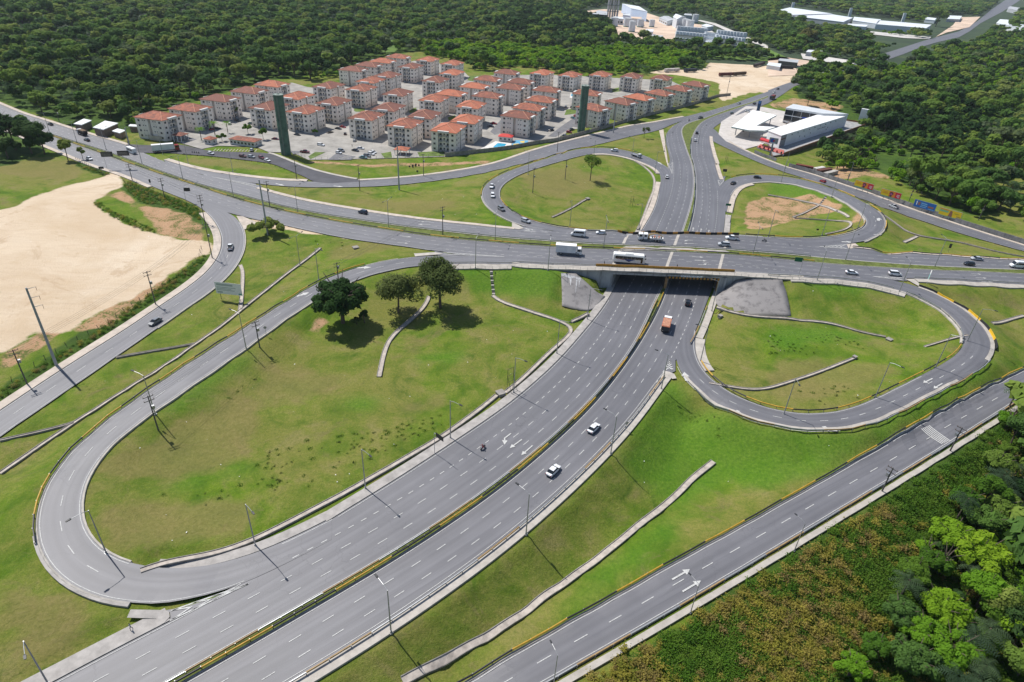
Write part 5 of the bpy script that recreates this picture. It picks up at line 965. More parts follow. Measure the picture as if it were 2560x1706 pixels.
def lamps(phrase, road, s, group, two=False, lower=False, sc=1.0):
    for i, (px, py) in enumerate(tr(s) if isinstance(s, str) else s):
        p = G(px, py, 0, lower); c = CENTRES[road]; q = c[int(np.argmin(np.hypot(c[:, 0]-p[0], c[:, 1]-p[1])))]; a = math.atan2(q[1]-p[1], q[0]-p[0])
        if two: t = np.gradient(c, axis=0)[int(np.argmin(np.hypot(c[:, 0]-p[0], c[:, 1]-p[1])))]; a = math.atan2(t[1], t[0])+math.pi/2
        o = copy_tree(LAMP2 if two else LAMP1); o.location = p; o.rotation_euler = (0, 0, a); o.scale = (sc, sc, sc)
        tag(o, phrase.format(nth(i)), 'lamp post', group)
g_ = 'grey steel street lamps'
lamps('tall lamp post, {} from the bottom on the left pavement of the lower highway', 'B', [(122, 1712), (638.5, 1364.5), (913.7, 1222), (1126, 1095.5), (1284, 982.5), (1391.7, 884.4), (1467.9, 799)], g_, lower=True)
lamps('tall lamp post, {} from the bottom on the right pavement of the lower highway', 'B', [(977.6, 1581.4), (1315, 1335.5), (1526.5, 1135), (1653, 973), (1751, 904), (1779, 779)], g_, lower=True)
lamps('tall lamp post, {} from the top inside the near left ramp', 'LL', [(797, 699), (615.5, 872), (388, 1035.6), (265.8, 1382.8)], g_)
lamps('tall grey lamp post, {} from the left on the inside of the near right ramp', 'RL', [(1959.5, 1035.6), (2188.2, 993.4), (2338, 920), (2418, 853)], g_)
lamps('tall lamp post, {} from the left on the near upper highway pavement', 'AS', [(1188.7, 671), (1369.9, 675), (2042.5, 701), (2248, 729.5)], g_)
lamps('grey lamp post, {} from the left in the upper highway median', 'A', [(125, 335), (193, 358), (265.5, 374.5), (355, 408.5), (457.5, 449), (584, 494), (744.8, 532), (972, 569), (1237.8, 601.5), (1508.8, 620.6), (1881.8, 637), (2113.4, 650.5), (2336.7, 667)], g_, two=True)
lamps('grey lamp post, {} from the left on the far left ramp grass', 'UL', [(1424.3, 566), (1597, 573), (1637, 431)], g_)
lamps('grey lamp post, {} from the left around the far right ramp', 'UR', [(1825, 556), (1921, 592), (1952.7, 456), (2054.8, 588), (2079, 492.6), (2143, 574)], g_)
lamps('grey lamp post, {} from the left along the frontage road', 'FR', [(407, 386), (471, 410), (582, 430), (1320, 437), (1483, 402), (1579, 395)], g_)
lamps('grey lamp post, {} from the bottom on the right edge of the service road', 'S', [(1384, 1710), (1726, 1532.5), (1985.7, 1377)], g_, sc=.72)
lamps('grey lamp post, {} from the left along the station road wall', 'GR', [(1661, 380), (1745, 360), (1962, 427), (2118, 458)], g_)
lamps('grey lamp post with two spread arms near the thin straight drain', 'AS', [(750.3, 664)], g_, two=True)
drop_tree(LAMP1); drop_tree(LAMP2)
PCONC = mat('pole_concrete', (.34, .35, .36), .85, .12, .8); PDARK = mat('old_pole', (.10, .095, .09), .9, .2, 1.5); INS = mat('insulator', (.20, .10, .07), .4, .05)
POLES = {}
def power_pole(key, label, base, top, tall=False, arms=2, lower=False, group='power poles', az=0.8, ins=True):
    p = G(*(pt(base) if isinstance(base, str) else base), 0, lower); h = solve_h(p, pt(top) if isinstance(top, str) else top); root = empty('power_pole', tuple(p), az); tag(root, label, 'power pole', group); POLES[key] = (p, h, az)
    m = PCONC if tall else PDARK; r = .40 if tall else .19
    MB().tube((0, 0, -.5), (0, 0, h), r, r*.62, 10).build('pole', m, root)
    for k in range(arms):
        z = h-.35-k*(2.6 if tall else 1.1); L = 1.9 if tall else 1.15
        if tall: a = MB().tube((0, 0, z), (2.2, 0, z+.5), .09, .05, n=6).build('crossarm', PCONC, root); xs = (2.15,)
        else: a = MB().box(-L, L, -.06, .06, z-.07, z+.07).build('crossarm', PDARK, root); xs = (-L+.1, 0.35, L-.1)
        if ins:
            for x in xs: MB().tube((x, 0, z+.05 if not tall else z+.5), (x, 0, z+.4 if not tall else z-.6), .06, .045, 6).build('insulator', INS, a)
    if not tall: MB().box(.12, .7, -.3, .3, h*.62, h*.62+.9).build('transformer_box', STEEL, root)
gp = 'power poles beside the roads'
power_pole('a', 'very tall concrete power pole between the sandy lot and the access road', (141.6, 914.4), (54.5, 724), True, 3, group=gp, az=.3); power_pole('b', 'tall concrete pole standing in the small round tree beside the upper highway', (670, 588), (644.6, 450), True, 0, group=gp); power_pole('c', 'tall concrete pole in the grass below the frontage road', (998, 475), (991, 362), True, 2, group=gp)
power_pole('d', 'tall concrete pole on the bank behind the frontage road wall', (1533, 332), (1540, 262), True, 1, group=gp); power_pole('e', 'concrete pole beside the two people on the corner left of the estate', (323, 362), (307, 321), True, 1, group=gp)
power_pole('f', 'dark power pole with crossarms at the left edge of the sandy lot', (68, 960.7), (31, 875), group=gp); power_pole('g', 'dark power pole with crossarms above the access road car', (389.4, 762), (355, 682), group=gp); power_pole('h', 'dark leaning power pole at the bend of the access road', (531, 646), (497, 563), group=gp); power_pole('i', 'big dark power pole with many insulators where the access road leaves', (513, 558), (506.5, 486), False, 3, group=gp); power_pole('j', 'dark power pole on the weeds beside the upper highway', (412.6, 496.7), (401.7, 445), group=gp); power_pole('k', 'dark power pole beside the upper sandy corner', (331, 451.7), (321, 409.5), group=gp)
power_pole('l', 'dark power pole close to a lamp post on the near left ramp', (396, 1076), (376, 988), group=gp); power_pole('m', 'dark power pole behind the dark spreading tree', (845.6, 697), (843, 657), group=gp); power_pole('n', 'dark power pole on the grass strip left of the dark spreading tree', (649.5, 869), (642.7, 803), group=gp); power_pole('o', 'dark power pole in the upper highway median near the round tree', (675, 518), (666, 453), group=gp); power_pole('p', 'dark power pole in the upper highway median left of the bridge', (1107, 588), (1108, 517), group=gp)
power_pole('q', 'thin dark power pole at the left end of the far left ramp grass', (1331.7, 483), (1333.7, 420), group=gp, arms=1); power_pole('r', 'thin dark power pole beside the meter boxes in the far left ramp grass', (1412.5, 449), (1417.5, 400), group=gp, arms=1); power_pole('s', 'dark power pole behind the lower right guardrail', (2204.6, 1229), (2229, 1167.6), group=gp, az=2.2); power_pole('t', 'dark power pole leaning by the rumble strips', (2374.8, 1128), (2403, 1068), group=gp, az=2.2)
power_pole('u', 'dark double-lamp power pole on the frontage road grass', (900, 477.6), (897, 412), group=gp, arms=1); power_pole('v', 'dark power pole left of the estate exit', (742, 449), (735, 398), group=gp, arms=1); power_pole('w', 'grey power pole by the black sign posts on the frontage grass', (1059, 440), (1057, 385), group=gp, arms=1); power_pole('x', 'dark power pole beside the left corner tree of the wood', (149, 307), (137, 274), group=gp); power_pole('y', 'thin power pole in the first wall bay of the frontage road', (1393, 379), (1397, 330), group=gp, arms=1); power_pole('z', 'pole at the upper end of the frontage road by the sandy yard', (1815, 244), (1825, 181), group=gp, arms=1)
power_pole('A', 'leaning light pole between the two right-hand billboards', (2269, 512), (2282, 476), group=gp, arms=1); power_pole('B', 'light pole at the right end of the billboards', (2446, 551), (2461, 513), group=gp, arms=1); power_pole('C', 'light pole behind the second billboard from the left', (2117, 456), (2125, 435), group=gp, arms=1); power_pole('D', 'light pole on the right behind the billboards', (2303, 486), (2312, 456), group=gp, arms=1)
def wires(name, label, keys, zs=(.2, -.9), n=10, sag=.7):
    root = None; mb_all = []
    P0 = POLES[keys[0]][0]; root = empty(name, tuple(P0)); tag(root, label, 'cables', 'overhead cables'); inv = Matrix.Translation(-Vector(root.location))
    for z in zs:
        for side in (-.8, .8):
            mb = MB()
            for a, b in zip(keys[:-1], keys[1:]):
                (p, h, az), (q, h2, az2) = POLES[a], POLES[b]; A = p+[math.cos(az)*side, math.sin(az)*side, h+z]; B2 = q+[math.cos(az2)*side, math.sin(az2)*side, h2+z]
                pts = [A+(B2-A)*t-np.array([0, 0, sag*4*t*(1-t)]) for t in np.linspace(0, 1, n)]
                for u, v in zip(pts[:-1], pts[1:]): mb.tube(u, v, .022, n=3, cap=False)
            o = link('cable', mb.me('cable', DARK), root); o.matrix_parent_inverse = inv
wires('power_cables', 'overhead cables along the sandy lot and the access road', ['f', 'g', 'h', 'i', 'j', 'k']); wires('power_cables', 'overhead cables crossing the near left ramp', ['l', 'n', 'm', 'p'])
# signs
def sign(name, label, base, h, w, ph, m, az, back=None, cantilever=0.0, cat='sign', group=None, lower=False, legs=1):
    p = G(*(pt(base) if isinstance(base, str) else base), 0, lower); root = empty(name, tuple(p), az); tag(root, label, cat, group)
    for k in range(legs):
        x = 0 if legs == 1 else (-w*.36 if k == 0 else w*.36); MB().tube((x, 0, -.3), (x, 0, h+ph*.3), .07 if legs == 1 else .09, .06, 8).build('post', STEEL if legs == 1 else DARK, root)
    if cantilever: MB().tube((0, 0, h+ph*.5), (cantilever, 0, h+ph*.5), .07, n=6).build('arm', STEEL, root)
    MB().box(cantilever-w/2, cantilever+w/2, -.09, -.05, h, h+ph).build('panel', m, root); MB().box(cantilever-w/2+.05, cantilever+w/2-.05, -.05, -.02, h+.05, h+ph-.05).build('panel_back', back or DARK, root)
    return root
SG_BACK = mat('sign_back', (.03, .032, .036), .5, .05); SG_GREEN = mat('sign_green', (.01, .13, .07), .5, .05)
r_ = sign('overhead_sign', 'overhead road sign with two dark panels on a bent post left of the estate', (268, 423), 6.0, 5.2, 2.5, SG_BACK, R_(20), cantilever=1.6)
MB().box(6.2, 11.4, -.09, -.05, 6.2, 8.7).build('panel', SG_BACK, r_); MB().tube((3, 0, 7.3), (11, 0, 7.4), .1, n=6).build('beam', STEEL, r_)
for x in (.2, 7.2):
    for k in range(3): MB().box(x-.9 if x < 1 else x-.8, x+3.0 if x < 1 else x+3.4, -.10, -.092, 6.5+k*.65, 6.62+k*.65).build('stiffener', STEEL, r_)
sign('road_sign', 'dark square road sign on a curved post beside the access road entrance', (466, 506), 5.0, 2.6, 1.6, SG_BACK, R_(10), cantilever=1.4)
sign('road_sign', 'dark rectangular sign hung over the left pavement of the lower highway', (1086.6, 1133.6), 5.6, 2.6, 1.3, SG_BACK, R_(-42), cantilever=2.0, lower=True)
sign('road_sign', 'green road sign on a tall post on the upper highway pavement', (1995, 694), 6.0, 2.6, 1.6, SG_GREEN, R_(-8), back=SG_GREEN, cantilever=-1.6)
sign('road_sign', 'small green sign over the right kerb beyond the bridge', '12:1975,520', 5.2, 2.4, 1.0, SG_GREEN, R_(-4), back=SG_GREEN, cantilever=-.6, lower=True)
sign('road_sign', 'black boxed sign at the gore beyond the bridge', '12:1945,145', 2.2, 2.2, 1.5, SG_BACK, R_(-10), lower=True)
sign('road_sign', 'small dark sign at the left upper corner by the overhead sign', '10:945,130', 2.5, 2.2, 1.1, SG_BACK, R_(20))
sign('road_sign', 'small dark board on the bare ground inside the right ramp', '13:445,675', 1.4, 1.0, .7, SG_BACK, 0)
sign('road_sign', 'dark slim sign on the grass right of the far right ramp', '13:1650,850', 2.0, .9, 1.8, SG_BACK, R_(-20))
NB = sign('notice_board', 'white notice board on two posts beside the short drain', '10:2120,1290', 2.2, 9.0, 4.2, WHITE, R_(-6), back=WHITE, legs=2, cat='notice board')
GREY_P = mat('print_grey', (.42, .46, .45), .6, 0); GREEN_P = mat('print_green', (.10, .35, .25), .6, 0)
for i, (x0, x1, z0, z1, m) in enumerate(((-4.0, 1.6, 5.2, 5.9, GREY_P), (-4.0, 2.5, 4.5, 4.75, GREY_P), (-4.0, 1.0, 4.0, 4.25, GREY_P), (-4.0, 2.0, 3.5, 3.75, GREY_P), (-4.0, -2.2, 2.5, 3.1, GREY_P), (3.2, 4.3, 2.4, 2.9, GREEN_P))): MB().box(x0, x1, -.1, -.092, z0, z1).build('print', m, NB)
# round signs
for i, (l, s) in enumerate((('two round signs on a thin post on the upper shoulder beside the sandy lot', '10:1388,250'), ('small round sign on the inside of the near left ramp', '21:95,140'), ('round warning sign leaning on the right guardrail of the lower highway', '22:1040,1020'))):
    p = G(*pt(s)); root = empty('round_sign', tuple(p), R_(20)); tag(root, l, 'sign', 'small round signs'); MB().tube((0, 0, -.2), (0, 0, 2.9), .05, n=6).build('post', STEEL, root)
    for z in ((2.5, 3.3) if i == 0 else (2.6,)): MB().tube((0, -.06, z), (0, -.09, z), .45, .45, 16).build('disc', SG_BACK if i == 0 else CONC_W, root)
p = G(*pt('13:1458,1135')); root = empty('feather_banner', tuple(p), R_(70)); tag(root, 'tall white and teal feather banner by the upper highway gore', 'banner')
MB().tube((0, 0, -.2), (0, 0, 5.4), .04, n=6).build('pole', WHITE, root); MB().prism([(0, -.02), (1.0, -.02), (1.0, .02), (0, .02)], 1.2, 5.0).build('flag', WHITE, root); MB().prism([(.25, -.03), (.85, -.03), (.85, .03), (.25, .03)], 1.6, 3.6).build('print', mat('teal_print', (.02, .35, .30), .6, 0), root)
# billboards
def billboard(label, bl, br, z, H, draw):
    A, B2 = at(*bl, z), at(*br, z); w = np.linalg.norm(B2-A); az = math.atan2(B2[1]-A[1], B2[0]-A[0]); root = empty('billboard', (A[0], A[1], z), az); tag(root, label, 'billboard', 'billboards along the station road')
    MB().box(0, w, 0, .18, 0, H).build('panel', draw[0], root); MB().box(-.12, w+.12, .02, .22, -.12, 0).box(-.12, w+.12, .02, .22, H, H+.12).box(-.12, 0, .02, .22, 0, H).box(w, w+.12, .02, .22, 0, H).build('frame', STEEL, root)
    for x in (w*.2, w*.5, w*.8): MB().box(x-.1, x+.1, .2, .4, -z-1.0, H*.8).build('post', STEEL, root)
    for i, (poly, m) in enumerate(draw[1]): MB().add([(x*w, -.012-.004*i, y*H) for x, y in poly], [tuple(range(len(poly)))]).build('print', m, root)
pr = lambda n, c: mat('print_'+n, c, .6, 0)
def rect(x0, x1, y0, y1): return [(x0, y0), (x1, y0), (x1, y1), (x0, y1)]
FIG = [(.44, .18), (.5, .14), (.56, .2), (.57, .45), (.62, .6), (.6, .82), (.53, .9), (.45, .84), (.43, .6), (.47, .45)]
Yb, Ob, Rb_, Gb, Wb, Db, Bb, LB, PB = pr('yellow', (.72, .52, .02)), pr('orange', (.72, .22, .03)), pr('red', (.55, .02, .05)), pr('green', (.02, .38, .22)), pr('white', (.75, .75, .75)), pr('dark', (.12, .05, .07)), pr('blue', (.02, .12, .38)), pr('lightblue', (.18, .40, .62)), pr('brown', (.28, .13, .09))
fest = [(rect(.02, .4, .1, .95), Yb), (rect(.72, .98, .1, .95), Rb_), (rect(0, 1, 0, .12), Gb), (FIG, Db), ([(.47, .5), (.53, .46), (.58, .6), (.5, .68)], pr('pink', (.6, .12, .3))), (rect(.8, .94, .62, .68), Wb), (rect(.78, .95, .44, .5), Wb), (rect(.84, .94, .28, .34), Wb), (rect(.08, .36, .5, .58), Ob), (rect(.1, .34, .7, .78), Ob)]
billboard('leftmost billboard, orange and red picture with a dark figure', (2134.3, 465.4), (2179.8, 478.3), 2.6, 3.4, (Ob, fest)); billboard('second billboard from the left, orange and red picture with a dark figure', (2199.6, 487.8), (2248.5, 501.4), 2.8, 3.4, (Ob, fest))
billboard('blue billboard with a large white figure one', (2282.5, 515), (2335, 530), 3.0, 3.4, (Bb, [([(.10, .3), (.14, .3), (.14, .9), (.09, .8), (.07, .72), (.10, .74)], Wb), (rect(.18, .28, .35, .8), PB), (rect(.32, .6, .62, .78), LB), (rect(.32, .62, .38, .52), LB), (rect(.3, .6, .15, .25), LB), (rect(.66, .92, .3, .55), PB), (rect(.7, .96, .1, .18), LB)]))
billboard('yellow billboard with green lettering and a long-haired figure', (2345, 536), (2399, 551), 3.0, 3.4, (Yb, [(rect(.02, .4, .55, .8), pr('sage', (.20, .45, .25))), (rect(.02, .42, .86, .95), Ob), ([(.42, .05), (.62, .05), (.6, .35), (.58, .8), (.54, .92), (.49, .92), (.46, .78), (.45, .35)], PB), (rect(.68, .88, .62, .7), pr('olive', (.35, .30, .05))), (rect(.8, .96, .3, .36), Db), (rect(0, 1, 0, .07), Gb)]))
# wooden frame structure in the grass by the lower highway, far gate frame, bus stop roofs
for l, s, h in (('tilted steel frame of an unfinished sign beside the lower highway drain', '22:-20,640', 7.0), ('steel frame on the grass below the filling station', '02:1960,1500', 5.0), ('small steel frame tower inside the far left ramp', '12:1095,420', 4.5)):
    p = G(*pt(s)); root = empty('steel_frame', tuple(p), .8); tag(root, l, 'steel frame', 'bare steel sign frames')
    for x in (-1.1, 1.1): MB().tube((x, 0, -.3), (x, 0, h), .06, n=6).build('post', DARK, root); MB().tube((x, -1.8, 0), (x, 0, h*.7), .05, n=6).build('strut', DARK, root)
    for z in (h*.4, h*.7, h): MB().tube((-1.1, 0, z), (1.1, 0, z), .045, n=6).build('rail', DARK, root)
# black boxes on the frontage grass
for i, (x, y) in enumerate(tr('11:1410,75 1440,80 1465,70 1495,65 1440,65 1468,58 1482,120')):
    p = G(x, y); o = MB().box(-.5, .5, -.05, .05, .5, 1.3).box(-.06, .06, -.05, .05, -.2, .5).build('sign_stand', DARK, None, tuple(p)); tag(o, f'small black board in the frontage grass, {nth(i)} of the cluster', 'board', 'cluster of black boards on the frontage grass')
# ================================================================ FILLING STATION AND SHOP
def quad_building(name, label, corners, zt, wm, rm, z0=0., cat='building', group=None, over=.3, rise=0., win=0, stripes=0):
    """corners: four survey pixels of the roof outline at height zt (near-left, near-right, far-right, far-left)"""
    Q = [at(x, y, zt) for x, y in corners]; c = sum(Q)/4; root = empty(name, (c[0], c[1], z0)); tag(root, label, cat, group)
    q = [p-c for p in Q]; MB().prism([(p[0], p[1]) for p in q], -1.0, zt-z0).build('wall', wm, root)
    s = [(p[0]*(1+over/np.linalg.norm(p[:2])), p[1]*(1+over/np.linalg.norm(p[:2]))) for p in q]
    if rise:
        m0, m1 = [((s[a][0]+s[b][0])/2, (s[a][1]+s[b][1])/2) for a, b in ((0, 3), (1, 2))]; z = zt-z0
        V = [(x, y, z+.02) for x, y in s]+[(m0[0], m0[1], z+rise), (m1[0], m1[1], z+rise)]; MB().add(V, [(0, 1, 5, 4), (2, 3, 4, 5), (0, 4, 3), (1, 2, 5), (0, 3, 2, 1)]).build('roof', rm, root)
    else: MB().prism(s, zt-z0+.02, zt-z0+.45).build('roof', rm, root)
    for k in range(win):
        a, b = q[0], q[1]; p = a+(b-a)*(k+.5)/win; az = math.atan2((b-a)[1], (b-a)[0]); d = np.linalg.norm(b-a)/win
        MB().box(-d*.32, d*.32, -.12, .02, (zt-z0)*.3, (zt-z0)*.62).build('window', GLASS, root, (p[0], p[1], 0), az)
    return root
def z4(s): return [(1820+float(a)/6.36, 250+float(b)/6.36) for a, b in (t.split(',') for t in s.split())]
SHOPW = mat('shop_white', (.76, .77, .78), .7, .04, .4); ROOFW = mat('white_metal_roof', (.80, .80, .79), .45, .04, .3); GREYM = mat('grey_cladding', (.26, .27, .29), .6, .08, .5); REDP = mat('red_panel', (.50, .03, .035), .55, .06, .6); PINKP = mat('red_terrace', (.42, .12, .10), .8, .12, .6); FORE = mat('forecourt', (.48, .45, .42), .9, .1, .2)
patch('forecourt', [(1815, 354), (1796, 336), (1803, 305), (1865, 266), (1905, 268), (1970, 281), (1990, 300), (1960, 320), (1940, 345), (1905, 362), (1860, 374)], FORE, .1)
TERR = [at(x, y, 0) for x, y in z4('700,905 890,865 2235,385 1860,325 1000,330 600,640 640,720')]; c = sum(TERR)/len(TERR); root = empty('shop_terrace', (c[0], c[1], 0)); tag(root, 'raised paved terrace with a rust-brown retaining wall under the white shop', 'terrace')
MB().prism([(p[0]-c[0], p[1]-c[1]) for p in TERR], -9, .12).build('retaining_wall', stained('brown_retaining_wall', (.14, .09, .06), (.03, .028, .025), .3), root); MB().prism([((p[0]-c[0])*.97, (p[1]-c[1])*.97) for p in TERR], .12, .16).build('paving', CONC_G, root)
mb = MB()
for a, b in zip(TERR[1:3], TERR[2:4]):
    a, b = a-c, b-c; d = (b-a)/np.linalg.norm(b-a); n_ = np.array([-d[1], d[0], 0]); mb.add([(p[0], p[1], z) for z in (.1, 1.0) for p in (a, b, b+n_*.3, a+n_*.3)], [(0, 3, 2, 1), (4, 5, 6, 7), (0, 1, 5, 4), (1, 2, 6, 5), (2, 3, 7, 6), (3, 0, 4, 7)])
mb.build('coping', mat('rust_coping', (.22, .10, .05), .9, .2, .5), root)
sh = quad_building('shop_building', 'long white shop building with white roof and small dark lettering', z4('850,578 1870,268 1520,213 640,497'), 7.6, SHOPW, ROOFW, cat='shop')
q0, q1 = [at(*p, 7.6) for p in z4('850,578 1870,268')]; cc = np.array(sh.location); az = math.atan2((q1-q0)[1], (q1-q0)[0]); Lw = np.linalg.norm(q1-q0)
for k in range(9): MB().box(-.25, .25, -.5, 0, 0, .35).build('spotlight', DARK, sh, tuple((q0+(q1-q0)*(.15+k*.085)-cc)+np.array([0, 0, -1.2+0])), az)
for k, f in enumerate((.28, .36, .44, .70, .72)): MB().box(-.35, .35, -.1, .02, 0, .9).build('window', DARK, sh, tuple(q0+(q1-q0)*f-cc+np.array([0, 0, -4.5-(k % 2)])), az)
for k in range(11):
    if k != 4: MB().box(-.32, .32, -.08, .0, 0, .55+.3*(k % 3 == 0)).build('lettering', GREYM, sh, tuple(q0+(q1-q0)*(.55+k*.0125)-cc+np.array([0, 0, -3.3])), az)
MB().box(0, 7.5, -.15, 0, -7.4, .3).build('end_cladding', GREYM, sh, tuple(q0-cc), az)
for k in range(8): MB().box(-.25, .25, -.22, -.15, 0, .8).build('window', GLASS, sh, tuple(q0-cc+np.array([math.cos(az), math.sin(az), 0])*(.8+k*.85)+np.array([0, 0, -2.5])), az)
gw = quad_building('glass_showroom', 'white-roofed showroom wing with tall dark glass front', z4('922,135 1500,225 1910,236 1040,76'), 9.0, SHOPW, mat('grey_white_roof', (.55, .58, .60), .5, .05, .3), cat='shop')
a, b = [at(*p, 9.0) for p in z4('922,135 1500,225')]; cc = np.array(gw.location); az2 = math.atan2((b-a)[1], (b-a)[0]); d = np.linalg.norm(b-a)
for k in range(4):
    for r2 in range(2): MB().box(.15, d/4.4-.15, -.14, -.05, 0, 3.6).build('glass_pane', GLASS, gw, tuple(a-cc+(b-a)*k/4.4+np.array([0, 0, -8.6+r2*4.2])), az2)
MB().box(d*.5, d*.78, -.3, -.1, 0, .9).build('sign_band', mat('shop_blue', (.06, .12, .50), .5, 0), gw, tuple(a-cc+np.array([0, 0, -5.0])), az2)
CAN = [at(x, y, 6.2) for x, y in z4('58,428 330,482 585,487 755,432 450,412 772,245 500,178 385,168')]; c = sum(CAN)/len(CAN); root = empty('station_canopy', (c[0], c[1], 0)); tag(root, 'bent white filling station canopy over dark pumps', 'canopy')
MB().prism([(p[0]-c[0], p[1]-c[1]) for p in CAN], 5.3, 6.2).build('roof', ROOFW, root); MB().prism([((p[0]-c[0])*1.006, (p[1]-c[1])*1.006) for p in CAN], 5.5, 6.0).build('fascia', mat('canopy_green', (.18, .27, .24), .5, .05), root)
for f in ((0, .2), (1, .25), (2, .15), (5, .3), (6, .3), (7, .2)):
    p = CAN[f[0]]*(1-f[1])+c*f[1]; MB().box(-.25, .25, -.25, .25, -.1, 5.3).build('column', GREYM, root, (p[0]-c[0], p[1]-c[1], 0))
for f in (.25, .5, .75):
    p = CAN[0]*(1-f)+CAN[6]*f; p = p*.7+c*.3; MB().box(-.5, .5, -.9, .9, 0, .2).box(-.3, .3, -.5, .5, .2, 2.0).build('fuel_pump', DARK, root, (p[0]-c[0], p[1]-c[1], 0))
def slab(name, label, base, h, w, d, m, az, cat='sign'):
    p = G(*base); o = MB().box(-w/2, w/2, -d/2, d/2, -.5, h).box(-w/2-.15, w/2+.15, -d/2-.15, d/2+.15, -.5, .3).build(name, m, None, tuple(p), az); tag(o, label, cat); return o
slab('white_sign_tower', 'tall blank white sign tower at the end of the shop terrace', (2151, 318), 13.5, 6.0, 2.2, SHOPW, R_(-35), 'sign tower')
tt = slab('price_totem', 'dark blue price totem at the filling station entrance', (1895, 277), 7.5, 2.4, .7, mat('totem_blue', (.03, .07, .16), .5, .05), R_(-30))
MB().box(-1.0, 1.0, -.42, -.36, 5.4, 7.2).build('panel', mat('totem_light', (.08, .2, .5), .5, 0), tt)
p = G(*z4('665,890')[0]); root = empty('shop_sign', tuple(p), R_(-30)); tag(root, 'grey post sign with a blue and red round emblem before the shop', 'sign'); MB().box(-.45, .45, -.3, .3, -.3, 7.5).build('post', GREYM, root); MB().box(-2.6, 2.6, -.35, .35, 7.5, 11).build('panel', GREYM, root)
MB().tube((-.6, -.36, 9.3), (-.6, -.44, 9.3), 1.2, 1.2, 20).build('emblem', mat('emblem_blue', (.03, .10, .45), .5, 0), root); MB().tube((.2, -.44, 9.3), (.2, -.50, 9.3), .55, .55, 16).build('emblem_dot', mat('emblem_red', (.5, .03, .04), .5, 0), root); MB().box(-1.8, 1.6, -.42, -.36, 7.7, 8.1).build('lettering', SHOPW, root)
T2 = [at(x, y, 1.0) for x, y in z4('470,735 880,850 900,790 520,690')]; c = sum(T2)/4; root = empty('red_terrace', (c[0], c[1], 0)); tag(root, 'red snack terrace with red awning in front of the shop', 'terrace')
MB().prism([(p[0]-c[0], p[1]-c[1]) for p in T2], -.4, .5).build('floor', PINKP, root); MB().prism([((p[0]-c[0])*1.05, (p[1]-c[1])*1.05) for p in T2], -.5, .1).build('plinth', GREYM, root)
A2 = [at(x, y, 4.2) for x, y in z4('505,630 690,685 715,655 530,602')]; MB().prism([(p[0]-c[0], p[1]-c[1]) for p in A2], 3.6, 4.4).build('awning', REDP, root)
for k in range(6):
    p = T2[0]+(T2[1]-T2[0])*(k+.5)/6; MB().box(-.5, .5, -.1, .1, .5, 1.7).build('planter', DARK if k % 2 else REDP, root, (p[0]-c[0], p[1]-c[1]-.4, 0))
for k in range(7):
    p = A2[0]+(A2[1]-A2[0])*(.2+k*.1); MB().box(-.28, .28, -.1, .0, 2.6, 3.4).build('lettering', WHITE, root, (p[0]-c[0], p[1]-c[1], 0))
long_wall('low_wall', 'graffitied low grey wall in front of the snack terrace', gline([(1886, 383), (1905, 391), (1925, 398), (1940, 404)], 2, 0), 1.8, .2, WALLD)
# sheds by the bus stop on the left
SHEDR = mat('shed_roof', (.66, .68, .68), .6, .08, .4)
for nm, l, s, z in (('roadside_shed', 'small open shed with white roof by the left highway', '00:685,1142 752,1152 835,1115 770,1100', 3.6), ('roadside_shed', 'larger open shed with white sheet roof by the left highway', '00:862,1176 950,1196 1078,1140 965,1118', 4.0), ('roadside_shed', 'grey flat shed beside the white sheet roof', '00:1040,1210 1100,1228 1145,1205 1080,1190', 3.0), ('roadside_shed', 'small pale shed hidden by the trees left of the estate', '00:1190,1165 1280,1170 1290,1155 1200,1150', 3.0)): quad_building(nm, l, tr(s), z, mat('shed_wall', (.22, .17, .14), .9, .2, .5), SHEDR, cat='shed', group='roadside sheds on the left', over=.6)
# ================================================================ INDUSTRY IN THE DISTANCE
def z7(s): return [(1500+float(a)/5.602, float(b)/5.602) for a, b in (t.split(',') for t in s.split())]
FW, FG, FD = mat('plant_white', (.62, .66, .70), .7, .06, .05), mat('plant_grey', (.40, .42, .44), .7, .1, .05), mat('plant_dark', (.06, .075, .07), .7, .15, .05); BLUEW = mat('plant_blue', (.50, .60, .76), .7, .04, .05)
def far_patch(name, s, m, z=.3):
    Q = [at(x, y, z) for x, y in (tr(s) if isinstance(s, str) else s)]; o = link(name, mesh(name, Q, [tuple(range(len(Q)))], m)); bm = bmesh.new(); bm.from_mesh(o.data); bmesh.ops.recalc_face_normals(bm, faces=bm.faces)
    if sum(f.normal.z for f in bm.faces) < 0: bmesh.ops.reverse_faces(bm, faces=bm.faces)
    bm.to_mesh(o.data); bm.free(); o['kind'] = 'structure'
SANDF = mat('far_sand', (.55, .42, .32), .95, .2, .02); GREENF = mat('far_meadow', (.09, .16, .025), .95, .3, .02); PALEF = mat('far_paving', (.52, .50, .47), .9, .1, .03)
far_patch('plant_yard', '02:590,105 850,85 1240,120 1480,200 1760,230 1830,300 1560,330 1480,400 1230,360 1000,350 940,270 880,190 640,150', SANDF); far_patch('plant_yard', '02:1500,300 1800,260 1900,330 2160,400 2150,480 1800,460 1480,420', PALEF, .5)
far_patch('meadow', '02:980,400 1480,430 2120,490 2350,520 2350,560 1750,540 1300,460 980,430', GREENF, .35); far_patch('meadow', '01:1120,400 1260,360 1330,430 1230,520 1150,470', GREENF, .35)
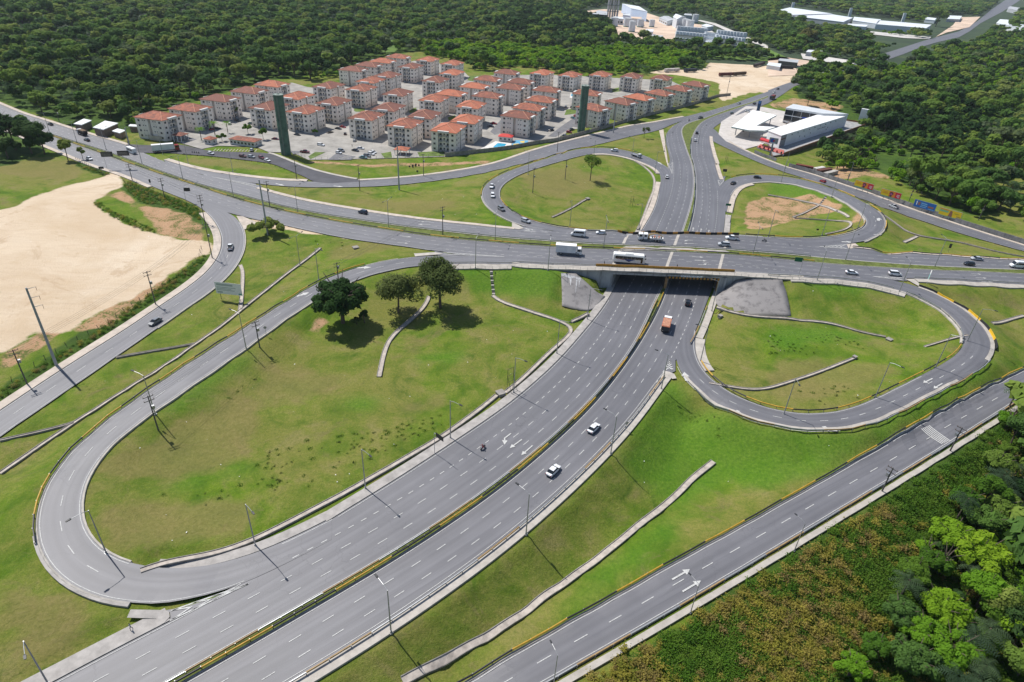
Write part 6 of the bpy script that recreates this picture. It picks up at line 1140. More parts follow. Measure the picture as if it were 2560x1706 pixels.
far_patch('meadow', '03:0,450 200,540 0,560', GREENF, .4); far_patch('plant_road', '02:1700,190 1850,230 2350,455 2350,420 1870,215 1730,185', PALEF, .6); far_patch('yard', '03:0,540 120,520 380,560 420,600 270,690 0,700', SANDF, .4); far_patch('yard', '03:900,285 1500,340 1480,360 1250,350 900,310', PALEF, .5); far_patch('yard', '03:1750,160 1950,155 1850,250 1640,300 1540,340 1700,230', SANDF, .5); far_patch('yard', '03:300,490 800,560 780,600 320,540', PALEF, .5)
gi = 'industrial buildings in the distance'
for l, s, zt, wm, rm, rise, win in (('large pale blue industrial hall with a sloping white roof', '440,122 662,167 545,95 312,56', 16, BLUEW, FW, 0, 0), ('white hall with grey roof beside the round tanks', '830,250 940,300 1065,285 960,228', 7, FW, FG, 1.5, 4), ('tall pinkish-white gabled hall behind the round tanks', '1025,240 1080,270 1205,245 1090,205', 14, FW, FW, 3, 0), ('low white shed left of the pale blue hall', '320,210 425,225 410,195 330,190', 8, BLUEW, FW, 0, 0), ('low pink-white workshop in front of the pale blue hall', '190,258 330,272 320,245 200,238', 9, FW, FW, 0, 3), ('pale workshop behind the row of tanks', '440,260 585,275 575,245 440,240', 10, FW, SANDF, 0, 0), ('long engine hall with roof coolers, left one', '1048,560 1452,610 1500,452 1075,420', 10, FG, FD, 0, 8), ('long engine hall with roof coolers, right one', '1600,600 1992,665 2045,520 1640,480', 10, FG, FD, 0, 8), ('white link building between the two engine halls', '1452,590 1595,610 1640,540 1480,520', 8, FW, FW, 0, 3), ('small white office in the plant yard', '640,440 740,450 750,420 650,415', 6, FW, FW, 0, 2), ('white box building by the plant road', '1425,360 1500,385 1590,370 1490,338', 6, FW, FW, 0, 0), ('low white shed at the plant front', '720,510 870,530 880,505 740,490', 5, FW, FG, 0, 0), ('dark open-sided hall at the left of the plant', '-110,200 95,215 100,170 -20,150', 14, FD, FG, 0, 0), ('ruined pale house in the far wood', '1860,215 1970,225 2040,205 1930,195', 6, FW, FW, 0, 0), ('grey transformer house behind the tanks', '1175,215 1290,225 1280,200 1190,195', 8, FG, FG, 0, 0)):
    o = quad_building('industrial_hall', l, z7(s), zt, wm, rm, rise=rise, win=win, group=gi, over=.8)
    if 'engine hall' in l:
        Q = [at(x, y, zt) for x, y in z7(s)]; c = sum(Q)/4
        for k in range(9):
            p = Q[0]+(Q[1]-Q[0])*(k+.5)/9; r2 = Q[3]+(Q[2]-Q[3])*(k+.5)/9
            for f, m, hh in ((.45, FW, 5), (.8, FW, 7.5)): x = p+(r2-p)*f-c; MB().box(-2.6, 2.6, -2.2, 2.2, zt+1.4, zt+hh).build('cooler_unit', m, o, (x[0], x[1], 0), .1)
            x = p+(r2-p)*.12-c; MB().tube((0, 0, zt+.4), (0, 0, zt+1.8), 1.2, .9, 8).build('exhaust_hood', FW, o, (x[0], x[1], 0))
for i, (x, y, r, h) in enumerate(((190, 372, 6.5, 13), (380, 380, 6.5, 13), (560, 385, 5.5, 12), (720, 382, 4.5, 11), (1185, 400, 6, 14), (1245, 428, 6.5, 15), (1325, 325, 5.5, 14), (440, 450, 5, 15))):
    p = at(*z7(f'{x},{y}')[0], 0); root = empty('storage_tank', tuple(p)); tag(root, f'round storage tank of the plant, {nth(i)} counted from the left rear', 'tank', 'storage tanks of the plant')
    MB().tube((0, 0, -.5), (0, 0, h), r, r, 20).build('shell', FW, root); MB().tube((0, 0, h), (0, 0, h+.8), r+.1, r*.2, 20).build('roof', FG, root); MB().tube((0, 0, 0), (0, 0, 1.6), r+.1, r+.1, 20).build('green_band', mat('tank_green', (.10, .22, .17), .7, .1), root)
p = at(*z7('170,250')[0], 0); root = empty('exhaust_stacks', tuple(p)); tag(root, 'cluster of tall grey exhaust stacks at the left of the plant', 'chimney')
for k in range(5): MB().tube((-9+k*4.4, (k % 2)*3, -.5), (-9+k*4.4, (k % 2)*3, 46), 1.7, 1.6, 12).build('stack', FG, root)
for z in (10, 20, 30, 40): MB().box(-11, 11, -2.5, 5, z, z+.6).build('platform', FD, root)
gw_ = 'warehouses at the far right'
for l, s, zt, wm, rm, win in (('longest far grey warehouse with pale roof strips', '03:115,92 230,140 600,150 590,128 200,72', 10, FG, FW, 0), ('saw-roofed grey warehouse front at the far right', '03:232,150 690,205 778,165 590,135', 9, FG, FW, 0), ('second far warehouse with pale roof', '03:778,190 1000,222 1035,182 790,158', 8, FW, FW, 0), ('third far warehouse with long pale roof', '03:990,225 1450,262 1500,230 1020,190', 8, FW, FW, 0), ('small white shed before the far warehouses', '03:720,235 900,250 915,232 740,220', 5, FW, FW, 0), ('blue and white factory at the right edge', '03:2095,215 2345,262 2350,195 2130,180', 11, FW, FW, 0), ('grey factory at the upper right corner', '03:2200,80 2350,110 2350,80 2220,60', 9, FG, FG, 0), ('white filling station roof far up the highway', '03:1640,175 1760,180 1780,150 1660,145', 6, FG, FW, 0), ('white pitched house in the far trees', '03:1440,180 1530,190 1545,170 1450,160', 6, FW, FW, 0), ('low shed by the truck yard', '03:-10,600 110,620 120,590 10,578', 4, FW, FW, 0), ('dark sided shed by the truck yard', '03:95,560 270,580 280,555 110,542', 6, FD, FG, 0), ('low pale warehouse beside the far highway', '03:350,480 480,490 500,470 370,462', 5, FG, FW, 0)):
    quad_building('warehouse', l, tr(s)[:4] if len(tr(s)) == 4 else [tr(s)[k] for k in (0, 1, 3, 4)], zt, wm, rm, group=gw_, over=.5)
for i, (x, y, h) in enumerate(((215, 110, 20), (742, 165, 20), (1230, 215, 20))):
    p = at(*tr(f'03:{x},{y}')[0], 0); tag(MB().box(-3, 3, -1.2, 1.2, 0, h).box(-3.3, 3.3, -1.5, 1.5, 0, 1).build('white_sign_tower', FW, None, tuple(p)), f'white slab tower behind the far warehouses, {nth(i)} from the left', 'sign tower', 'white slab towers behind the far warehouses')
# ================================================================ VEHICLES
CARC = {'white': (.74, .75, .76), 'silver': (.42, .44, .46), 'grey': (.16, .17, .18), 'black': (.012, .013, .015), 'red': (.30, .012, .015), 'maroon': (.16, .02, .02), 'navy': (.012, .02, .05), 'green': (.03, .08, .07), 'brown': (.17, .07, .05), 'teal': (.10, .22, .25)}
PAINT = {k: mat('car_paint_'+k, c, .32, 0, spec=.5, coat=.6) for k, c in CARC.items()}
HEADL = mat('headlight', (.7, .72, .75), .2, 0, spec=.6); TAILL = mat('taillight', (.35, .01, .01), .3, 0); TRIM = mat('black_trim', (.02, .02, .022), .6, 0); RIM = mat('wheel_rim', (.40, .41, .42), .35, 0, metal=.6); CARG = glass_mat('car_glass', (.012, .016, .02), .05)
def wheel_parts(root, xs, hw, r, wd=.22):
    t = MB().tube((0, -wd/2, 0), (0, wd/2, 0), r, r, 14).me('wheel', RUBBER); rm = MB().tube((0, -wd/2-.012, 0), (0, wd/2+.012, 0), r*.58, r*.58, 10).me('rim', RIM)
    for x in xs:
        for s in (-1, 1): w_ = link('wheel', t, root, (x, s*(hw-wd/2), r)); link('rim', rm, w_)
def body_loft(st, w):
    rings = []
    for x, f, zb, zt in st:
        h = w*f; rings.append([(x, -h*.9, zb), (x, h*.9, zb), (x, h, zb+.16), (x, h*1.0, zt-.2), (x, h*.9, zt), (x, -h*.9, zt), (x, -h*1.0, zt-.2), (x, -h, zb+.16)])
    return MB().loft(rings)
def cabin(root, b0, b1, t0, t1, zb, zt, wb, wt):
    V = [(b0, -wb, zb), (b1, -wb, zb), (b1, wb, zb), (b0, wb, zb), (t0, -wt, zt), (t1, -wt, zt), (t1, wt, zt), (t0, wt, zt)]
    MB().add(V, [(0, 3, 2, 1), (4, 5, 6, 7), (0, 1, 5, 4), (1, 2, 6, 5), (2, 3, 7, 6), (3, 0, 4, 7)]).build('window_glass', CARG, root)
    MB().loft([[(t0-.05, -wt-.02, zt-.02), (t0-.05, wt+.02, zt-.02), (t0-.02, wt-.04, zt+.05), (t0-.02, -wt+.04, zt+.05)], [(t1+.05, -wt-.02, zt-.02), (t1+.05, wt+.02, zt-.02), (t1+.0, wt-.04, zt+.05), (t1+.0, -wt+.04, zt+.05)]]).build('roof', PAINT['white'], root)
    for s in (-1, 1):
        xm = (t0+t1)/2; MB().add([(xm-.06, s*(wb*.5+wt*.5)*1.01+s*.02, zb), (xm+.06, s*(wb*.5+wt*.5)*1.01+s*.02, zb), (xm+.05, s*(wt+.02), zt), (xm-.05, s*(wt+.02), zt)], [(0, 1, 2, 3)]).build('pillar', PAINT['white'], root)
def make_car(kind):
    root = empty('car', (0, 0, 0))
    L, W_, H = {'sedan': (4.5, .88, 1.46), 'hatch': (4.0, .86, 1.5), 'suv': (4.5, .92, 1.68), 'pickup': (5.2, .93, 1.78), 'van': (5.9, 1.0, 2.65), 'minivan': (4.5, .9, 1.8)}[kind]; h = L/2
    hood = {'sedan': .92, 'hatch': .95, 'suv': 1.1, 'pickup': 1.15, 'van': 1.25, 'minivan': 1.1}[kind]; rr = .33 if kind in ('sedan', 'hatch', 'minivan') else .38
    if kind == 'van':
        st = [(-h, .94, .35, 2.45), (-h+.1, 1, .3, 2.62), (h-1.9, 1, .3, 2.65), (h-1.35, .98, .3, 2.45), (h-.75, .96, .3, 1.35), (h-.1, .88, .32, 1.0), (h, .8, .42, .85)]
        body_loft(st, W_).build('body', PAINT['white'], root)
        MB().box(-h+.5, h-2.0, -W_-.012, W_+.012, 1.45, 2.15).build('window_glass', CARG, root); MB().add([(h-1.30, -W_*.86, 2.38), (h-1.30, W_*.86, 2.38), (h-.72, W_*.9, 1.42), (h-.72, -W_*.9, 1.42)], [(0, 1, 2, 3)]).build('windscreen', CARG, root); MB().box(-h-.015, -h+.01, -W_*.75, W_*.75, 1.4, 2.2).build('rear_window', CARG, root)
        MB().box(h-1.9, h-1.25, -W_-.014, W_+.014, 1.4, 2.0).build('side_window', CARG, root)
    else:
        rear = {'sedan': (.80, hood+.02), 'hatch': (.92, hood+.05), 'suv': (.94, hood+.02), 'pickup': (.95, 1.08), 'minivan': (.94, hood)}[kind]
        st = [(-h, rear[0]*.9, .42, rear[1]-.12), (-h+.18, .97, .3, rear[1]), (-h*.45, 1, .24, rear[1] if kind != 'pickup' else 1.1), (0, 1, .24, hood+.05), (h*.42, 1, .24, hood), (h*.78, .96, .26, hood-.1), (h-.1, .86, .3, hood-.25), (h, .7, .42, hood-.36)]
        body_loft(st, W_).build('body', PAINT['white'], root)
        b0, b1, t0, t1 = {'sedan': (-1.75, 1.15, -1.0, .35), 'hatch': (-1.85, 1.05, -1.5, .25), 'suv': (-2.1, 1.2, -1.85, .45), 'pickup': (-.75, 1.35, -.6, .6), 'minivan': (-2.1, 1.5, -1.9, .7)}[kind]
        cabin(root, b0, b1, t0, t1, hood-.02, H-.05, W_*.9, W_*.7)
        if kind == 'pickup': MB().box(-h+.12, -.85, -W_*.8, W_*.8, 1.0, 1.13).build('cargo_bed', TRIM, root)
    wheel_parts(root, (-h*.60, h*.62), W_+.02, rr)
    for s in (-1, 1):
        MB().box(h-.16, h-.02, s*W_*.62-.16, s*W_*.62+.16, hood-.42, hood-.27).build('headlight', HEADL, root); MB().box(-h-.01, -h+.1, s*W_*.72-.14, s*W_*.72+.14, hood-.32, hood-.1).build('taillight', TAILL, root)
        if kind != 'van': MB().box(.75, .95, s*(W_+.02)-.1, s*(W_+.02)+.1, hood+.02, hood+.16).build('mirror', TRIM, root)
    MB().box(h-.1, h+.03, -W_*.7, W_*.7, .34, .5).build('bumper', TRIM, root); MB().box(-h-.03, -h+.1, -W_*.75, W_*.75, .36, .52).build('bumper', TRIM, root)
    return root
PROTO = {k: make_car(k) for k in ('sedan', 'hatch', 'suv', 'pickup', 'van', 'minivan')}
def recolor(o, paint):
    for ch in KIDS.get(o.as_pointer(), []):
        if ch.name.split('.')[0] in ('body', 'roof', 'pillar'):
            ch.material_slots[0].link = 'OBJECT'; ch.material_slots[0].material = paint
def set_on(o, base, ahead, lower=False, dz=.06):
    a, b = (pt(x) if isinstance(x, str) else x for x in (base, ahead)); p, q = G(*a, 0, lower), G(*b, 0, lower); d = q-p; d /= np.linalg.norm(d); o.location = tuple(p+[0, 0, dz])
    o.rotation_euler = (0, -math.asin(max(-.2, min(.2, d[2]))), math.atan2(d[1], d[0]))
def car(label, kind, paint, base, ahead, lower=False, group='cars on the roads', cat=None):
    o = copy_tree(PROTO[kind]); o.name = {'van': 'van', 'pickup': 'pickup_truck'}.get(kind, 'car'); set_on(o, base, ahead, lower); recolor(o, PAINT[paint]); tag(o, label, cat or {'van': 'van', 'pickup': 'pickup'}.get(kind, 'car'), group); return o
def rel(s, dx, dy): a, xy = s.split(':'); x, y = xy.split(','); return f'{a}:{float(x)+dx},{float(y)+dy}'
for l, k, c, s, dx, dy, lo in [
 ('white sedan on the lower highway, nearer the bridge of the two', 'sedan', 'white', '22:748,1010', 55, -55, 1), ('white sedan on the lower highway, farther from the bridge of the two', 'sedan', 'white', '22:378,1400', 55, -55, 1), ('black car entering the underpass beside the dashed line', 'suv', 'black', '12:1613,1325', 12, -60, 1),
 ('white pickup at the bend of the access road', 'pickup', 'white', '10:2117,815', 12, -50, 0), ('dark sedan with silver bonnet driving down the access road', 'sedan', 'grey', '10:1428,1500', -60, 38, 0), ('white passenger van left of the bridge on the far carriageway', 'van', 'white', '12:607,700', -100, -8, 0), ('white hatchback following the van by the striped parapet', 'hatch', 'white', '12:815,682', -100, -4, 0),
 ('white pickup at the right end of the striped parapet', 'pickup', 'white', '12:2017,732', -100, -8, 0), ('white car in the middle lane right of the bridge', 'suv', 'silver', '12:1942,790', -100, -8, 0), ('dark blue car alone on the far carriageway left of the bridge', 'suv', 'navy', '11:982,492', -100, -22, 0), ('white sedan heading right just past the bridge', 'sedan', 'white', '13:765,1048', 100, 10, 0), ('white car van heading right towards the near right ramp', 'minivan', 'white', '13:1160,1060', 100, 10, 0),
 ('silver sedan heading left beside the right verge', 'sedan', 'silver', '13:1912,920', -100, -8, 0), ('black hatchback heading left near the right edge', 'hatch', 'black', '13:1840,966', -100, -8, 0), ('large white van at the right edge of the upper highway', 'van', 'white', '13:2285,988', -100, -8, 0), ('dark red hatchback on the station road', 'hatch', 'red', '13:500,205', -100, -40, 0), ('pale pickup on the station road below the billboards', 'pickup', 'silver', '13:1150,440', -100, -42, 0),
 ('white pickup with dark load at the left bend of the far left ramp', 'pickup', 'white', '11:2165,255', -20, 60, 0), ('white car at the left bend of the far left ramp', 'suv', 'white', '11:2172,340', 8, 60, 0), ('grey car leaving the left bend of the far left ramp', 'suv', 'grey', '11:2252,462', 60, 38, 0), ('silver car joining the upper highway from the far left ramp', 'suv', 'silver', '12:127,575', 100, 30, 0), ('white sedan on the right arm of the far left ramp', 'sedan', 'white', '12:1420,165', -10, -60, 0), ('white car at the top of the far left ramp', 'suv', 'white', '02:940,1392', -100, -12, 0),
 ('black car on the far northbound lanes near the wide median', 'sedan', 'black', '02:1696,1228', 10, -60, 1), ('white car on the far northbound lanes near the wide median', 'hatch', 'white', '02:1680,1296', 2, -60, 1), ('dark pickup where the frontage road joins', 'pickup', 'black', '02:1730,1090', -80, 22, 1), ('silver car higher up the far highway', 'sedan', 'silver', '02:2082,955', -80, 28, 1), ('black car beside the blue totem on the far highway', 'sedan', 'black', '02:2225,958', 80, -28, 1), ('dark green car passing the filling station', 'hatch', 'green', '02:2018,1048', 80, -28, 1), ('white car at the filling station edge', 'sedan', 'white', '02:2165,1030', 60, 10, 0), ('grey car on the far highway by the wood', 'sedan', 'grey', '03:90,822', 80, -30, 0), ('white hatchback on the far highway by the wood', 'hatch', 'white', '03:52,855', -80, 30, 0),
 ('black car on the far right ramp, first from the gore', 'sedan', 'black', '12:2030,222', 40, -22, 0), ('black car on the far right ramp, second from the gore', 'hatch', 'black', '12:2252,170', 60, 4, 0), ('black sedan far left on the upper highway', 'sedan', 'black', '00:465,1150', -80, -28, 0), ('black car beside the dump truck on the left highway', 'sedan', 'black', '00:800,1295', -80, -28, 0), ('white sedan by the small trees on the left highway', 'sedan', 'white', '00:822,1468', 60, 25, 0), ('dark grey car at the filling station yard', 'hatch', 'grey', '03:150,1128', 40, -20, 0)]: car(l, k, c, s, rel(s, dx, dy), bool(lo))
for l, k, c, s, dx, dy in [
 ('white hatchback parked on the gate road beside the grass', 'hatch', 'white', '00:1937,1418', 60, 14), ('brown-red hatchback parked on the gate road', 'hatch', 'brown', '00:2230,1444', 60, 8), ('silver hatchback parked behind the brown-red car', 'hatch', 'silver', '00:2310,1450', 60, 8), ('red car nose to tail with a white car on the gate road', 'hatch', 'maroon', '01:52,1458', 60, 25), ('white car nose to tail with a red car on the gate road', 'sedan', 'white', '01:106,1482', 60, 28), ('silver hatchback in the striped bays before the club house', 'hatch', 'silver', '00:2312,1388', 20, -40),
 ('white car alone beside the lane of the near car park', 'suv', 'white', '01:597,1342', 60, 10), ('dark red pickup beside the left water tower', 'pickup', 'maroon', '01:450,1405', 60, 5), ('front white car of a pair in the near car park', 'hatch', 'white', '01:760,1412', 50, 12), ('grey car of a pair in the near car park', 'suv', 'grey', '01:785,1395', 50, 16), ('black sedan in the middle of the near car park', 'sedan', 'black', '01:913,1392', 60, 12), ('white sedan behind the black one in the near car park', 'sedan', 'white', '01:958,1372', 60, 6), ('teal car nearest the wire fence', 'sedan', 'teal', '01:985,1456', 50, 5), ('grey car second from the wire fence', 'suv', 'grey', '01:1022,1442', 50, 12), ('white car third from the wire fence', 'suv', 'white', '01:1058,1424', 50, 14), ('white hatchback fourth from the wire fence', 'hatch', 'white', '01:1080,1408', 50, 16), ('silver car against the first front block', 'hatch', 'silver', '01:906,1302', 20, -40),
 ('black sedan in the lane behind the first front block', 'sedan', 'black', '01:756,1192', 50, 8), ('red car in the lane behind the first front block', 'sedan', 'red', '01:797,1176', 50, 10), ('dark car at the corner of the first front block', 'hatch', 'black', '01:820,1240', 5, -30), ('black car by the block right of the left water tower', 'sedan', 'black', '01:380,1250', 40, 8), ('black car in shade beside a round shrub', 'sedan', 'black', '01:682,1226', 50, -12), ('dark red car left of the left water tower', 'sedan', 'maroon', '01:180,1288', 40, 4),
 ('bluish car in the right car park, top of the row', 'sedan', 'teal', '02:560,1092', 40, 14), ('black car in the right car park by the green tower', 'sedan', 'black', '02:547,1197', 50, -8), ('red car in the right car park by the green tower', 'hatch', 'red', '02:523,1222', 50, 6), ('grey car in the right car park nearest the wall', 'sedan', 'grey', '02:488,1256', 50, 3), ('red car in the right car park, beside the bluish one', 'hatch', 'red', '02:585,1076', 40, 14), ('black car shaded by the front right block', 'sedan', 'black', '02:362,1204', 50, -10), ('white car by the pale pool', 'hatch', 'white', '02:494,988', 20, -30), ('black car by the pale pool', 'hatch', 'black', '02:545,992', 20, -30), ('white car right of the right water tower', 'sedan', 'white', '02:686,1060', 30, -30), ('white car between the middle blocks', 'hatch', 'white', '02:40,958', 20, -30),
 ('white car in the inner lane right of the front blocks', 'hatch', 'white', '01:2262,1082', 30, -20), ('white sedan in the inner lane above the small pool', 'sedan', 'white', '01:2300,1158', 50, -4), ('navy car in the inner lane right of the front blocks', 'sedan', 'navy', '01:2155,1168', 40, 4), ('red car in the inner lane right of the front blocks', 'sedan', 'red', '01:2182,1142', 40, 4), ('bright red car beside the leftmost block', 'sedan', 'red', '00:1955,1196', 60, -12), ('dark car behind the bright red one by the leftmost block', 'sedan', 'black', '00:1995,1190', 60, -8), ('white car behind the palm in the left yard', 'hatch', 'white', '00:2112,1146', 20, -30), ('black hatchback in shade at the left yard', 'hatch', 'black', '00:2182,1118', 40, 6), ('dark green car at the edge of the left yard', 'sedan', 'green', '00:2305,1146', 40, 8)]: car(l, k, c, s, rel(s, dx, dy), False, 'cars parked in the estate')
for o in PROTO.values(): drop_tree(o)
TWH = mat('truck_white', (.70, .71, .72), .5, .05, .6); TGREY = mat('truck_chassis', (.05, .05, .055), .7, .1)
def cab(root, x0, x1, hw, z1, m, zb=.55):
    body = MB().loft([[(x0, -hw, zb), (x0, hw, zb), (x0, hw, z1), (x0, -hw, z1)], [(x1-.35, -hw, zb), (x1-.35, hw, zb), (x1-.35, hw, z1), (x1-.35, -hw, z1)], [(x1, -hw*.94, zb), (x1, hw*.94, zb), (x1-.12, hw*.94, z1-.35), (x1-.12, -hw*.94, z1-.35)]]).build('cab', m, root)
    MB().add([(x1+.015, -hw*.85, (zb+z1)*.5), (x1+.015, hw*.85, (zb+z1)*.5), (x1-.08, hw*.85, z1-.4), (x1-.08, -hw*.85, z1-.4)], [(0, 1, 2, 3)]).build('windscreen', CARG, body)
    for s in (-1, 1): MB().box(x0+.3, x1-.5, s*hw-.02, s*hw+.02, (zb+z1)*.52, z1-.3).build('side_window', CARG, body); MB().box(x1-.06, x1+.03, s*hw*.7-.2, s*hw*.7+.2, zb+.15, zb+.4).build('headlight', HEADL, root); MB().box(x1-.2, x1, s*(hw+.15)-.1, s*(hw+.15)+.1, z1-1.0, z1-.4).build('mirror', TRIM, root)
def truck_base(name, label, base, ahead, L, lower=False, group='lorries and buses', cat='truck', wheels=None, hw=1.2, r=.5):
    root = empty(name, (0, 0, 0)); set_on(root, base, ahead, lower); tag(root, label, cat, group); MB().box(-L/2, L/2, -hw*.5, hw*.5, .5, .85).build('chassis', TGREY, root); wheel_parts(root, wheels or (-L*.3, L*.36), hw, r, .32); return root
t = truck_base('box_truck', 'large white box truck on the overpass', '12:520,866', '12:650,876', 9.6)
bx = MB().box(-4.8, 2.6, -1.28, 1.28, .95, 3.75).build('cargo_box', TWH, t); MB().box(-4.9, 2.7, -1.3, 1.3, 3.72, 3.8).build('box_roof', WHITE, bx); MB().box(-.6, .9, -1.31, -1.28, 1.0, 3.2).build('side_door', WHITE, bx)
for x in (-3.2, -1.6, 1.6): MB().box(x-.03, x+.03, -1.31, -1.28, 1.0, 3.7).build('rib', TWH, bx)
cab(t, 2.85, 4.8, 1.15, 2.75, TWH)
t = truck_base('coach', 'white coach with dark windows and blue lettering on the overpass', '12:1068,942', '12:1220,955', 11.4, cat='bus', wheels=(-3.0, 3.4))
b = MB().loft([[(-5.7, -1.2, .5), (-5.7, 1.2, .5), (-5.7, 1.25, 2.9), (-5.65, .95, 3.3), (-5.65, -.95, 3.3), (-5.7, -1.25, 2.9)], [(-5.3, -1.28, .38), (-5.3, 1.28, .38), (-5.3, 1.28, 2.95), (-5.3, 1.0, 3.4), (-5.3, -1.0, 3.4), (-5.3, -1.28, 2.95)], [(5.2, -1.28, .38), (5.2, 1.28, .38), (5.2, 1.28, 2.95), (5.2, 1.0, 3.4), (5.2, -1.0, 3.4), (5.2, -1.28, 2.95)], [(5.75, -1.15, .45), (5.75, 1.15, .45), (5.6, 1.15, 2.7), (5.35, .9, 3.2), (5.35, -.9, 3.2), (5.6, -1.15, 2.7)]]).build('body', WHITE, t)
for s in (-1, 1):
    for k in range(7): MB().box(-5.0+k*1.42, -3.63+k*1.42, s*1.3-.012, s*1.3+.012, 1.75, 2.75).build('window_pane', CARG, b)
    MB().add([(-2.2, s*1.305, 1.7), (1.8, s*1.305, 1.7), (.0, s*1.305, .7)], [(0, 1, 2)]).build('livery_wedge', mat('livery_navy', (.02, .035, .16), .4, 0), b); MB().add([(-5.0, s*1.303, 1.72), (-1.6, s*1.303, 1.62), (-2.0, s*1.303, 1.35), (-4.4, s*1.303, 1.6)], [(0, 1, 2, 3)]).build('livery_stripe', mat('livery_red', (.25, .02, .04), .4, 0), b)
me = LETTERING; o = link('lettering', me, b, (.6, -1.325, 1.22), (math.pi/2, 0, 0))
MB().add([(5.70, -1.0, 1.3), (5.70, 1.0, 1.3), (5.55, 1.0, 2.85), (5.55, -1.0, 2.85)], [(0, 1, 2, 3)]).build('windscreen', CARG, b); MB().box(-1.6, 1.4, -.85, .85, 3.4, 3.6).build('roof_unit', ACM, b); MB().box(4.2, 4.9, -1.31, -1.28, .55, 2.7).build('door', CARG, b)
for s in (-1, 1): MB().box(5.7, 6.0, s*1.2-.1, s*1.2+.1, 2.0, 2.6).build('mirror', TRIM, b); MB().box(5.70, 5.78, s*.8-.2, s*.8+.2, .75, 1.0).build('headlight', HEADL, b)
t = truck_base('crane_truck', 'white crane truck with yellow boom on the far carriageway', '12:1268,742', '12:1160,734', 9.8, wheels=(-3.2, -2.0, 3.4)); cab(t, 3.0, 4.8, 1.2, 2.9, TWH); MB().box(1.2, 2.7, -1.2, 1.2, .9, 2.9).build('crew_cab', TWH, t); MB().box(1.5, 2.5, -1.22, 1.22, 1.9, 2.6).build('side_window', CARG, t)
MB().box(-4.9, .2, -1.2, 1.2, 1.0, 1.15).box(-4.9, .2, -1.22, -1.16, 1.15, 1.55).box(-4.9, .2, 1.16, 1.22, 1.15, 1.55).box(-4.92, -4.86, -1.2, 1.2, 1.15, 1.55).build('flatbed', TWH, t); MB().tube((.7, 0, 1.0), (.7, 0, 2.4), .25, n=8).tube((.7, 0, 2.4), (-2.4, .2, 3.3), .2, .14).tube((-2.4, .2, 3.3), (-4.8, .4, 2.0), .13, .1).build('crane_boom', YELLOW, t)
for k in range(5): MB().box(-4.3+k*.85, -3.9+k*.85, -.7+.2*(k % 3), .5, 1.15, 1.7+.25*(k % 2)).build('load', mat('load_orange', (.45, .12, .04), .7, .2, 2) if k % 2 else TRIM, t)
t = truck_base('dump_truck', 'orange tipper truck heading for the underpass', '22:1412,75', '12:1440,1440', 7.6, True, wheels=(-2.6, -1.3, 2.6)); cab(t, 2.1, 3.8, 1.2, 2.7, TWH)
TIPO = mat('tipper_orange', (.42, .15, .09), .7, .2, 1.0); V = [(-3.7, -1.25, 1.0), (1.9, -1.25, 1.0), (1.9, 1.25, 1.0), (-3.7, 1.25, 1.0), (-3.9, -1.3, 2.6), (2.0, -1.3, 2.6), (2.0, 1.3, 2.6), (-3.9, 1.3, 2.6)]
MB().add(V, [(0, 3, 2, 1), (4, 5, 6, 7), (0, 1, 5, 4), (1, 2, 6, 5), (2, 3, 7, 6), (3, 0, 4, 7)]).build('tipper_body', TIPO, t); MB().box(-3.98, -3.88, -1.2, 1.2, 1.1, 2.4).build('tailgate', TGREY, t); MB().box(-3.6, 1.8, -1.1, 1.1, 2.6, 2.72).build('tarpaulin', mat('tarp', (.40, .20, .13), .9, .2, 1.5), t)
t = truck_base('flatbed_truck', 'small white flatbed truck on the top of the far left ramp', '02:1140,1442', '02:1080,1420', 7.0); cab(t, 1.6, 3.3, 1.05, 2.2, TWH); MB().box(-3.5, 1.4, -1.1, 1.1, .9, 1.08).build('flatbed', TGREY, t); MB().box(-3.4, 1.3, -1.0, 1.0, 1.08, 1.16).build('deck_plate', STEEL, t)
t.rotation_euler.z += math.pi
t = truck_base('minibus', 'white minibus heading left on the left highway', '00:1210,1405', '00:1150,1380', 7.4, cat='minibus', wheels=(-2.2, 2.5), hw=1.08, r=.42)
b = MB().loft([[(-3.7, -1.0, .4), (-3.7, 1.0, .4), (-3.7, 1.0, 2.6), (-3.7, -1.0, 2.6)], [(-3.4, -1.1, .35), (-3.4, 1.1, .35), (-3.4, 1.05, 2.9), (-3.4, -1.05, 2.9)], [(2.9, -1.1, .35), (2.9, 1.1, .35), (2.9, 1.05, 2.9), (2.9, -1.05, 2.9)], [(3.7, -1.0, .4), (3.7, 1.0, .4), (3.4, .95, 2.2), (3.4, -.95, 2.2)]]).build('body', WHITE, t)
for s in (-1, 1):
    for k in range(5): MB().box(-3.2+k*1.15, -2.15+k*1.15, s*1.09-.03, s*1.09+.03, 1.5, 2.3).build('window_pane', CARG, b)
MB().add([(3.62, -.9, 1.3), (3.62, .9, 1.3), (3.42, .9, 2.2), (3.42, -.9, 2.2)], [(0, 1, 2, 3)]).build('windscreen', CARG, b); MB().box(-1, 1, -.6, .6, 2.9, 3.05).build('roof_unit', ACM, b)
t = truck_base('semi_truck', 'long white box lorry with red cab turning into the gate road', '00:1530,1392', '00:1650,1382', 13.5, wheels=(-4.8, -3.6, 4.6)); MB().box(-6.7, 4.0, -1.28, 1.28, 1.1, 4.1).build('cargo_box', TWH, t); MB().box(-6.74, -6.68, -1.2, 1.2, 1.2, 4.0).build('rear_door', TGREY, t); cab(t, 4.4, 6.6, 1.2, 3.2, PAINT['red'])
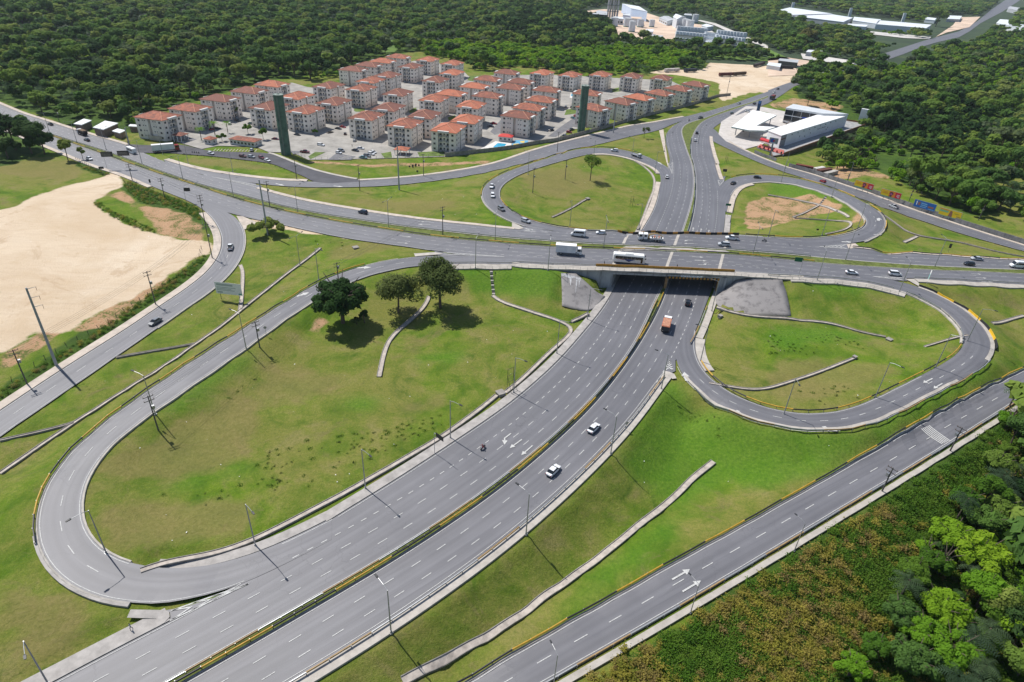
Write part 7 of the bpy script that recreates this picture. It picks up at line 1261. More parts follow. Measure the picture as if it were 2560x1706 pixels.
t = truck_base('dump_truck', 'dark loaded tipper truck on the left highway by the sheds', '00:760,1240', '00:690,1215', 8.0, wheels=(-2.6, -1.3, 2.6)); cab(t, 2.3, 3.9, 1.2, 2.8, TWH); MB().add([(x*1.03, y, z) for x, y, z in V], [(0, 3, 2, 1), (4, 5, 6, 7), (0, 1, 5, 4), (1, 2, 6, 5), (2, 3, 7, 6), (3, 0, 4, 7)]).build('tipper_body', mat('tipper_dark', (.06, .05, .045), .8, .2, 1), t); MB().box(-3.6, 1.8, -1.1, 1.1, 2.6, 2.9).build('load', mat('load_brown', (.16, .11, .07), .95, .3, 2), t)
t = truck_base('lorry', 'red and black lorry on the far highway by the wood', '03:38,912', '03:-30,940', 9.0); cab(t, 2.9, 4.6, 1.2, 3.0, PAINT['navy']); MB().box(-4.5, 2.6, -1.25, 1.25, 1.0, 3.2).build('cargo_box', mat('lorry_maroon', (.16, .03, .03), .7, .1, 1), t)
for i, (l, a, b, c) in enumerate((('white trailer parked at the edge of the sandy truck yard', '02:1400,668', '02:1530,660', (.55, .50, .48)), ('dark lorry parked beside the white trailer in the truck yard', '02:1580,668', '02:1690,662', (.04, .05, .06)), ('long rusty trailer in the middle of the truck yard', '02:1900,705', '02:2020,700', (.10, .035, .03)), ('second rusty trailer in line in the truck yard', '02:2030,700', '02:2140,692', (.09, .06, .04)), ('dark tanker trailer at the right of the truck yard', '02:2220,622', '02:2310,598', (.05, .04, .04)), ('dark trailer by the sheds of the truck yard', '03:105,632', '03:230,640', (.05, .05, .05)))):
    p, q = G(*pt(a)), G(*pt(b)); L = np.linalg.norm(q-p); root = empty('trailer', tuple((p+q)/2), math.atan2((q-p)[1], (q-p)[0])); tag(root, l, 'trailer', 'trailers in the truck yard'); m = mat('trailer_%d' % i, c, .8, .25, .5)
    MB().box(-L/2, L/2, -1.25, 1.25, 1.1, 3.6).build('cargo_box', m, root); MB().box(-L/2, L/2, -.5, .5, .6, 1.1).build('chassis', TGREY, root); wheel_parts(root, (-L*.4, -L*.3, L*.32), 1.2, .5, .32)
for i, (l, a, b, c, h) in enumerate((('rust-brown container lying behind the station road wall', '13:250,75', '13:405,105', (.16, .045, .03), 2.6), ('pale round tank lying among the scrapped containers', '13:425,105', '13:505,95', (.50, .48, .45), 2.0), ('smaller brown container among the scrap', '13:455,125', '13:565,112', (.12, .05, .035), 2.2), ('grey container nearest the wall among the scrap', '13:520,150', '13:620,128', (.35, .33, .30), 2.0))):
    p, q = G(*pt(a)), G(*pt(b)); L = np.linalg.norm(q-p); o = MB().box(-L/2, L/2, -1.3, 1.3, 0, h).box(-L/2+.1, L/2-.1, -1.34, 1.34, .2, h-.2).build('scrap_container', mat('scrap_%d' % i, c, .9, .25, .6), None, tuple((p+q)/2), math.atan2((q-p)[1], (q-p)[0])); tag(o, l, 'container', 'scrapped containers behind the wall')
# ================================================================ PEOPLE AND MOTORCYCLES
def paint_person(me, shirt, trousers, hip, neck):
    for m in (mat('cloth_%s' % str(shirt), shirt, .9, 0), mat('cloth_%s' % str(trousers), trousers, .9, 0), mat('skin', (.28, .16, .10), .7, 0), mat('hair', (.02, .015, .012), .8, 0), RUBBER): me.materials.append(m)
    for p in me.polygons: z = p.center.z; p.material_index = 3 if z > neck+.14 else 2 if z > neck else 0 if z > hip else 1 if z > .09 else 4
def person(label, s, az, shirt, trousers, lower=False, dz=.02):
    me = WALK_ME.copy(); paint_person(me, shirt, trousers, .98, 1.47); o = link('person', me, None, tuple(G(*pt(s), dz, lower)), az); tag(o, label, 'person', 'pedestrians'); return o
person('person in a grey top and dark trousers walking on the near left pavement corner', '30:1078,1140', R_(-140), (.35, .36, .38), (.03, .03, .04), True, .14); person('person in dark clothes on the overpass kerb left of the coach', '12:845,966', 0, (.03, .035, .05), (.02, .02, .03)); person('person in dark clothes on the overpass kerb right of the coach', '12:1512,996', 0, (.04, .03, .035), (.02, .02, .03)); person('left of two people standing on the corner by the concrete pole', '00:1173,1322', 1, (.10, .10, .12), (.03, .03, .04)); person('right of two people standing on the corner by the concrete pole', '00:1190,1328', 2, (.04, .05, .06), (.03, .03, .04)); person('person standing by the roadside shed', '00:962,1272', 2, (.12, .12, .14), (.03, .03, .05)); person('person crossing the near car park', '01:883,1352', 1, (.15, .10, .10), (.03, .03, .04))
def motorcycle(label, s, ahead, paint, lower=False, rider=None, group='motorcycles'):
    root = empty('motorcycle', (0, 0, 0)); set_on(root, s, ahead, lower, .05); tag(root, label, 'motorcycle', group)
    for x in (-.65, .65): w_ = MB().tube((x, -.06, .31), (x, .06, .31), .31, .31, 14).build('wheel', RUBBER, root); MB().tube((x, -.07, .31), (x, .07, .31), .18, .18, 10).build('rim', RIM, w_)
    MB().loft([[(-.5, -.1, .45), (-.5, .1, .45), (-.5, .08, .62), (-.5, -.08, .62)], [(.1, -.14, .35), (.1, .14, .35), (.1, .13, .85), (.1, -.13, .85)], [(.4, -.1, .5), (.4, .1, .5), (.4, .1, .85), (.4, -.1, .85)]]).build('frame_and_tank', paint, root); MB().box(-.75, .1, -.13, .13, .70, .80).build('seat', TRIM, root)
    MB().tube((.65, 0, .31), (.42, 0, .98), .05, n=6).build('fork', STEEL, root); MB().tube((.42, -.35, 1.0), (.42, .35, 1.0), .025, n=6).build('handlebar', TRIM, root); MB().tube((.5, 0, .85), (.62, 0, .85), .11, .1, 10).build('headlight', HEADL, root)
    if rider:
        me = SIT_ME.copy(); paint_person(me, rider[1], (.03, .03, .05), .86, 1.42); me.materials[3] = mat('helmet_%s' % rider[0][:12], (.25, .02, .02), .3, 0); o = link('person', me, None, tuple(root.location), root.rotation_euler[2]); o.location[2] += -.02; tag(o, rider[0], 'person', 'riders')
motorcycle('dark red motorcycle with rider on the lower highway', '21:2083,1185', '21:2050,1212', PAINT['red'], True, ('person in a dark red jacket riding the motorcycle on the lower highway', (.22, .02, .03)))
motorcycle('motorcycle with rider on the upper highway beside the far right ramp', '12:2315,750', '12:2250,744', PAINT['grey'], False, ('person in a grey jacket riding past the far right ramp', (.2, .18, .18)))
motorcycle('motorcycle with rider where the frontage road joins the far highway', '02:1625,1112', '02:1600,1120', PAINT['black'], True, ('person in black riding on the far highway', (.03, .03, .03)))
for i, s in enumerate(('00:1765,1400', '00:1785,1402', '00:1805,1404', '00:1825,1407')): motorcycle(f'motorcycle parked on the gate road, {nth(i)} from the left', s, rel(s, 10, -20), PAINT[('black', 'navy', 'grey', 'black')[i]])
# ================================================================ TERRAIN
def poly_px(s, z=0.0): return np.array([at(x, y, z)[:2] for x, y in (tr(s) if isinstance(s, str) else s)])
_aL, _aR = on_line(E['AS_L'], OPEN_L), on_line(E['AS_L'], OPEN_R)
_bL, _bR = on_line(E['AN_U'], 1440), on_line(E['AN_U'], 1905)
HOLLOW = np.vstack([offs(E['AS_L'], -3.4)[_aL:_aR+1], E['AN_U'][_bL:_bR+1][::-1]+np.array([0, 2.5, 0])])[:, :2]
def grow(M, n):
    for _ in range(n):
        N = M.copy(); N[1:] |= M[:-1]; N[:-1] |= M[1:]; N[:, 1:] |= M[:, :-1]; N[:, :-1] |= M[:, 1:]; M = N
    return M
def mask_at(M, x, y):
    i = np.clip(np.round(x-Xl).astype(int), 0, MN[0]-1); j = np.clip(np.round(y-Yl).astype(int), 0, MN[1]-1); return M[i, j]
def axis(lo, hi, marks):
    out = [lo]; 
    while out[-1] < hi: out.append(out[-1]+interp(marks, out[-1]))
    return np.array(out)
gx = axis(Xl, Xh, [(-470, 3), (-200, 1.6), (200, 1.6), (330, 2.5), (760, 4)])
gy = axis(Yl, Yh, [(24, 1.2), (160, 1.4), (330, 1.8), (450, 3), (800, 5)])
GX, GY = np.meshgrid(gx, gy, indexing='ij'); gxf, gyf = GX.ravel(), GY.ravel()
gz = ground(gxf, gyf)
pm = mask_at(grow(PAVED, 1), gxf, gyf); lm = mask_at(grow(LOWER, 2), gxf, gyf)
gz = gz + .10*(np.sin(gxf*.21+np.sin(gyf*.13)*2)*np.cos(gyf*.17+gxf*.06)) * (~mask_at(grow(PAVED | LOWER, 5), gxf, gyf))
gz[pm] -= .30; 
for Gd in CG:                                   # keep the ground under the slope paving
    pts = Gd.reshape(-1, 3); ring = np.vstack([Gd[0], Gd[1:, -1], Gd[-1, ::-1], Gd[::-1, 0]])
    box = (gxf > pts[:, 0].min()-3) & (gxf < pts[:, 0].max()+3) & (gyf > pts[:, 1].min()-3) & (gyf < pts[:, 1].max()+3); ins = inpoly(gxf, gyf, ring)
    for i in np.where(box)[0]:
        d = np.hypot(pts[:, 0]-gxf[i], pts[:, 1]-gyf[i]); k = np.argsort(d)[:3]
        if ins[i] or d[k[0]] < 2.2 or (d[k[0]] < 6.5 and 0 < k[0] < 16): wt = 1/(d[k]+.1); gz[i] = min(gz[i], (pts[k, 2]*wt).sum()/wt.sum()-(.75 if ins[i] else .35))
hol = inpoly(gxf, gyf, HOLLOW); gz[hol] = -.3
gz[lm] = -.3
# what covers the ground
def cover(polys, soft=4.0):
    out = np.zeros(len(gxf))
    for p in polys:
        out = np.maximum(out, inpoly(gxf+rng.normal(0, soft*.25, len(gxf)), gyf+rng.normal(0, soft*.25, len(gxf)), poly_px(p)).astype(float))
    Z = out.reshape(GX.shape)
    for _ in range(2): Z = (Z+np.roll(Z, 1, 0)+np.roll(Z, -1, 0)+np.roll(Z, 1, 1)+np.roll(Z, -1, 1))/5
    return Z.ravel()
SAND = ['10:-60,480 150,420 300,340 560,260 860,180 1050,110 1110,190 1100,250 900,350 840,390 920,450 1100,560 1300,660 1480,680 1640,740 1900,740 1960,830 1800,900 1650,1000 1400,1160 1250,1230 900,1400 600,1568 -60,1568',
        '20:-60,0 430,0 200,210 -60,330', '12:1,1 2,1 2,2',
        '02:1240,670 1400,640 1750,640 1850,560 2350,560 03:260,540 280,640 260,740 0,850 02:2200,850 1910,940 1900,760 1700,720 1500,690',
        '10:2350,590 2180,520 2200,560 2330,600', '11:-20,540 230,595 500,657 750,715 1000,750 1300,792 1500,818 1660,845 1640,862 1450,850 1200,800 900,770 600,725 230,660 -20,600']
DIRT = ['01:500,1490 1000,1520 1500,1500 1900,1490 2200,1470 2180,1490 1900,1515 1500,1530 1000,1540 500,1510', '10:1000,330 1120,280 1300,430 1500,440 1700,490 1850,640 1850,760 1700,740 1450,680 1400,560 1250,430', '10:600,1568 900,1400 1250,1230 1500,1060 1560,1100 1200,1380 900,1568', '20:-40,330 200,210 430,60 560,0 640,0 500,150 200,350 -40,540', '03:0,960 250,900 700,960 640,1010 200,990 60,985',
        '13:570,80 700,20 900,60 1110,150 1080,190 900,150 700,190 590,150', '12:2150,400 2350,330 13:380,360 700,520 200,540 -40,700 12:2170,690 2130,560', '13:200,530 400,540 20,640', '03:520,1540 800,1500 900,1568 560,1568', '21:480,130 560,20 680,10 640,80 560,150', '21:1040,180 1100,120 1160,140 1080,210', '13:690,690 800,660 880,640 900,560 860,520 780,560 760,620 690,670']
FLOOR = ['00:-400,600 0,930 300,1030 700,1180 1300,1230 1420,1040 2000,880 01:0,760 450,700 860,600 1200,520 1480,470 2300,620 02:150,600 900,650 1240,680 1750,640 1780,560 900,330 0,100 -900,100', '03:260,740 300,640 700,600 1040,510 2350,100 2350,1568 1900,1568 13:2100,500 1950,560 1700,480 1100,150 03:800,1400 900,1130 700,1050 280,900', '32:600,1568 1200,1140 1800,740 2095,580 33:400,290 700,120 23:1150,1500 1700,1150 2350,760 2700,560 33:2400,1700 32:600,1800', '00:-500,1090 0,1150 300,1200 460,1350 200,1480 -100,1560 -500,1500', '10:700,0 1050,110 960,160 700,60', '10:1100,250 1200,190 1550,340 1800,420 1960,640 1960,800 1880,640 1640,490 1300,400', '10:1960,830 1980,870 1900,990 1500,1300 1100,1568 20:1280,-20 850,250 500,470 -40,800 -40,640 300,430 700,140 900,0 10:1000,1540 1350,1270 1700,1000']
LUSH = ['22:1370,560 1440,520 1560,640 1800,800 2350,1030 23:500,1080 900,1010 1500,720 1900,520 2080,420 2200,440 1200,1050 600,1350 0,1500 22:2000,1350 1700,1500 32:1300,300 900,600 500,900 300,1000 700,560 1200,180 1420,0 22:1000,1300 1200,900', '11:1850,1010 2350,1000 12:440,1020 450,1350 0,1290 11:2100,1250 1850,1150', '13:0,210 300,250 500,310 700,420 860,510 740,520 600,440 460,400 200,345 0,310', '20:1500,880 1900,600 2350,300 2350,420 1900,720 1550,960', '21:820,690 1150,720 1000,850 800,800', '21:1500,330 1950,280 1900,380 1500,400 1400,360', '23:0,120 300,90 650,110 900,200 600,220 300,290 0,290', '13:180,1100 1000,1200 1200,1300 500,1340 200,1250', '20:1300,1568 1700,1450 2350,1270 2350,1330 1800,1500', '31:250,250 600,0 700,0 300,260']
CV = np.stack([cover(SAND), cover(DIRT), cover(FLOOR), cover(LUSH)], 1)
DRYV = cover(['20:900,1300 1300,1150 2200,620 2350,700 2350,1250 1500,1500 900,1560', '30:700,50 1400,100 2095,50 2095,330 1400,500 900,520', '21:0,420 900,480 700,640 0,800', '21:1250,130 1700,180 1500,300 1250,280', '11:650,850 1100,780 1400,850 700,1000', '32:300,1200 800,900 1500,420 2000,180 2095,180 1300,620 700,960 300,1230', '23:0,350 700,420 1200,500 900,700 400,780 0,750', '10:-60,0 650,0 850,120 560,200 -60,120', '11:700,380 2000,450 1500,560 900,440', '12:0,200 600,100 900,200 500,400 200,350', '30:0,850 600,950 900,1050 300,1400 0,1300', '13:950,420 2350,800 2350,870 1200,560', '00:1560,1440 2300,1490 01:0,1510 11:250,110 0,100 10:1900,60', '21:1300,750 1900,620 1700,800 1200,950'], 9)
nx, ny = len(gx), len(gy); idx = np.arange(nx*ny).reshape(nx, ny)
Fq = np.stack([idx[:-1, :-1].ravel(), idx[1:, :-1].ravel(), idx[1:, 1:].ravel(), idx[:-1, 1:].ravel()], 1)
def fast_mesh(name, V, Fq, mats):
    me = bpy.data.meshes.new(name); n, k = Fq.shape
    me.vertices.add(len(V)); me.vertices.foreach_set('co', np.asarray(V, np.float32).ravel())
    me.loops.add(n*k); me.loops.foreach_set('vertex_index', Fq.ravel().astype(np.int32))
    me.polygons.add(n); me.polygons.foreach_set('loop_start', np.arange(0, n*k, k, dtype=np.int32)); me.polygons.foreach_set('loop_total', np.full(n, k, np.int32))
    for m in (mats if isinstance(mats, list) else [mats]): me.materials.append(m)
    me.update(calc_edges=True); return me
def grass_mat():
    m, nt, bs = new_mat('mown_grass')
    a = ND(nt, 'ShaderNodeAttribute'); a.attribute_name = 'cover'; s = ND(nt, 'ShaderNodeSeparateColor'); nt.links.new(a.outputs['Color'], s.inputs[0])
    big = noise(nt, .022, 5, .6, dist=.8); mid = noise(nt, .11, 6, .65, dist=.5); fine = noise(nt, 1.3, 5, .75); vf = noise(nt, 7, 3, .8)
    lush = ramp(nt, mid, [(.3, (.055, .125, .008)), (.52, (.125, .21, .012)), (.72, (.20, .275, .022))])
    dry = ramp(nt, mid, [(.3, (.16, .18, .03)), (.55, (.235, .22, .058)), (.8, (.30, .235, .115))])
    c = mixc(nt, ramp(nt, mth(nt, 'ADD', mth(nt, 'MULTIPLY', big, .72), mth(nt, 'MULTIPLY', mid, .34)), [(.44, gray(0)), (.58, gray(1))]), lush, dry)
    blot = noise(nt, .055, 6, .72, dist=1.6)
    c = mixc(nt, ramp(nt, blot, [(.56, gray(0)), (.68, gray(.75))]), c, (.215, .165, .08))
    c = mixc(nt, ramp(nt, blot, [(.30, gray(.8)), (.44, gray(0))]), c, (.035, .095, .007))
    c = mixc(nt, ramp(nt, fine, [(.3, gray(.5)), (.56, gray(0))]), c, (.06, .11, .012))
    c = mixc(nt, ramp(nt, fine, [(.6, gray(0)), (.78, gray(.65))]), c, (.30, .27, .11))
    f3 = noise(nt, 3.2, 3, .8); c = mixc(nt, ramp(nt, f3, [(.36, gray(.4)), (.54, gray(0))]), c, (.07, .11, .014)); c = mixc(nt, ramp(nt, f3, [(.58, gray(0)), (.74, gray(.4))]), c, (.32, .31, .10))
    c = mixc(nt, mth(nt, 'MULTIPLY', ramp(nt, vf, [(.3, gray(.45)), (.62, gray(0))]), 1), c, (.06, .09, .012))
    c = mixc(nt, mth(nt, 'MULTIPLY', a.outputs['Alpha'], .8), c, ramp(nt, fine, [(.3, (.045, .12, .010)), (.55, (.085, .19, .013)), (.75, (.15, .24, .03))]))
    ad = ND(nt, 'ShaderNodeAttribute'); ad.attribute_name = 'dryness'; dm = ramp(nt, mth(nt, 'ADD', mth(nt, 'MULTIPLY', ad.outputs['Fac'], .6), mth(nt, 'MULTIPLY', mth(nt, 'ADD', mid, blot), .3)), [(.50, gray(0)), (.78, gray(.62))])
    c = mixc(nt, dm, c, ramp(nt, fine, [(.3, (.145, .125, .042)), (.55, (.21, .175, .065)), (.8, (.27, .215, .10))]))
    floor = ramp(nt, mid, [(.3, (.03, .06, .012)), (.6, (.06, .11, .016)), (.8, (.14, .16, .04))])
    edge_ = mth(nt, 'MULTIPLY', mth(nt, 'SUBTRACT', mid, .5), .9)
    def m_(ch, lo=.35, hi=.6):
        return ramp(nt, mth(nt, 'ADD', s.outputs[ch], mth(nt, 'MULTIPLY', mth(nt, 'ADD', edge_, mth(nt, 'SUBTRACT', fine, .5)), .45)), [(lo, gray(0)), (hi, gray(1))])
    c = mixc(nt, m_(2), c, floor)
    dirt = ramp(nt, fine, [(.25, (.27, .155, .085)), (.5, (.42, .26, .15)), (.75, (.52, .38, .25))])
    tuft = ramp(nt, mth(nt, 'MULTIPLY', mth(nt, 'ADD', mid, fine), .5), [(.49, gray(0)), (.56, gray(1))])
    dirt = mixc(nt, tuft, dirt, (.10, .12, .03))
    c = mixc(nt, m_(1), c, dirt)
    mp = ND(nt, 'ShaderNodeMapping'); mp.inputs['Rotation'].default_value = (0, 0, .7); mp.inputs['Scale'].default_value = (.05, .9, 1); nt.links.new(ND(nt, 'ShaderNodeNewGeometry').outputs['Position'], mp.inputs[0])
    track = noise(nt, 1, 4, .6, mp.outputs[0])
    sand = ramp(nt, big, [(.3, (.52, .40, .27)), (.55, (.61, .50, .37)), (.8, (.68, .59, .47))])
    sand = mixc(nt, ramp(nt, mid, [(.5, gray(0)), (.72, gray(.6))]), sand, (.50, .38, .25)); sand = mixc(nt, ramp(nt, blot, [(.56, gray(0)), (.62, gray(.5))]), sand, (.42, .30, .19))
    sand = mixc(nt, ramp(nt, track, [(.5, gray(0)), (.75, gray(.45))]), sand, (.46, .35, .25))
    sand = mixc(nt, ramp(nt, fine, [(.25, gray(.35)), (.5, gray(0))]), sand, (.42, .31, .21))
    c = mixc(nt, m_(0), c, sand)
    nt.links.new(c, bs.inputs['Base Color']); bs.inputs['Roughness'].default_value = .95; bs.inputs['Specular IOR Level'].default_value = .12
    bump(nt, bs, mth(nt, 'ADD', mth(nt, 'MULTIPLY', fine, 1.0), mth(nt, 'MULTIPLY', vf, .35)), .9, .35); return m
GRASS = grass_mat()
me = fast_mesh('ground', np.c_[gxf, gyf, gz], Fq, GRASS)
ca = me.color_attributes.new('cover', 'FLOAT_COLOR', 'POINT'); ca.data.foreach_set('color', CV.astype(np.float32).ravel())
da = me.attributes.new('dryness', 'FLOAT', 'POINT'); da.data.foreach_set('value', DRYV.astype(np.float32)); me.polygons.foreach_set('use_smooth', np.ones(len(Fq), bool))
tag(link('ground', me), kind='structure')
m, nt, bs = new_mat('woodland_floor'); n_ = noise(nt, .02, 6, .7)
nt.links.new(ramp(nt, n_, [(.3, (.012, .028, .008)), (.55, (.024, .05, .012)), (.75, (.06, .085, .02))]), bs.inputs['Base Color']); bs.inputs['Roughness'].default_value = .95
FLOORM = m
B_ = 40000.; r = [(-B_, -2000., -B_*0, B_)]
V = [(-B_, -3000, -.4), (B_, -3000, -.4), (B_, B_, -.4), (-B_, B_, -.4), (gx[0], gy[0], -.4), (gx[-1], gy[0], -.4), (gx[-1], gy[-1], -.4), (gx[0], gy[-1], -.4)]
tag(link('far_ground', mesh('far_ground', V, [(0, 1, 5, 4), (1, 2, 6, 5), (2, 3, 7, 6), (3, 0, 4, 7)], FLOORM)), kind='structure')
# ================================================================ TREES AND SCRUB
def leaf_mat(name, stops, dark=.35, tr_amt=.45, nscale=.35):
    m, nt, bs = new_mat(name); oi = ND(nt, 'ShaderNodeObjectInfo').outputs['Random']; n1 = noise(nt, nscale, 3, .6); n2 = noise(nt, nscale*7, 2, .7)
    c = ramp(nt, mth(nt, 'ADD', mth(nt, 'MULTIPLY', oi, .8), mth(nt, 'MULTIPLY', n1, .2)), stops)
    c = mixc(nt, ramp(nt, n2, [(.35, gray(dark)), (.62, gray(0))]), c, tuple(v*.35 for v in stops[0][1]))
    nt.links.new(c, bs.inputs['Base Color']); bs.inputs['Roughness'].default_value = .8; bs.inputs['Specular IOR Level'].default_value = .08
    t = ND(nt, 'ShaderNodeBsdfTranslucent'); nt.links.new(c, t.inputs[0]); mx = ND(nt, 'ShaderNodeMixShader'); mx.inputs[0].default_value = tr_amt
    out = nt.nodes['Material Output']; nt.links.new(bs.outputs[0], mx.inputs[1]); nt.links.new(t.outputs[0], mx.inputs[2]); nt.links.new(mx.outputs[0], out.inputs[0]); return m
LF_FOREST = leaf_mat('forest_leaves', [(0, (.04, .09, .035)), (.2, (.075, .15, .042)), (.45, (.12, .23, .042)), (.65, (.20, .30, .05)), (.8, (.27, .33, .07)), (.9, (.12, .17, .09)), (1, (.24, .23, .12))], nscale=.12)
LF_BRIGHT = leaf_mat('bright_leaves', [(0, (.11, .25, .02)), (.4, (.17, .34, .022)), (.75, (.24, .40, .024)), (1, (.34, .45, .03))])
LF_DARK = leaf_mat('dark_leaves', [(0, (.026, .066, .022)), (.5, (.045, .10, .026)), (1, (.07, .13, .036))])
LF_OLIVE = leaf_mat('olive_leaves', [(0, (.084, .126, .034)), (.5, (.120, .162, .048)), (1, (.162, .198, .060))])
LF_YEL = leaf_mat('yellow_leaves', [(0, (.16, .17, .05)), (1, (.22, .21, .06))])
LF_BROWN = leaf_mat('dry_weeds', [(0, (.20, .22, .035)), (.35, (.33, .30, .05)), (.6, (.38, .32, .075)), (.8, (.27, .20, .08)), (1, (.52, .45, .08))], nscale=.08)
LF_WEED = leaf_mat('green_weeds', [(0, (.065, .156, .018)), (.5, (.111, .221, .023)), (1, (.169, .260, .039))])
LF_PALM = leaf_mat('palm_leaves', [(0, (.055, .10, .05)), (.5, (.08, .13, .065)), (1, (.11, .17, .075))])
BARK = mat('bark', (.11, .085, .065), .95, .25, 2.5)
def quads(c, nrm, size, r):
    """leaf quads centred c facing nrm"""
    n = len(c); a = r.normal(size=(n, 3)); a -= nrm*(a*nrm).sum(1)[:, None]; a /= np.linalg.norm(a, axis=1)[:, None]+1e-9; b = np.cross(nrm, a)
    s = size[:, None]; asp = r.uniform(.55, 1.0, n)[:, None]
    V = np.stack([c-a*s-b*s*asp*.6, c+a*s*.2-b*s*asp, c+a*s+b*s*asp*.5, c-a*s*.3+b*s*asp], 1).reshape(-1, 3)
    return V
def crown_mesh(name, seed, n, leaf, rad, lobes, m, base=0., up=.35, core=True, flat=0., lobe_r=(.34, .5)):
    r = np.random.default_rng(seed); rx, ry, rz = rad
    L = []; LR = []
    for k in range(lobes):
        d = r.normal(size=3); d /= np.linalg.norm(d); d[2] = abs(d[2])*(1-flat)-.25; f = r.uniform(.35, .72); L.append(d*f*np.array([rx, ry, rz])); LR.append(r.uniform(*lobe_r)*min(rx, rz*1.3))
    L = np.array(L); LR = np.array(LR); k = r.integers(0, lobes, n); d = r.normal(size=(n, 3)); d[:, 2] += up; d /= np.linalg.norm(d, axis=1)[:, None]
    c = L[k]+d*(LR[k]*r.uniform(.72, 1.06, n))[:, None]*np.array([1, 1, .8]); c[:, 2] += base+rz
    nm = d+r.normal(0, .3, (n, 3)); nm[:, 2] += .35; nm /= np.linalg.norm(nm, axis=1)[:, None]
    V = quads(c, nm, leaf*r.uniform(.6, 1.35, n), r); F = np.arange(4*n).reshape(n, 4)
    if core:
        bm = bmesh.new()
        for q, R0 in zip(L, LR): bmesh.ops.create_icosphere(bm, subdivisions=1, radius=R0*.82, matrix=Matrix.Translation((q[0], q[1], q[2]+base+rz)) @ Matrix.Diagonal((1, 1, .8, 1)))
        cv = np.array([v.co for v in bm.verts]); cv += r.normal(0, .05*rx, cv.shape); bm.verts.index_update(); cf = [[v.index for v in f.verts] for f in bm.faces]; bm.free()
        me = bpy.data.meshes.new(name); me.from_pydata(np.vstack([V, cv]).tolist(), [], F.tolist()+[[i+4*n for i in f] for f in cf]); me.materials.append(m); me.update(); return me
    return fast_mesh(name, V, F, m)
def trunk_mesh(seed, h, r0, spread, limbs=5):
    r = random.Random(seed); mb = MB(); p = Vector((0, 0, -.6)); q = Vector((r.uniform(-.3, .3), r.uniform(-.3, .3), h*.45)); mb.tube(p, q, r0, r0*.7, 8)
    for k in range(limbs):
        a = 2*math.pi*k/limbs+r.uniform(-.3, .3); e = Vector((math.cos(a)*spread, math.sin(a)*spread, h*r.uniform(.7, .95))); mid = q.lerp(e, .5)+Vector((0, 0, h*.05)); mb.tube(q, mid, r0*.5, r0*.32, 6); mb.tube(mid, e, r0*.32, r0*.12, 5)
    mb.tube(q, (q.x, q.y, h*.95), r0*.6, r0*.15, 6); return mb.me('trunk', BARK)
def palm_mesh(seed, m, n=15, L=3.2):
    r = np.random.default_rng(seed); V, F = [], []
    for k in range(n):
        a = 2*math.pi*k/n+r.uniform(-.2, .2); el = r.uniform(.1, 1.15); ln = L*r.uniform(.8, 1.1); u = np.array([math.cos(a), math.sin(a), 0]); s = np.array([-u[1], u[0], 0]); S = 11; pts = []
        for t in np.linspace(0, 1, S+1): pts.append(u*ln*t*math.cos(el*(1-t*.5))+np.array([0, 0, ln*(math.sin(el)*t-.8*t*t)]))
        for i in range(1, S):
            w_ = ln*.24*math.sin(math.pi*(.12+.82*i/S))+.05; f = (pts[i+1]-pts[i])*.9
            for sg in (-1, 1):
                b = len(V); tip = pts[i]+s*sg*w_+u*w_*.5-[0, 0, w_*r.uniform(.3, .8)]; V += [pts[i], pts[i]+f*.55, tip+f*.12, tip]; F.append((b, b+1, b+2, b+3))
    return mesh('crown', V, F, m)
# --- low-detail crowns used in the woods (base of the crown sits low: the trunks are hidden in the mass)
FARC = [crown_mesh('crown', 10+i, 150, .85, (rx, rx, rz), lb, LF_FOREST, base=b, lobe_r=(.38, .56)) for i, (rx, rz, lb, b) in enumerate(((4.2, 3.2, 6, 2.2), (3.4, 3.6, 5, 2.6), (5.0, 3.0, 7, 2.4), (3.0, 2.6, 5, 1.6), (4.6, 4.0, 7, 3.0)))]
BRC = [crown_mesh('crown', 30+i, 130, .6, (rx, rx, rz), lb, LF_BRIGHT, base=b) for i, (rx, rz, lb, b) in enumerate(((2.6, 1.9, 5, .3), (3.4, 2.3, 6, .6), (2.0, 1.6, 4, .1)))]
DKC = [crown_mesh('crown', 40+i, 170, .8, (rx, rx, rz), lb, LF_DARK, base=b) for i, (rx, rz, lb, b) in enumerate(((5.0, 4.2, 7, 2.6), (4.2, 5.0, 7, 3.0)))]
PLC = [palm_mesh(50+i, LF_PALM, 14, 3.4) for i in range(2)]
def shift_mesh(me, dz): 
    for v in me.vertices: v.co.z += dz
    return me
for p_ in PLC: shift_mesh(p_, 6.2)
def px_polys(L): return [np.array(tr(s)) for s in L]
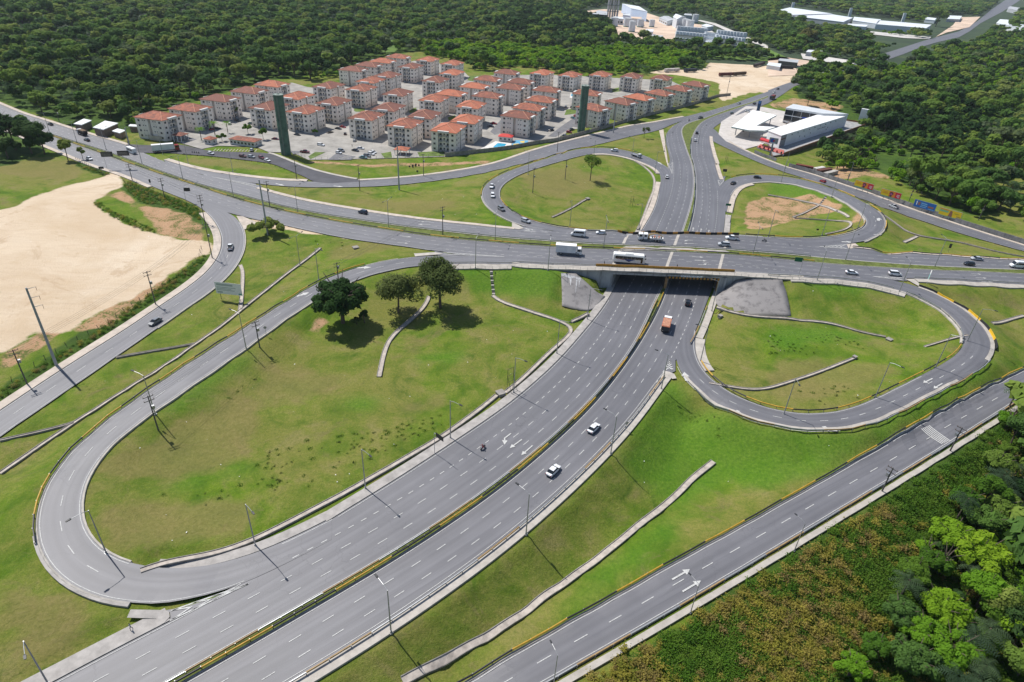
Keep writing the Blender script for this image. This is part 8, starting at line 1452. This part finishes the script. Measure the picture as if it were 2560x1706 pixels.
WOOD = px_polys(['03:620,1330 900,1180 1000,1420 1300,1568 600,1568 420,1480', '00:-2500,300 -400,760 0,915 200,985 420,1080 560,1130 690,1125 850,1070 1080,1100 1260,1190 1425,1140 1420,1040 1720,950 2000,855 2240,795 01:130,730 300,690 440,712 520,755 750,715 850,610 1000,565 1280,478 1480,462 1530,512 1720,542 1950,568 1962,650 2100,662 2270,640 02:0,608 160,632 420,690 700,695 950,680 1240,690 1430,640 1750,640 1770,590 1700,545 2350,560 03:120,525 300,480 600,540 850,540 1040,490 1400,380 1540,330 1750,280 1930,180 2180,-20 2180,-60 00:-2500,-60',
   '03:255,700 300,650 420,590 620,640 700,600 900,530 1030,525 1110,580 1400,470 1760,370 2000,235 2350,40 2900,-20 2900,1700 2350,1500 13:2350,560 2200,520 2080,480 1930,540 1700,460 1530,395 1330,330 1230,250 1120,210 1080,150 03:1050,1520 960,1400 905,1330 880,1130 740,1020 640,965 430,905 290,925 250,880', '33:1000,700 1180,560 1400,350 1560,120 1760,-60 23:1850,1400 2080,1050 2350,830 2800,560 33:2900,1750 900,1750 1080,1350 1060,1000', '03:255,700 300,650 420,590 650,640 640,720 280,740'])
NOWOOD = px_polys(['03:1000,480 1400,370 1540,320 1750,270 1930,170 2180,-30 2560,-30 2250,170 2050,300 1880,390 1760,440 1580,480 1270,590 1120,640 1040,600', '02:560,150 700,90 850,60 1000,20 1250,80 1260,120 1480,140 1700,140 1740,200 1850,240 2150,330 2160,420 2350,440 2350,520 2150,490 1480,430 1230,380 980,400 940,330 880,215 760,190 640,165', '02:1740,560 2350,545 03:300,540 420,600 250,740 0,850 02:1900,900 1800,740', '03:90,100 200,50 600,110 780,140 1030,165 1520,215 1540,330 1000,310 1480,360 1470,395 1240,385 890,345 700,300 480,270 220,210', '03:1430,155 1560,165 1640,140 1960,150 1860,260 1640,310 1540,345 1480,340 1560,230 1440,200', '03:2060,225 2100,175 2350,185 2350,275 2170,275', '03:2190,55 2350,80 2350,120 2190,90',
   '03:1180,690 1300,680 1430,695 1420,735 1200,720', '03:1400,760 1550,790 1700,850 1650,880 1450,800', '03:900,1400 1100,1430 1400,1480 1900,1500 2200,1568 1000,1568', '13:1080,160 900,0 1900,0 2050,60 1700,100 1300,80', '01:1150,400 1260,365 1320,430 1230,500', '02:1690,130 2350,430 2350,455 1690,200', '03:940,290 1180,350 1320,330 1300,400 1000,470 900,420', '03:-10,430 250,520 300,500 800,570 780,610 330,550 -10,520'])
BRIGHT = px_polys(['03:1100,600 1700,400 2350,120 2350,900 1700,850 1400,740 1150,680', '03:300,640 900,720 850,900 500,880', '02:-400,420 350,455 640,475 960,430 1300,465 1500,475 1760,560 1420,645 950,685 0,615 01:2260,640 1950,570 1700,540 1480,460 1500,400 1900,400', '03:420,880 700,950 640,1020 500,1000', '03:900,1300 1150,1420 1300,1568 500,1568 800,1330', '13:600,0 1250,0 1300,200 1120,230 850,150', '03:1900,800 2000,1000 2100,1300 1950,1250 1850,1000', '33:1080,560 1500,300 1900,400 1400,700 1100,1100', '33:1200,1150 1700,950 1750,1250 1250,1568', '03:500,600 1200,600 1700,800 2300,900 2300,1000 1400,820 800,720'])
DARKW = px_polys(['02:100,120 500,110 850,230 900,330 640,470 300,440 0,400 -200,300', '00:900,800 1700,800 1500,1000 1000,1080', '01:400,560 1200,500 900,640 500,720', '03:900,1000 1800,1000 2100,1300 1800,1480 1300,1440 950,1250', '00:100,950 700,1080 400,1060', '33:1700,1000 2300,1000 2300,1500 1700,1350', '33:1700,-50 2300,-50 2300,250 1800,250', '02:1230,480 1750,540 1780,630 1420,640 1240,620'])
def inany(x, y, polys):
    o = np.zeros(len(x), bool)
    for p in polys: o |= inpoly(x, y, p)
    return o
def pixv(P):
    q = P-np.array([0, 0, HCAM]); d = q@CF; d = np.where(d < 1, 1e-3, d); return 1280+FPX*(q@CR)/d, 853-FPX*(q@CU)/d, d
def scatter(step, d0, d1, jit=.45):
    xs = np.arange(-d1, d1, step); ys = np.arange(20, d1, step); X, Y = np.meshgrid(xs, ys); X = X.ravel()+rng.uniform(-jit, jit, X.size)*step; Y = Y.ravel()+rng.uniform(-jit, jit, Y.size)*step
    D = np.hypot(X, Y); k = (D >= d0) & (D < d1) & (abs(X) < Y*1.15+40); X, Y = X[k], Y[k]; Z = np.zeros(len(X)); near_ = (X > Xl-60) & (X < Xh+60) & (Y < Yh+60)
    x, y, d = pixv(np.c_[X, Y, Z]); k = (x > -260) & (x < 2820) & (y > -80) & (y < 1900); X, Y, near_ = X[k], Y[k], near_[k]; Z = np.zeros(len(X))
    if near_.any(): Z[near_] = ground(X[near_], Y[near_])
    x, y, d = pixv(np.c_[X, Y, Z]); return np.c_[X, Y, Z], x, y
TREES = []       # (x, y, z, scale, kind index)
for step, d0, d1, sc in ((5.6, 60, 480, 1.0), (6.6, 480, 950, 1.08), (8.5, 950, 1700, 1.3), (15, 1700, 3600, 2.2)):
    P, x, y = scatter(step, d0, d1); k = inany(x, y, WOOD) & ~inany(x, y, NOWOOD); P, x, y = P[k], x[k], y[k]
    br, dk, sb = inany(x, y, BRIGHT), inany(x, y, DARKW), inany(x, y, BRIGHT[2:3])
    pv = (P[:, 0].astype(int)//1 % 1)*0 + np.sin(P[:, 0]*.021+2*np.sin(P[:, 1]*.017))*np.cos(P[:, 1]*.026+1.3*np.sin(P[:, 0]*.013))
    for i in range(len(P)):
        u = rng.random()
        if sb[i] and u < .93: kind, s = 5+rng.integers(0, 3), rng.uniform(.9, 1.9)
        elif br[i] and u < .6: kind, s = 5+rng.integers(0, 3), rng.uniform(.8, 1.5)
        elif dk[i] and u < .45: kind, s = 8+rng.integers(0, 2), rng.uniform(.75, 1.15)
        elif pv[i] > .25 and u < .5 and d0 < 1500: kind, s = 10+rng.integers(0, 2), rng.uniform(.7, 1.15)
        elif u < .10: kind, s = 5+rng.integers(0, 3), rng.uniform(.9, 1.6)
        else: kind, s = rng.integers(0, 5), rng.choice([rng.uniform(.42, .75), rng.uniform(.75, 1.2), rng.uniform(1.2, 2.0)], p=[.5, .33, .17])
        TREES.append((P[i, 0], P[i, 1], P[i, 2], s*sc, int(kind)))
TREES = np.array(TREES); PROTO_C = FARC+BRC+DKC+PLC
TRK = [trunk_mesh(i, 6.0, .22, 1.6) for i in range(3)]; TRKP = MB().tube((0, 0, -.5), (.2, 0, 6.2), .22, .15, 7).me('trunk', BARK)
ordn = {}
def ordinal(i):
    tens = ['', '', 'twent', 'thirt', 'fort', 'fift', 'sixt', 'sevent', 'eight', 'ninet']
    if i < 20: return ORD[i]
    n = i+1
    if n < 100: return tens[n//10]+('ieth' if n % 10 == 0 else 'y-'+ORD[n % 10-1])
    return 'hundred-and-'+ordinal(n-101) if n > 100 else 'hundredth'
# --- the trees that show largest are things of their own; the rest of the wood is one mass
fx, fy, fd = pixv(TREES[:, :3]+np.array([0, 0, 4])); vis = (fx > -10) & (fx < 2570) & (fy > -5) & (fy < 1712); size = np.where(vis, TREES[:, 3]/fd, 0); big = np.argsort(-size)[:300]; isbig = np.zeros(len(TREES), bool); isbig[big] = True
regions = {}
for i in big:
    r_ = 'near right corner wood' if fy[i] > 900 else 'right-hand wood' if fx[i] > 1900 else 'left-hand wood'
    regions.setdefault(r_, []).append(i)
KN = ['forest_tree']*5+['bright_shrub']*3+['dark_tree']*2+['palm_tree']*2; KW = ['green forest tree']*5+['bright green bush']*3+['dark green tree']*2+['palm']*2
SRC = {}
HI = {k: crown_mesh('crown', 200+k, 620, .42, (rx, rx, rz), lb, m, base=b, lobe_r=(.34, .5)) for k, rx, rz, lb, b, m in ((0, 4.2, 3.2, 9, 2.2, LF_FOREST), (1, 3.4, 3.6, 8, 2.6, LF_FOREST), (2, 5.0, 3.0, 10, 2.4, LF_FOREST), (3, 3.0, 2.6, 7, 1.6, LF_FOREST), (4, 4.6, 4.0, 10, 3.0, LF_FOREST), (5, 2.6, 1.9, 7, .3, LF_BRIGHT), (6, 3.4, 2.3, 8, .6, LF_BRIGHT), (7, 2.0, 1.6, 6, .1, LF_BRIGHT), (8, 5.0, 4.2, 10, 2.6, LF_DARK), (9, 4.2, 5.0, 9, 3.0, LF_DARK))}
HI2 = {k: crown_mesh('crown', 230+k, 3200, .2, (rx, rx, rz), 14, m, base=b, lobe_r=(.28, .42)) for k, rx, rz, b, m in ((0, 4.2, 3.2, 2.2, LF_FOREST), (1, 3.4, 3.6, 2.6, LF_FOREST), (2, 5.0, 3.0, 2.4, LF_WEED), (3, 3.0, 2.6, 1.6, LF_FOREST), (4, 4.6, 4.0, 3.0, LF_WEED), (5, 2.6, 1.9, .3, LF_BRIGHT), (6, 3.4, 2.3, .6, LF_BRIGHT), (7, 2.0, 1.6, .1, LF_BRIGHT), (8, 5.0, 4.2, 2.6, LF_DARK), (9, 4.2, 5.0, 3.0, LF_DARK))}
for r_, L in regions.items():
    L = sorted(L, key=lambda i: fx[i])
    for j, i in enumerate(L):
        X, Y, Z, s, k = TREES[i]; k = int(k); root = empty(KN[k], (X, Y, Z), random.uniform(0, 6.28)); root.scale = (s, s, s*random.uniform(.9, 1.15))
        o = link('crown', HI2.get(k, PROTO_C[k]) if fd[i] < 230 else HI.get(k, PROTO_C[k]), root); link('trunk', TRKP if k >= 10 else TRK[i % 3], root)
        tag(root, f'{KW[k]}, {ordinal(j)} from the left in the {r_}', {10: 'palm', 11: 'palm'}.get(k, 'tree' if k < 5 or k > 7 else 'bush'), 'nearest trees of the woods')
def instancer(name, label, cat, pts, sources, parent=None):
    """one object whose geometry nodes set a source mesh on every point: pts = x, y, z, scale, source index"""
    pts = np.asarray(pts, float); me = bpy.data.meshes.new(name); me.vertices.add(len(pts)); me.vertices.foreach_set('co', pts[:, :3].astype(np.float32).ravel())
    for nm, v, t in (('sc', pts[:, 3], 'FLOAT'), ('ix', pts[:, 4], 'INT'), ('sz', np.where(pts[:, 3] > 1.5, 1.5+(pts[:, 3]-1.5)*.25, pts[:, 3]), 'FLOAT'), ('rz', rng.uniform(0, 6.28, len(pts)), 'FLOAT')):
        a = me.attributes.new(nm, t, 'POINT'); a.data.foreach_set('value', v.astype(np.float32) if t == 'FLOAT' else v.astype(np.int32))
    o = link(name, me); ng = bpy.data.node_groups.new(name, 'GeometryNodeTree'); ng.interface.new_socket('Geometry', in_out='INPUT', socket_type='NodeSocketGeometry'); ng.interface.new_socket('Geometry', in_out='OUTPUT', socket_type='NodeSocketGeometry')
    gi_, go = ng.nodes.new('NodeGroupInput'), ng.nodes.new('NodeGroupOutput'); ip = ng.nodes.new('GeometryNodeInstanceOnPoints'); jn = None
    def attr(nm, t): a = ng.nodes.new('GeometryNodeInputNamedAttribute'); a.data_type = t; a.inputs[0].default_value = nm; return [s for s in a.outputs if s.enabled and s.name == 'Attribute'][0]
    cx = ng.nodes.new('ShaderNodeCombineXYZ'); ng.links.new(attr('rz', 'FLOAT'), cx.inputs[2]); cs = ng.nodes.new('ShaderNodeCombineXYZ'); outs = []
    for i_, nm in enumerate(('sc', 'sc', 'sz')): ng.links.new(attr(nm, 'FLOAT'), cs.inputs[i_])
    for k, src in enumerate(sources):                # one instance node per source, fed by the points that name it
        sep = ng.nodes.new('GeometryNodeSeparateGeometry'); sep.domain = 'POINT'; cmp_ = ng.nodes.new('FunctionNodeCompare'); cmp_.data_type = 'INT'; cmp_.operation = 'EQUAL'
        ia = [s for s in cmp_.inputs if s.enabled and s.type == 'INT']; ng.links.new(attr('ix', 'INT'), ia[0]); ia[1].default_value = k; ng.links.new(gi_.outputs[0], sep.inputs[0]); ng.links.new(cmp_.outputs[0], sep.inputs[1])
        oi = ng.nodes.new('GeometryNodeObjectInfo'); oi.inputs['Object'].default_value = src; oi.inputs['As Instance'].default_value = False
        ip = ng.nodes.new('GeometryNodeInstanceOnPoints'); ng.links.new(sep.outputs[0], ip.inputs['Points']); ng.links.new(oi.outputs['Geometry'], ip.inputs['Instance']); ng.links.new(cx.outputs[0], ip.inputs['Rotation']); ng.links.new(cs.outputs[0], ip.inputs['Scale']); outs.append(ip.outputs[0])
    jn = ng.nodes.new('GeometryNodeJoinGeometry')
    for s in outs: ng.links.new(s, jn.inputs[0])
    ng.links.new(jn.outputs[0], go.inputs[0]); o.modifiers.new('scatter', 'NODES').node_group = ng; tag(o, label, cat, kind='stuff'); return o
# sources are visible trees: one of each kind at the far rim of the wood
SRCO = []
for k, me in enumerate(PROTO_C):
    i = [j for j in np.where(~isbig)[0] if TREES[j, 4] == k and vis[j] and fd[j] > 620][3]; X, Y, Z, s, _ = TREES[i]; isbig[i] = True
    root = empty(KN[k], (X, Y, Z)); root.scale = (s, s, s); SRCO.append(link('crown', me, root)); link('trunk', TRKP if k >= 10 else TRK[k % 3], root); tag(root, f'{KW[k]} deep in the wood, {nth(k)} of the scattered far ones', 'tree' if k < 10 else 'palm', 'single trees deep in the woods')
instancer('forest', 'dense green tropical forest filling the background and the right side', 'forest', TREES[~isbig], SRCO)
print('trees', len(TREES))
# --- trees that stand alone
def tree(name, label, base, w, h, m, n, leaf, seed, lobes=14, trunk_r=.35, clear=.25, cat='tree', group=None, flat=0., core=True, lobe_r=(.22, .36), rise=0, up=.35):
    p = G(*(pt(base) if isinstance(base, str) else base)); root = empty(name, tuple(p)); tag(root, label, cat, group); rz = h*(1-clear)/2
    link('crown', crown_mesh('crown', seed, n, leaf, (w/2, w/2, rz), lobes, m, base=h*clear, flat=flat, core=core, lobe_r=lobe_r, up=up), root); link('trunk', trunk_mesh(seed, h*.9, trunk_r, w*.3, 7), root); return root
tree('spreading_tree', 'big dark spreading tree with ragged layered crown inside the near left loop', (858, 808), 23, 18, LF_DARK, 9000, .36, 301, 48, .7, .02, lobe_r=(.11, .21), flat=.1)
tree('spreading_tree', 'middle thin olive tree inside the near left loop', (996, 782), 19, 16, LF_OLIVE, 6200, .3, 302, 24, .35, .06, core=False, lobe_r=(.2, .32))
tree('spreading_tree', 'right-hand leafy tree with visible trunk inside the near left loop', (1101, 770), 22, 20, LF_OLIVE, 9500, .3, 303, 30, .5, .1, core=False, lobe_r=(.2, .3))
tree('small_bush', 'low bush at the foot of the dark spreading tree', (912, 808), 4, 6.0, LF_DARK, 900, .28, 304, 8, .2, .05); tree('small_bush', 'olive bush right of the dark spreading tree', (893, 812), 4, 3.4, LF_OLIVE, 700, .26, 305, 7, .15, .05)
tree('round_tree', 'low round tree under the tall pole by the upper highway', (672, 588), 19, 7.5, LF_FOREST, 3400, .4, 306, 16, .3, .05, lobe_r=(.24, .38))
tree('thin_tree', 'thin tree alone in the grass inside the far left ramp', (1475, 452), 14, 15, LF_WEED, 1300, .32, 307, 12, .25, .3, core=False); tree('thin_tree', 'bare little tree below the estate wall', (1610, 346), 8, 8, LF_OLIVE, 420, .3, 308, 8, .15, .35, core=False)
for i, (b, w, h) in enumerate(((( 40, 376), 26, 21), ((80, 384), 24, 19), ((112, 386), 18, 14), ((20, 396), 18, 12), ((2, 366), 24, 21))): tree('dark_tree', f'dense dark tree of the clump at the left edge, {nth(i)} placed', b, w, h, LF_DARK, 2200, .5, 320+i, 14, .4, .08, group='dark tree clump at the left edge')
tree('feathery_tree', 'feathery upright tree at the corner of the grassy lot', '00:625,1475', 9, 13, LF_FOREST, 1500, .4, 330, 14, .25, .1); tree('feathery_tree', 'small slim tree on the kerb beside the white sedan', '00:762,1465', 5, 7, LF_FOREST, 600, .35, 331, 8, .15, .2); tree('feathery_tree', 'tree on the verge before the left edge clump', '00:210,1180', 9, 9, LF_FOREST, 900, .4, 332, 9, .2, .15)
for i, (b, w, h) in enumerate((('00:2280,1235', 7, 7), ('00:2040,1300', 6, 5.5), ('01:70,1285', 7, 8), ('01:545,1250', 5, 5), ('00:1540,1235', 6, 7), ('00:2180,1080', 8, 8), ('01:2480,1060', 5, 5))): tree('yard_tree', f'small leafy tree in the estate, {nth(i)} of the garden trees', b, w, h, LF_WEED, 700, .34, 340+i, 9, .15, .2, group='garden trees of the estate')
for i, b in enumerate(('00:2092,1222', '00:1850,1290', '00:1975,1245')):
    p = G(*pt(b)); root = empty('palm_tree', tuple(p)); root.scale = (1.0+.1*i,)*3; tag(root, f'palm in the estate yard, {nth(i)} of three', 'palm', 'palms in the estate yard'); link('crown', palm_mesh(60+i, LF_BRIGHT, 16, 3.0), root, (.2, 0, 6.2)); link('trunk', TRKP, root)
tree('station_tree', 'dark round tree on the bare earth behind the shop', (2018, 265), 13, 13, LF_DARK, 1600, .5, 350, 14, .3, .1); tree('station_tree', 'bright green shrub mound behind the showroom', (2078, 272), 15, 8, LF_BRIGHT, 1500, .5, 351, 12, .2, .05); tree('pale_tree', 'pale yellowish tree standing out of the far wood', (2017, 112), 34, 26, LF_YEL, 1500, 1.4, 352, 16, .6, .1)
# --- big trees of the near right corner
for i, (b, w, h, m) in enumerate((((2330, 1560), 12, 10, LF_BRIGHT), ((2420, 1430), 15, 12, LF_BRIGHT), ((2530, 1400), 12, 11, LF_BRIGHT), ((2360, 1660), 12, 10, LF_BRIGHT), ((2480, 1560), 13, 11, LF_WEED), ((2555, 1520), 13, 12, LF_BRIGHT), ((2230, 1560), 9, 8, LF_FOREST), ((2260, 1680), 11, 9, LF_FOREST), ((2480, 1300), 10, 10, LF_FOREST), ((2400, 1280), 9, 8, LF_WEED), ((2550, 1270), 11, 11, LF_DARK), ((2540, 1690), 13, 11, LF_FOREST), ((2480, 1190), 9, 9, LF_FOREST), ((2555, 1120), 9, 9, LF_DARK), ((2320, 1430), 9, 7, LF_WEED), ((2180, 1640), 7, 6, LF_WEED), ((2120, 1690), 8, 6, LF_BRIGHT), ((2270, 1460), 9, 8, LF_WEED), ((2360, 1370), 11, 9, LF_BRIGHT), ((2290, 1620), 11, 9, LF_BRIGHT), ((2440, 1520), 13, 12, LF_BRIGHT), ((2440, 1340), 11, 10, LF_FOREST), ((2520, 1620), 12, 11, LF_BRIGHT))): tree('broad_tree', f'broad-crowned tree in the near right corner, {nth(i)} of the large ones', b, w, h, m, 6000, .22, 400+i, 24, .35, .12, group='large trees of the near right corner', lobe_r=(.18, .3), flat=.25)
for i, (b, s) in enumerate((((2400, 1640), 1.15), ((2440, 1620), 1.1), ((2480, 1235), 1.1), ((2560, 1060), 1.2), ((2520, 1020), 1.0))):
    p = G(*b); root = empty('palm_tree', tuple(p)); root.scale = (s, s, s*.9); tag(root, f'grey-green palm in the near right corner, {nth(i)} of the palms', 'palm', 'palms of the near right corner'); link('crown', palm_mesh(80+i, LF_PALM, 18, 3.8), root, (.2, 0, 6.2)); link('trunk', TRKP, root)
# --- weeds: rough growth too dense to count
def tuft_src(name, label, base, m, n, r, h, leaf, seed, lift=.5):
    p = G(*(pt(base) if isinstance(base, str) else base)); rr = np.random.default_rng(seed); c = np.c_[rr.normal(0, r*.5, n), rr.normal(0, r*.5, n), rr.uniform(.05, h, n)]; nm = rr.normal(size=(n, 3))+np.array([0, 0, lift]); nm /= np.linalg.norm(nm, axis=1)[:, None]
    o = link(name, fast_mesh(name, quads(c, nm, leaf*rr.uniform(.6, 1.4, n), rr), np.arange(4*n).reshape(n, 4), m), None, tuple(p)); tag(o, label, 'weeds'); return o
TU = [tuft_src('dry_weed_clump', 'brownish weed clump nearest the service road kerb', (1560, 1625), LF_BROWN, 150, 1.0, 1.0, .13, 1, 2.2), tuft_src('dry_weed_clump', 'taller brownish weed clump on the slope below the service road', (1760, 1560), LF_BROWN, 170, 1.1, 1.3, .13, 2, 2.2), tuft_src('green_weed_clump', 'green weed clump on the slope below the service road', (1900, 1500), LF_WEED, 150, 1.0, 1.0, .13, 3, 2), tuft_src('green_weed_clump', 'low green weed clump in the near left loop grass', (600, 1215), LF_WEED, 40, .7, .3, .12, 4), tuft_src('olive_weed_clump', 'olive low weed clump in the near left loop grass', (700, 1205), LF_OLIVE, 36, .65, .28, .12, 5)]
def area(polys, step, z_off=0.):
    P, x, y = scatter(step, 30, 420, .5); k = inany(x, y, px_polys(polys)); return P[k], x[k], y[k]
SL = ['32:420,1568 860,1310 1270,1060 1680,800 2095,560 33:180,440 580,205 890,30 23:1100,1568 1300,1450 1650,1230 1900,1060 2350,790 2700,580 33:2900,1750 32:350,1750']
P, x, y = area(SL, 1.05); k = ~mask_at(grow(PAVED, 1), P[:, 0], P[:, 1]); P, x, y = P[k], x[k], y[k]
w_ = np.sin(P[:, 0]*.19+np.sin(P[:, 1]*.13)*2)+np.cos(P[:, 1]*.23+P[:, 0]*.07); dist = (x-1700)/900+(y-1400)/500
ix = np.where(w_+rng.normal(0, .5, len(P)) > .55+.0*dist, 2, rng.integers(0, 2, len(P))); ix = np.where(rng.random(len(P)) < np.clip((x-1900)/500, 0, .85), 2, ix)
instancer('roadside_scrub', 'brownish green scrub covering the slope beside the service road', 'scrub', np.c_[P, rng.uniform(.5, 1.25, len(P)), ix], TU)
P2, x2, y2 = area(['03:560,1480 900,1300 1300,1430 1900,1480 2300,1568 13:2350,150 2000,100 1700,140 1300,110 1080,180 850,60'], 2.0)
instancer('meadow_scrub', 'low green scrub on the slope below the right-hand wood', 'scrub', np.c_[P2, rng.uniform(.5, 1.6, len(P2)), rng.choice([1, 2, 2, 2], len(P2))], TU)
VE = ['20:0,835 270,650 560,460 800,310 1100,120 1310,0 10:1350,1395 1650,1205 1880,1040 1960,960 1990,880 1900,850 1780,950 1450,1180 1050,1460 20:780,170 430,390 -40,690', '10:1130,230 1220,190 1420,290 1600,350 1800,430 1900,520 1970,640 1970,680 1850,560 1700,480 1500,420 1300,400 1180,300', '10:720,0 1040,120 960,150 800,100 700,40', '10:840,390 920,450 1100,560 1300,650 1470,680 1400,640 1200,540 1000,460 960,400']
P, x, y = area(VE, 1.1); k = ~mask_at(grow(PAVED, 1), P[:, 0], P[:, 1]); P = P[k]
instancer('verge_weeds', 'rough green weeds along the access road verge', 'weeds', np.c_[P, rng.uniform(.3, .8, len(P)), rng.choice([1, 2, 2, 2, 4], len(P))], TU)
LAWN = ['21:0,400 500,250 1100,250 2000,100 2350,0 22:600,100 200,500 21:2000,850 1000,1450 700,1568 0,1568 20:900,1400 1400,1100 2200,600', '31:0,0 900,0 300,300 0,400', '30:700,0 2095,0 2095,350 1400,540 1150,640 900,560 700,380', '22:1450,560 2350,1020 23:0,1090 1200,1050 1400,950 0,1568 22:1400,1568 700,1568', '13:200,1110 1800,1568 300,1568', '23:0,0 1750,100 1850,180 900,700 300,860 0,820 22:1800,560 1720,400', '11:300,640 1450,860 800,1000 0,1350', '10:2240,650 2350,640 2350,1250 1700,1568 1500,1560', '20:0,1090 700,640 1500,50 2100,0 600,1150 350,1450 30:200,200 0,200', '11:100,250 2200,600 2000,300 1400,230', '12:100,450 1200,500 1280,200 900,20 500,30', '30:0,500 400,800 1000,1000 200,1500 0,1568']
P, x, y = area(['21:0,1200 500,1100 1200,1000 1750,830 1880,900 1300,1150 800,1400 400,1568 0,1568', '23:0,130 600,130 950,260 300,330 0,330', '23:100,650 800,600 900,780 300,860', '30:1100,0 1900,0 1800,150 1200,60', '13:300,1350 900,1380 850,1480 400,1450', '20:1250,750 1750,1000 2350,500 2350,600 1500,1100', '22:1500,850 2000,900 2350,1050 2000,1200', '20:0,1150 350,1000 250,1300 0,1330', '11:450,680 700,700 900,800 500,800'], 1.7); pv = np.sin(P[:, 0]*.11+2*np.sin(P[:, 1]*.07))*np.cos(P[:, 1]*.09+P[:, 0]*.05)+rng.normal(0, .35, len(P)); k = ~mask_at(grow(PAVED | LOWER, 2), P[:, 0], P[:, 1]) & (pv > .35); P = P[k]
instancer('lawn_weeds', 'small weeds scattered through the mown grass', 'weeds', np.c_[P, rng.uniform(.35, .95, len(P)), rng.choice([3, 3, 4], len(P))], TU)
# litter blown over the grass
P, x, y = area(LAWN+SAND[:1], 9); k = (~mask_at(grow(PAVED | LOWER, 2), P[:, 0], P[:, 1])) & (rng.random(len(P)) < .35); P = P[k]
nm = np.tile([0, 0, 1.], (len(P), 1))+rng.normal(0, .3, (len(P), 3)); nm /= np.linalg.norm(nm, axis=1)[:, None]
tag(link('litter', fast_mesh('litter', quads(P+[0, 0, .16], nm, rng.uniform(.06, .2, len(P)), rng), np.arange(4*len(P)).reshape(-1, 4), WHITE)), 'bits of white litter scattered over the grass', 'litter', kind='stuff')
# ================================================================ HAZE
hz = MB().box(-4200, 4200, -400, 5200, -14, 112).build('haze', None); hz.data.materials.clear()
m = bpy.data.materials.new('haze'); m.use_nodes = True; nt = m.node_tree; nt.nodes.clear(); out = nt.nodes.new('ShaderNodeOutputMaterial'); pv_ = nt.nodes.new('ShaderNodeVolumePrincipled')
pv_.inputs['Color'].default_value = (.78, .87, 1, 1); pv_.inputs['Density'].default_value = .00004; pv_.inputs['Anisotropy'].default_value = .2; nt.links.new(pv_.outputs[0], out.inputs['Volume']); hz.data.materials.append(m)
tag(hz, 'thin blue haze over the distant forest', 'haze', kind='stuff'); scene.cycles.volume_bounces = 0
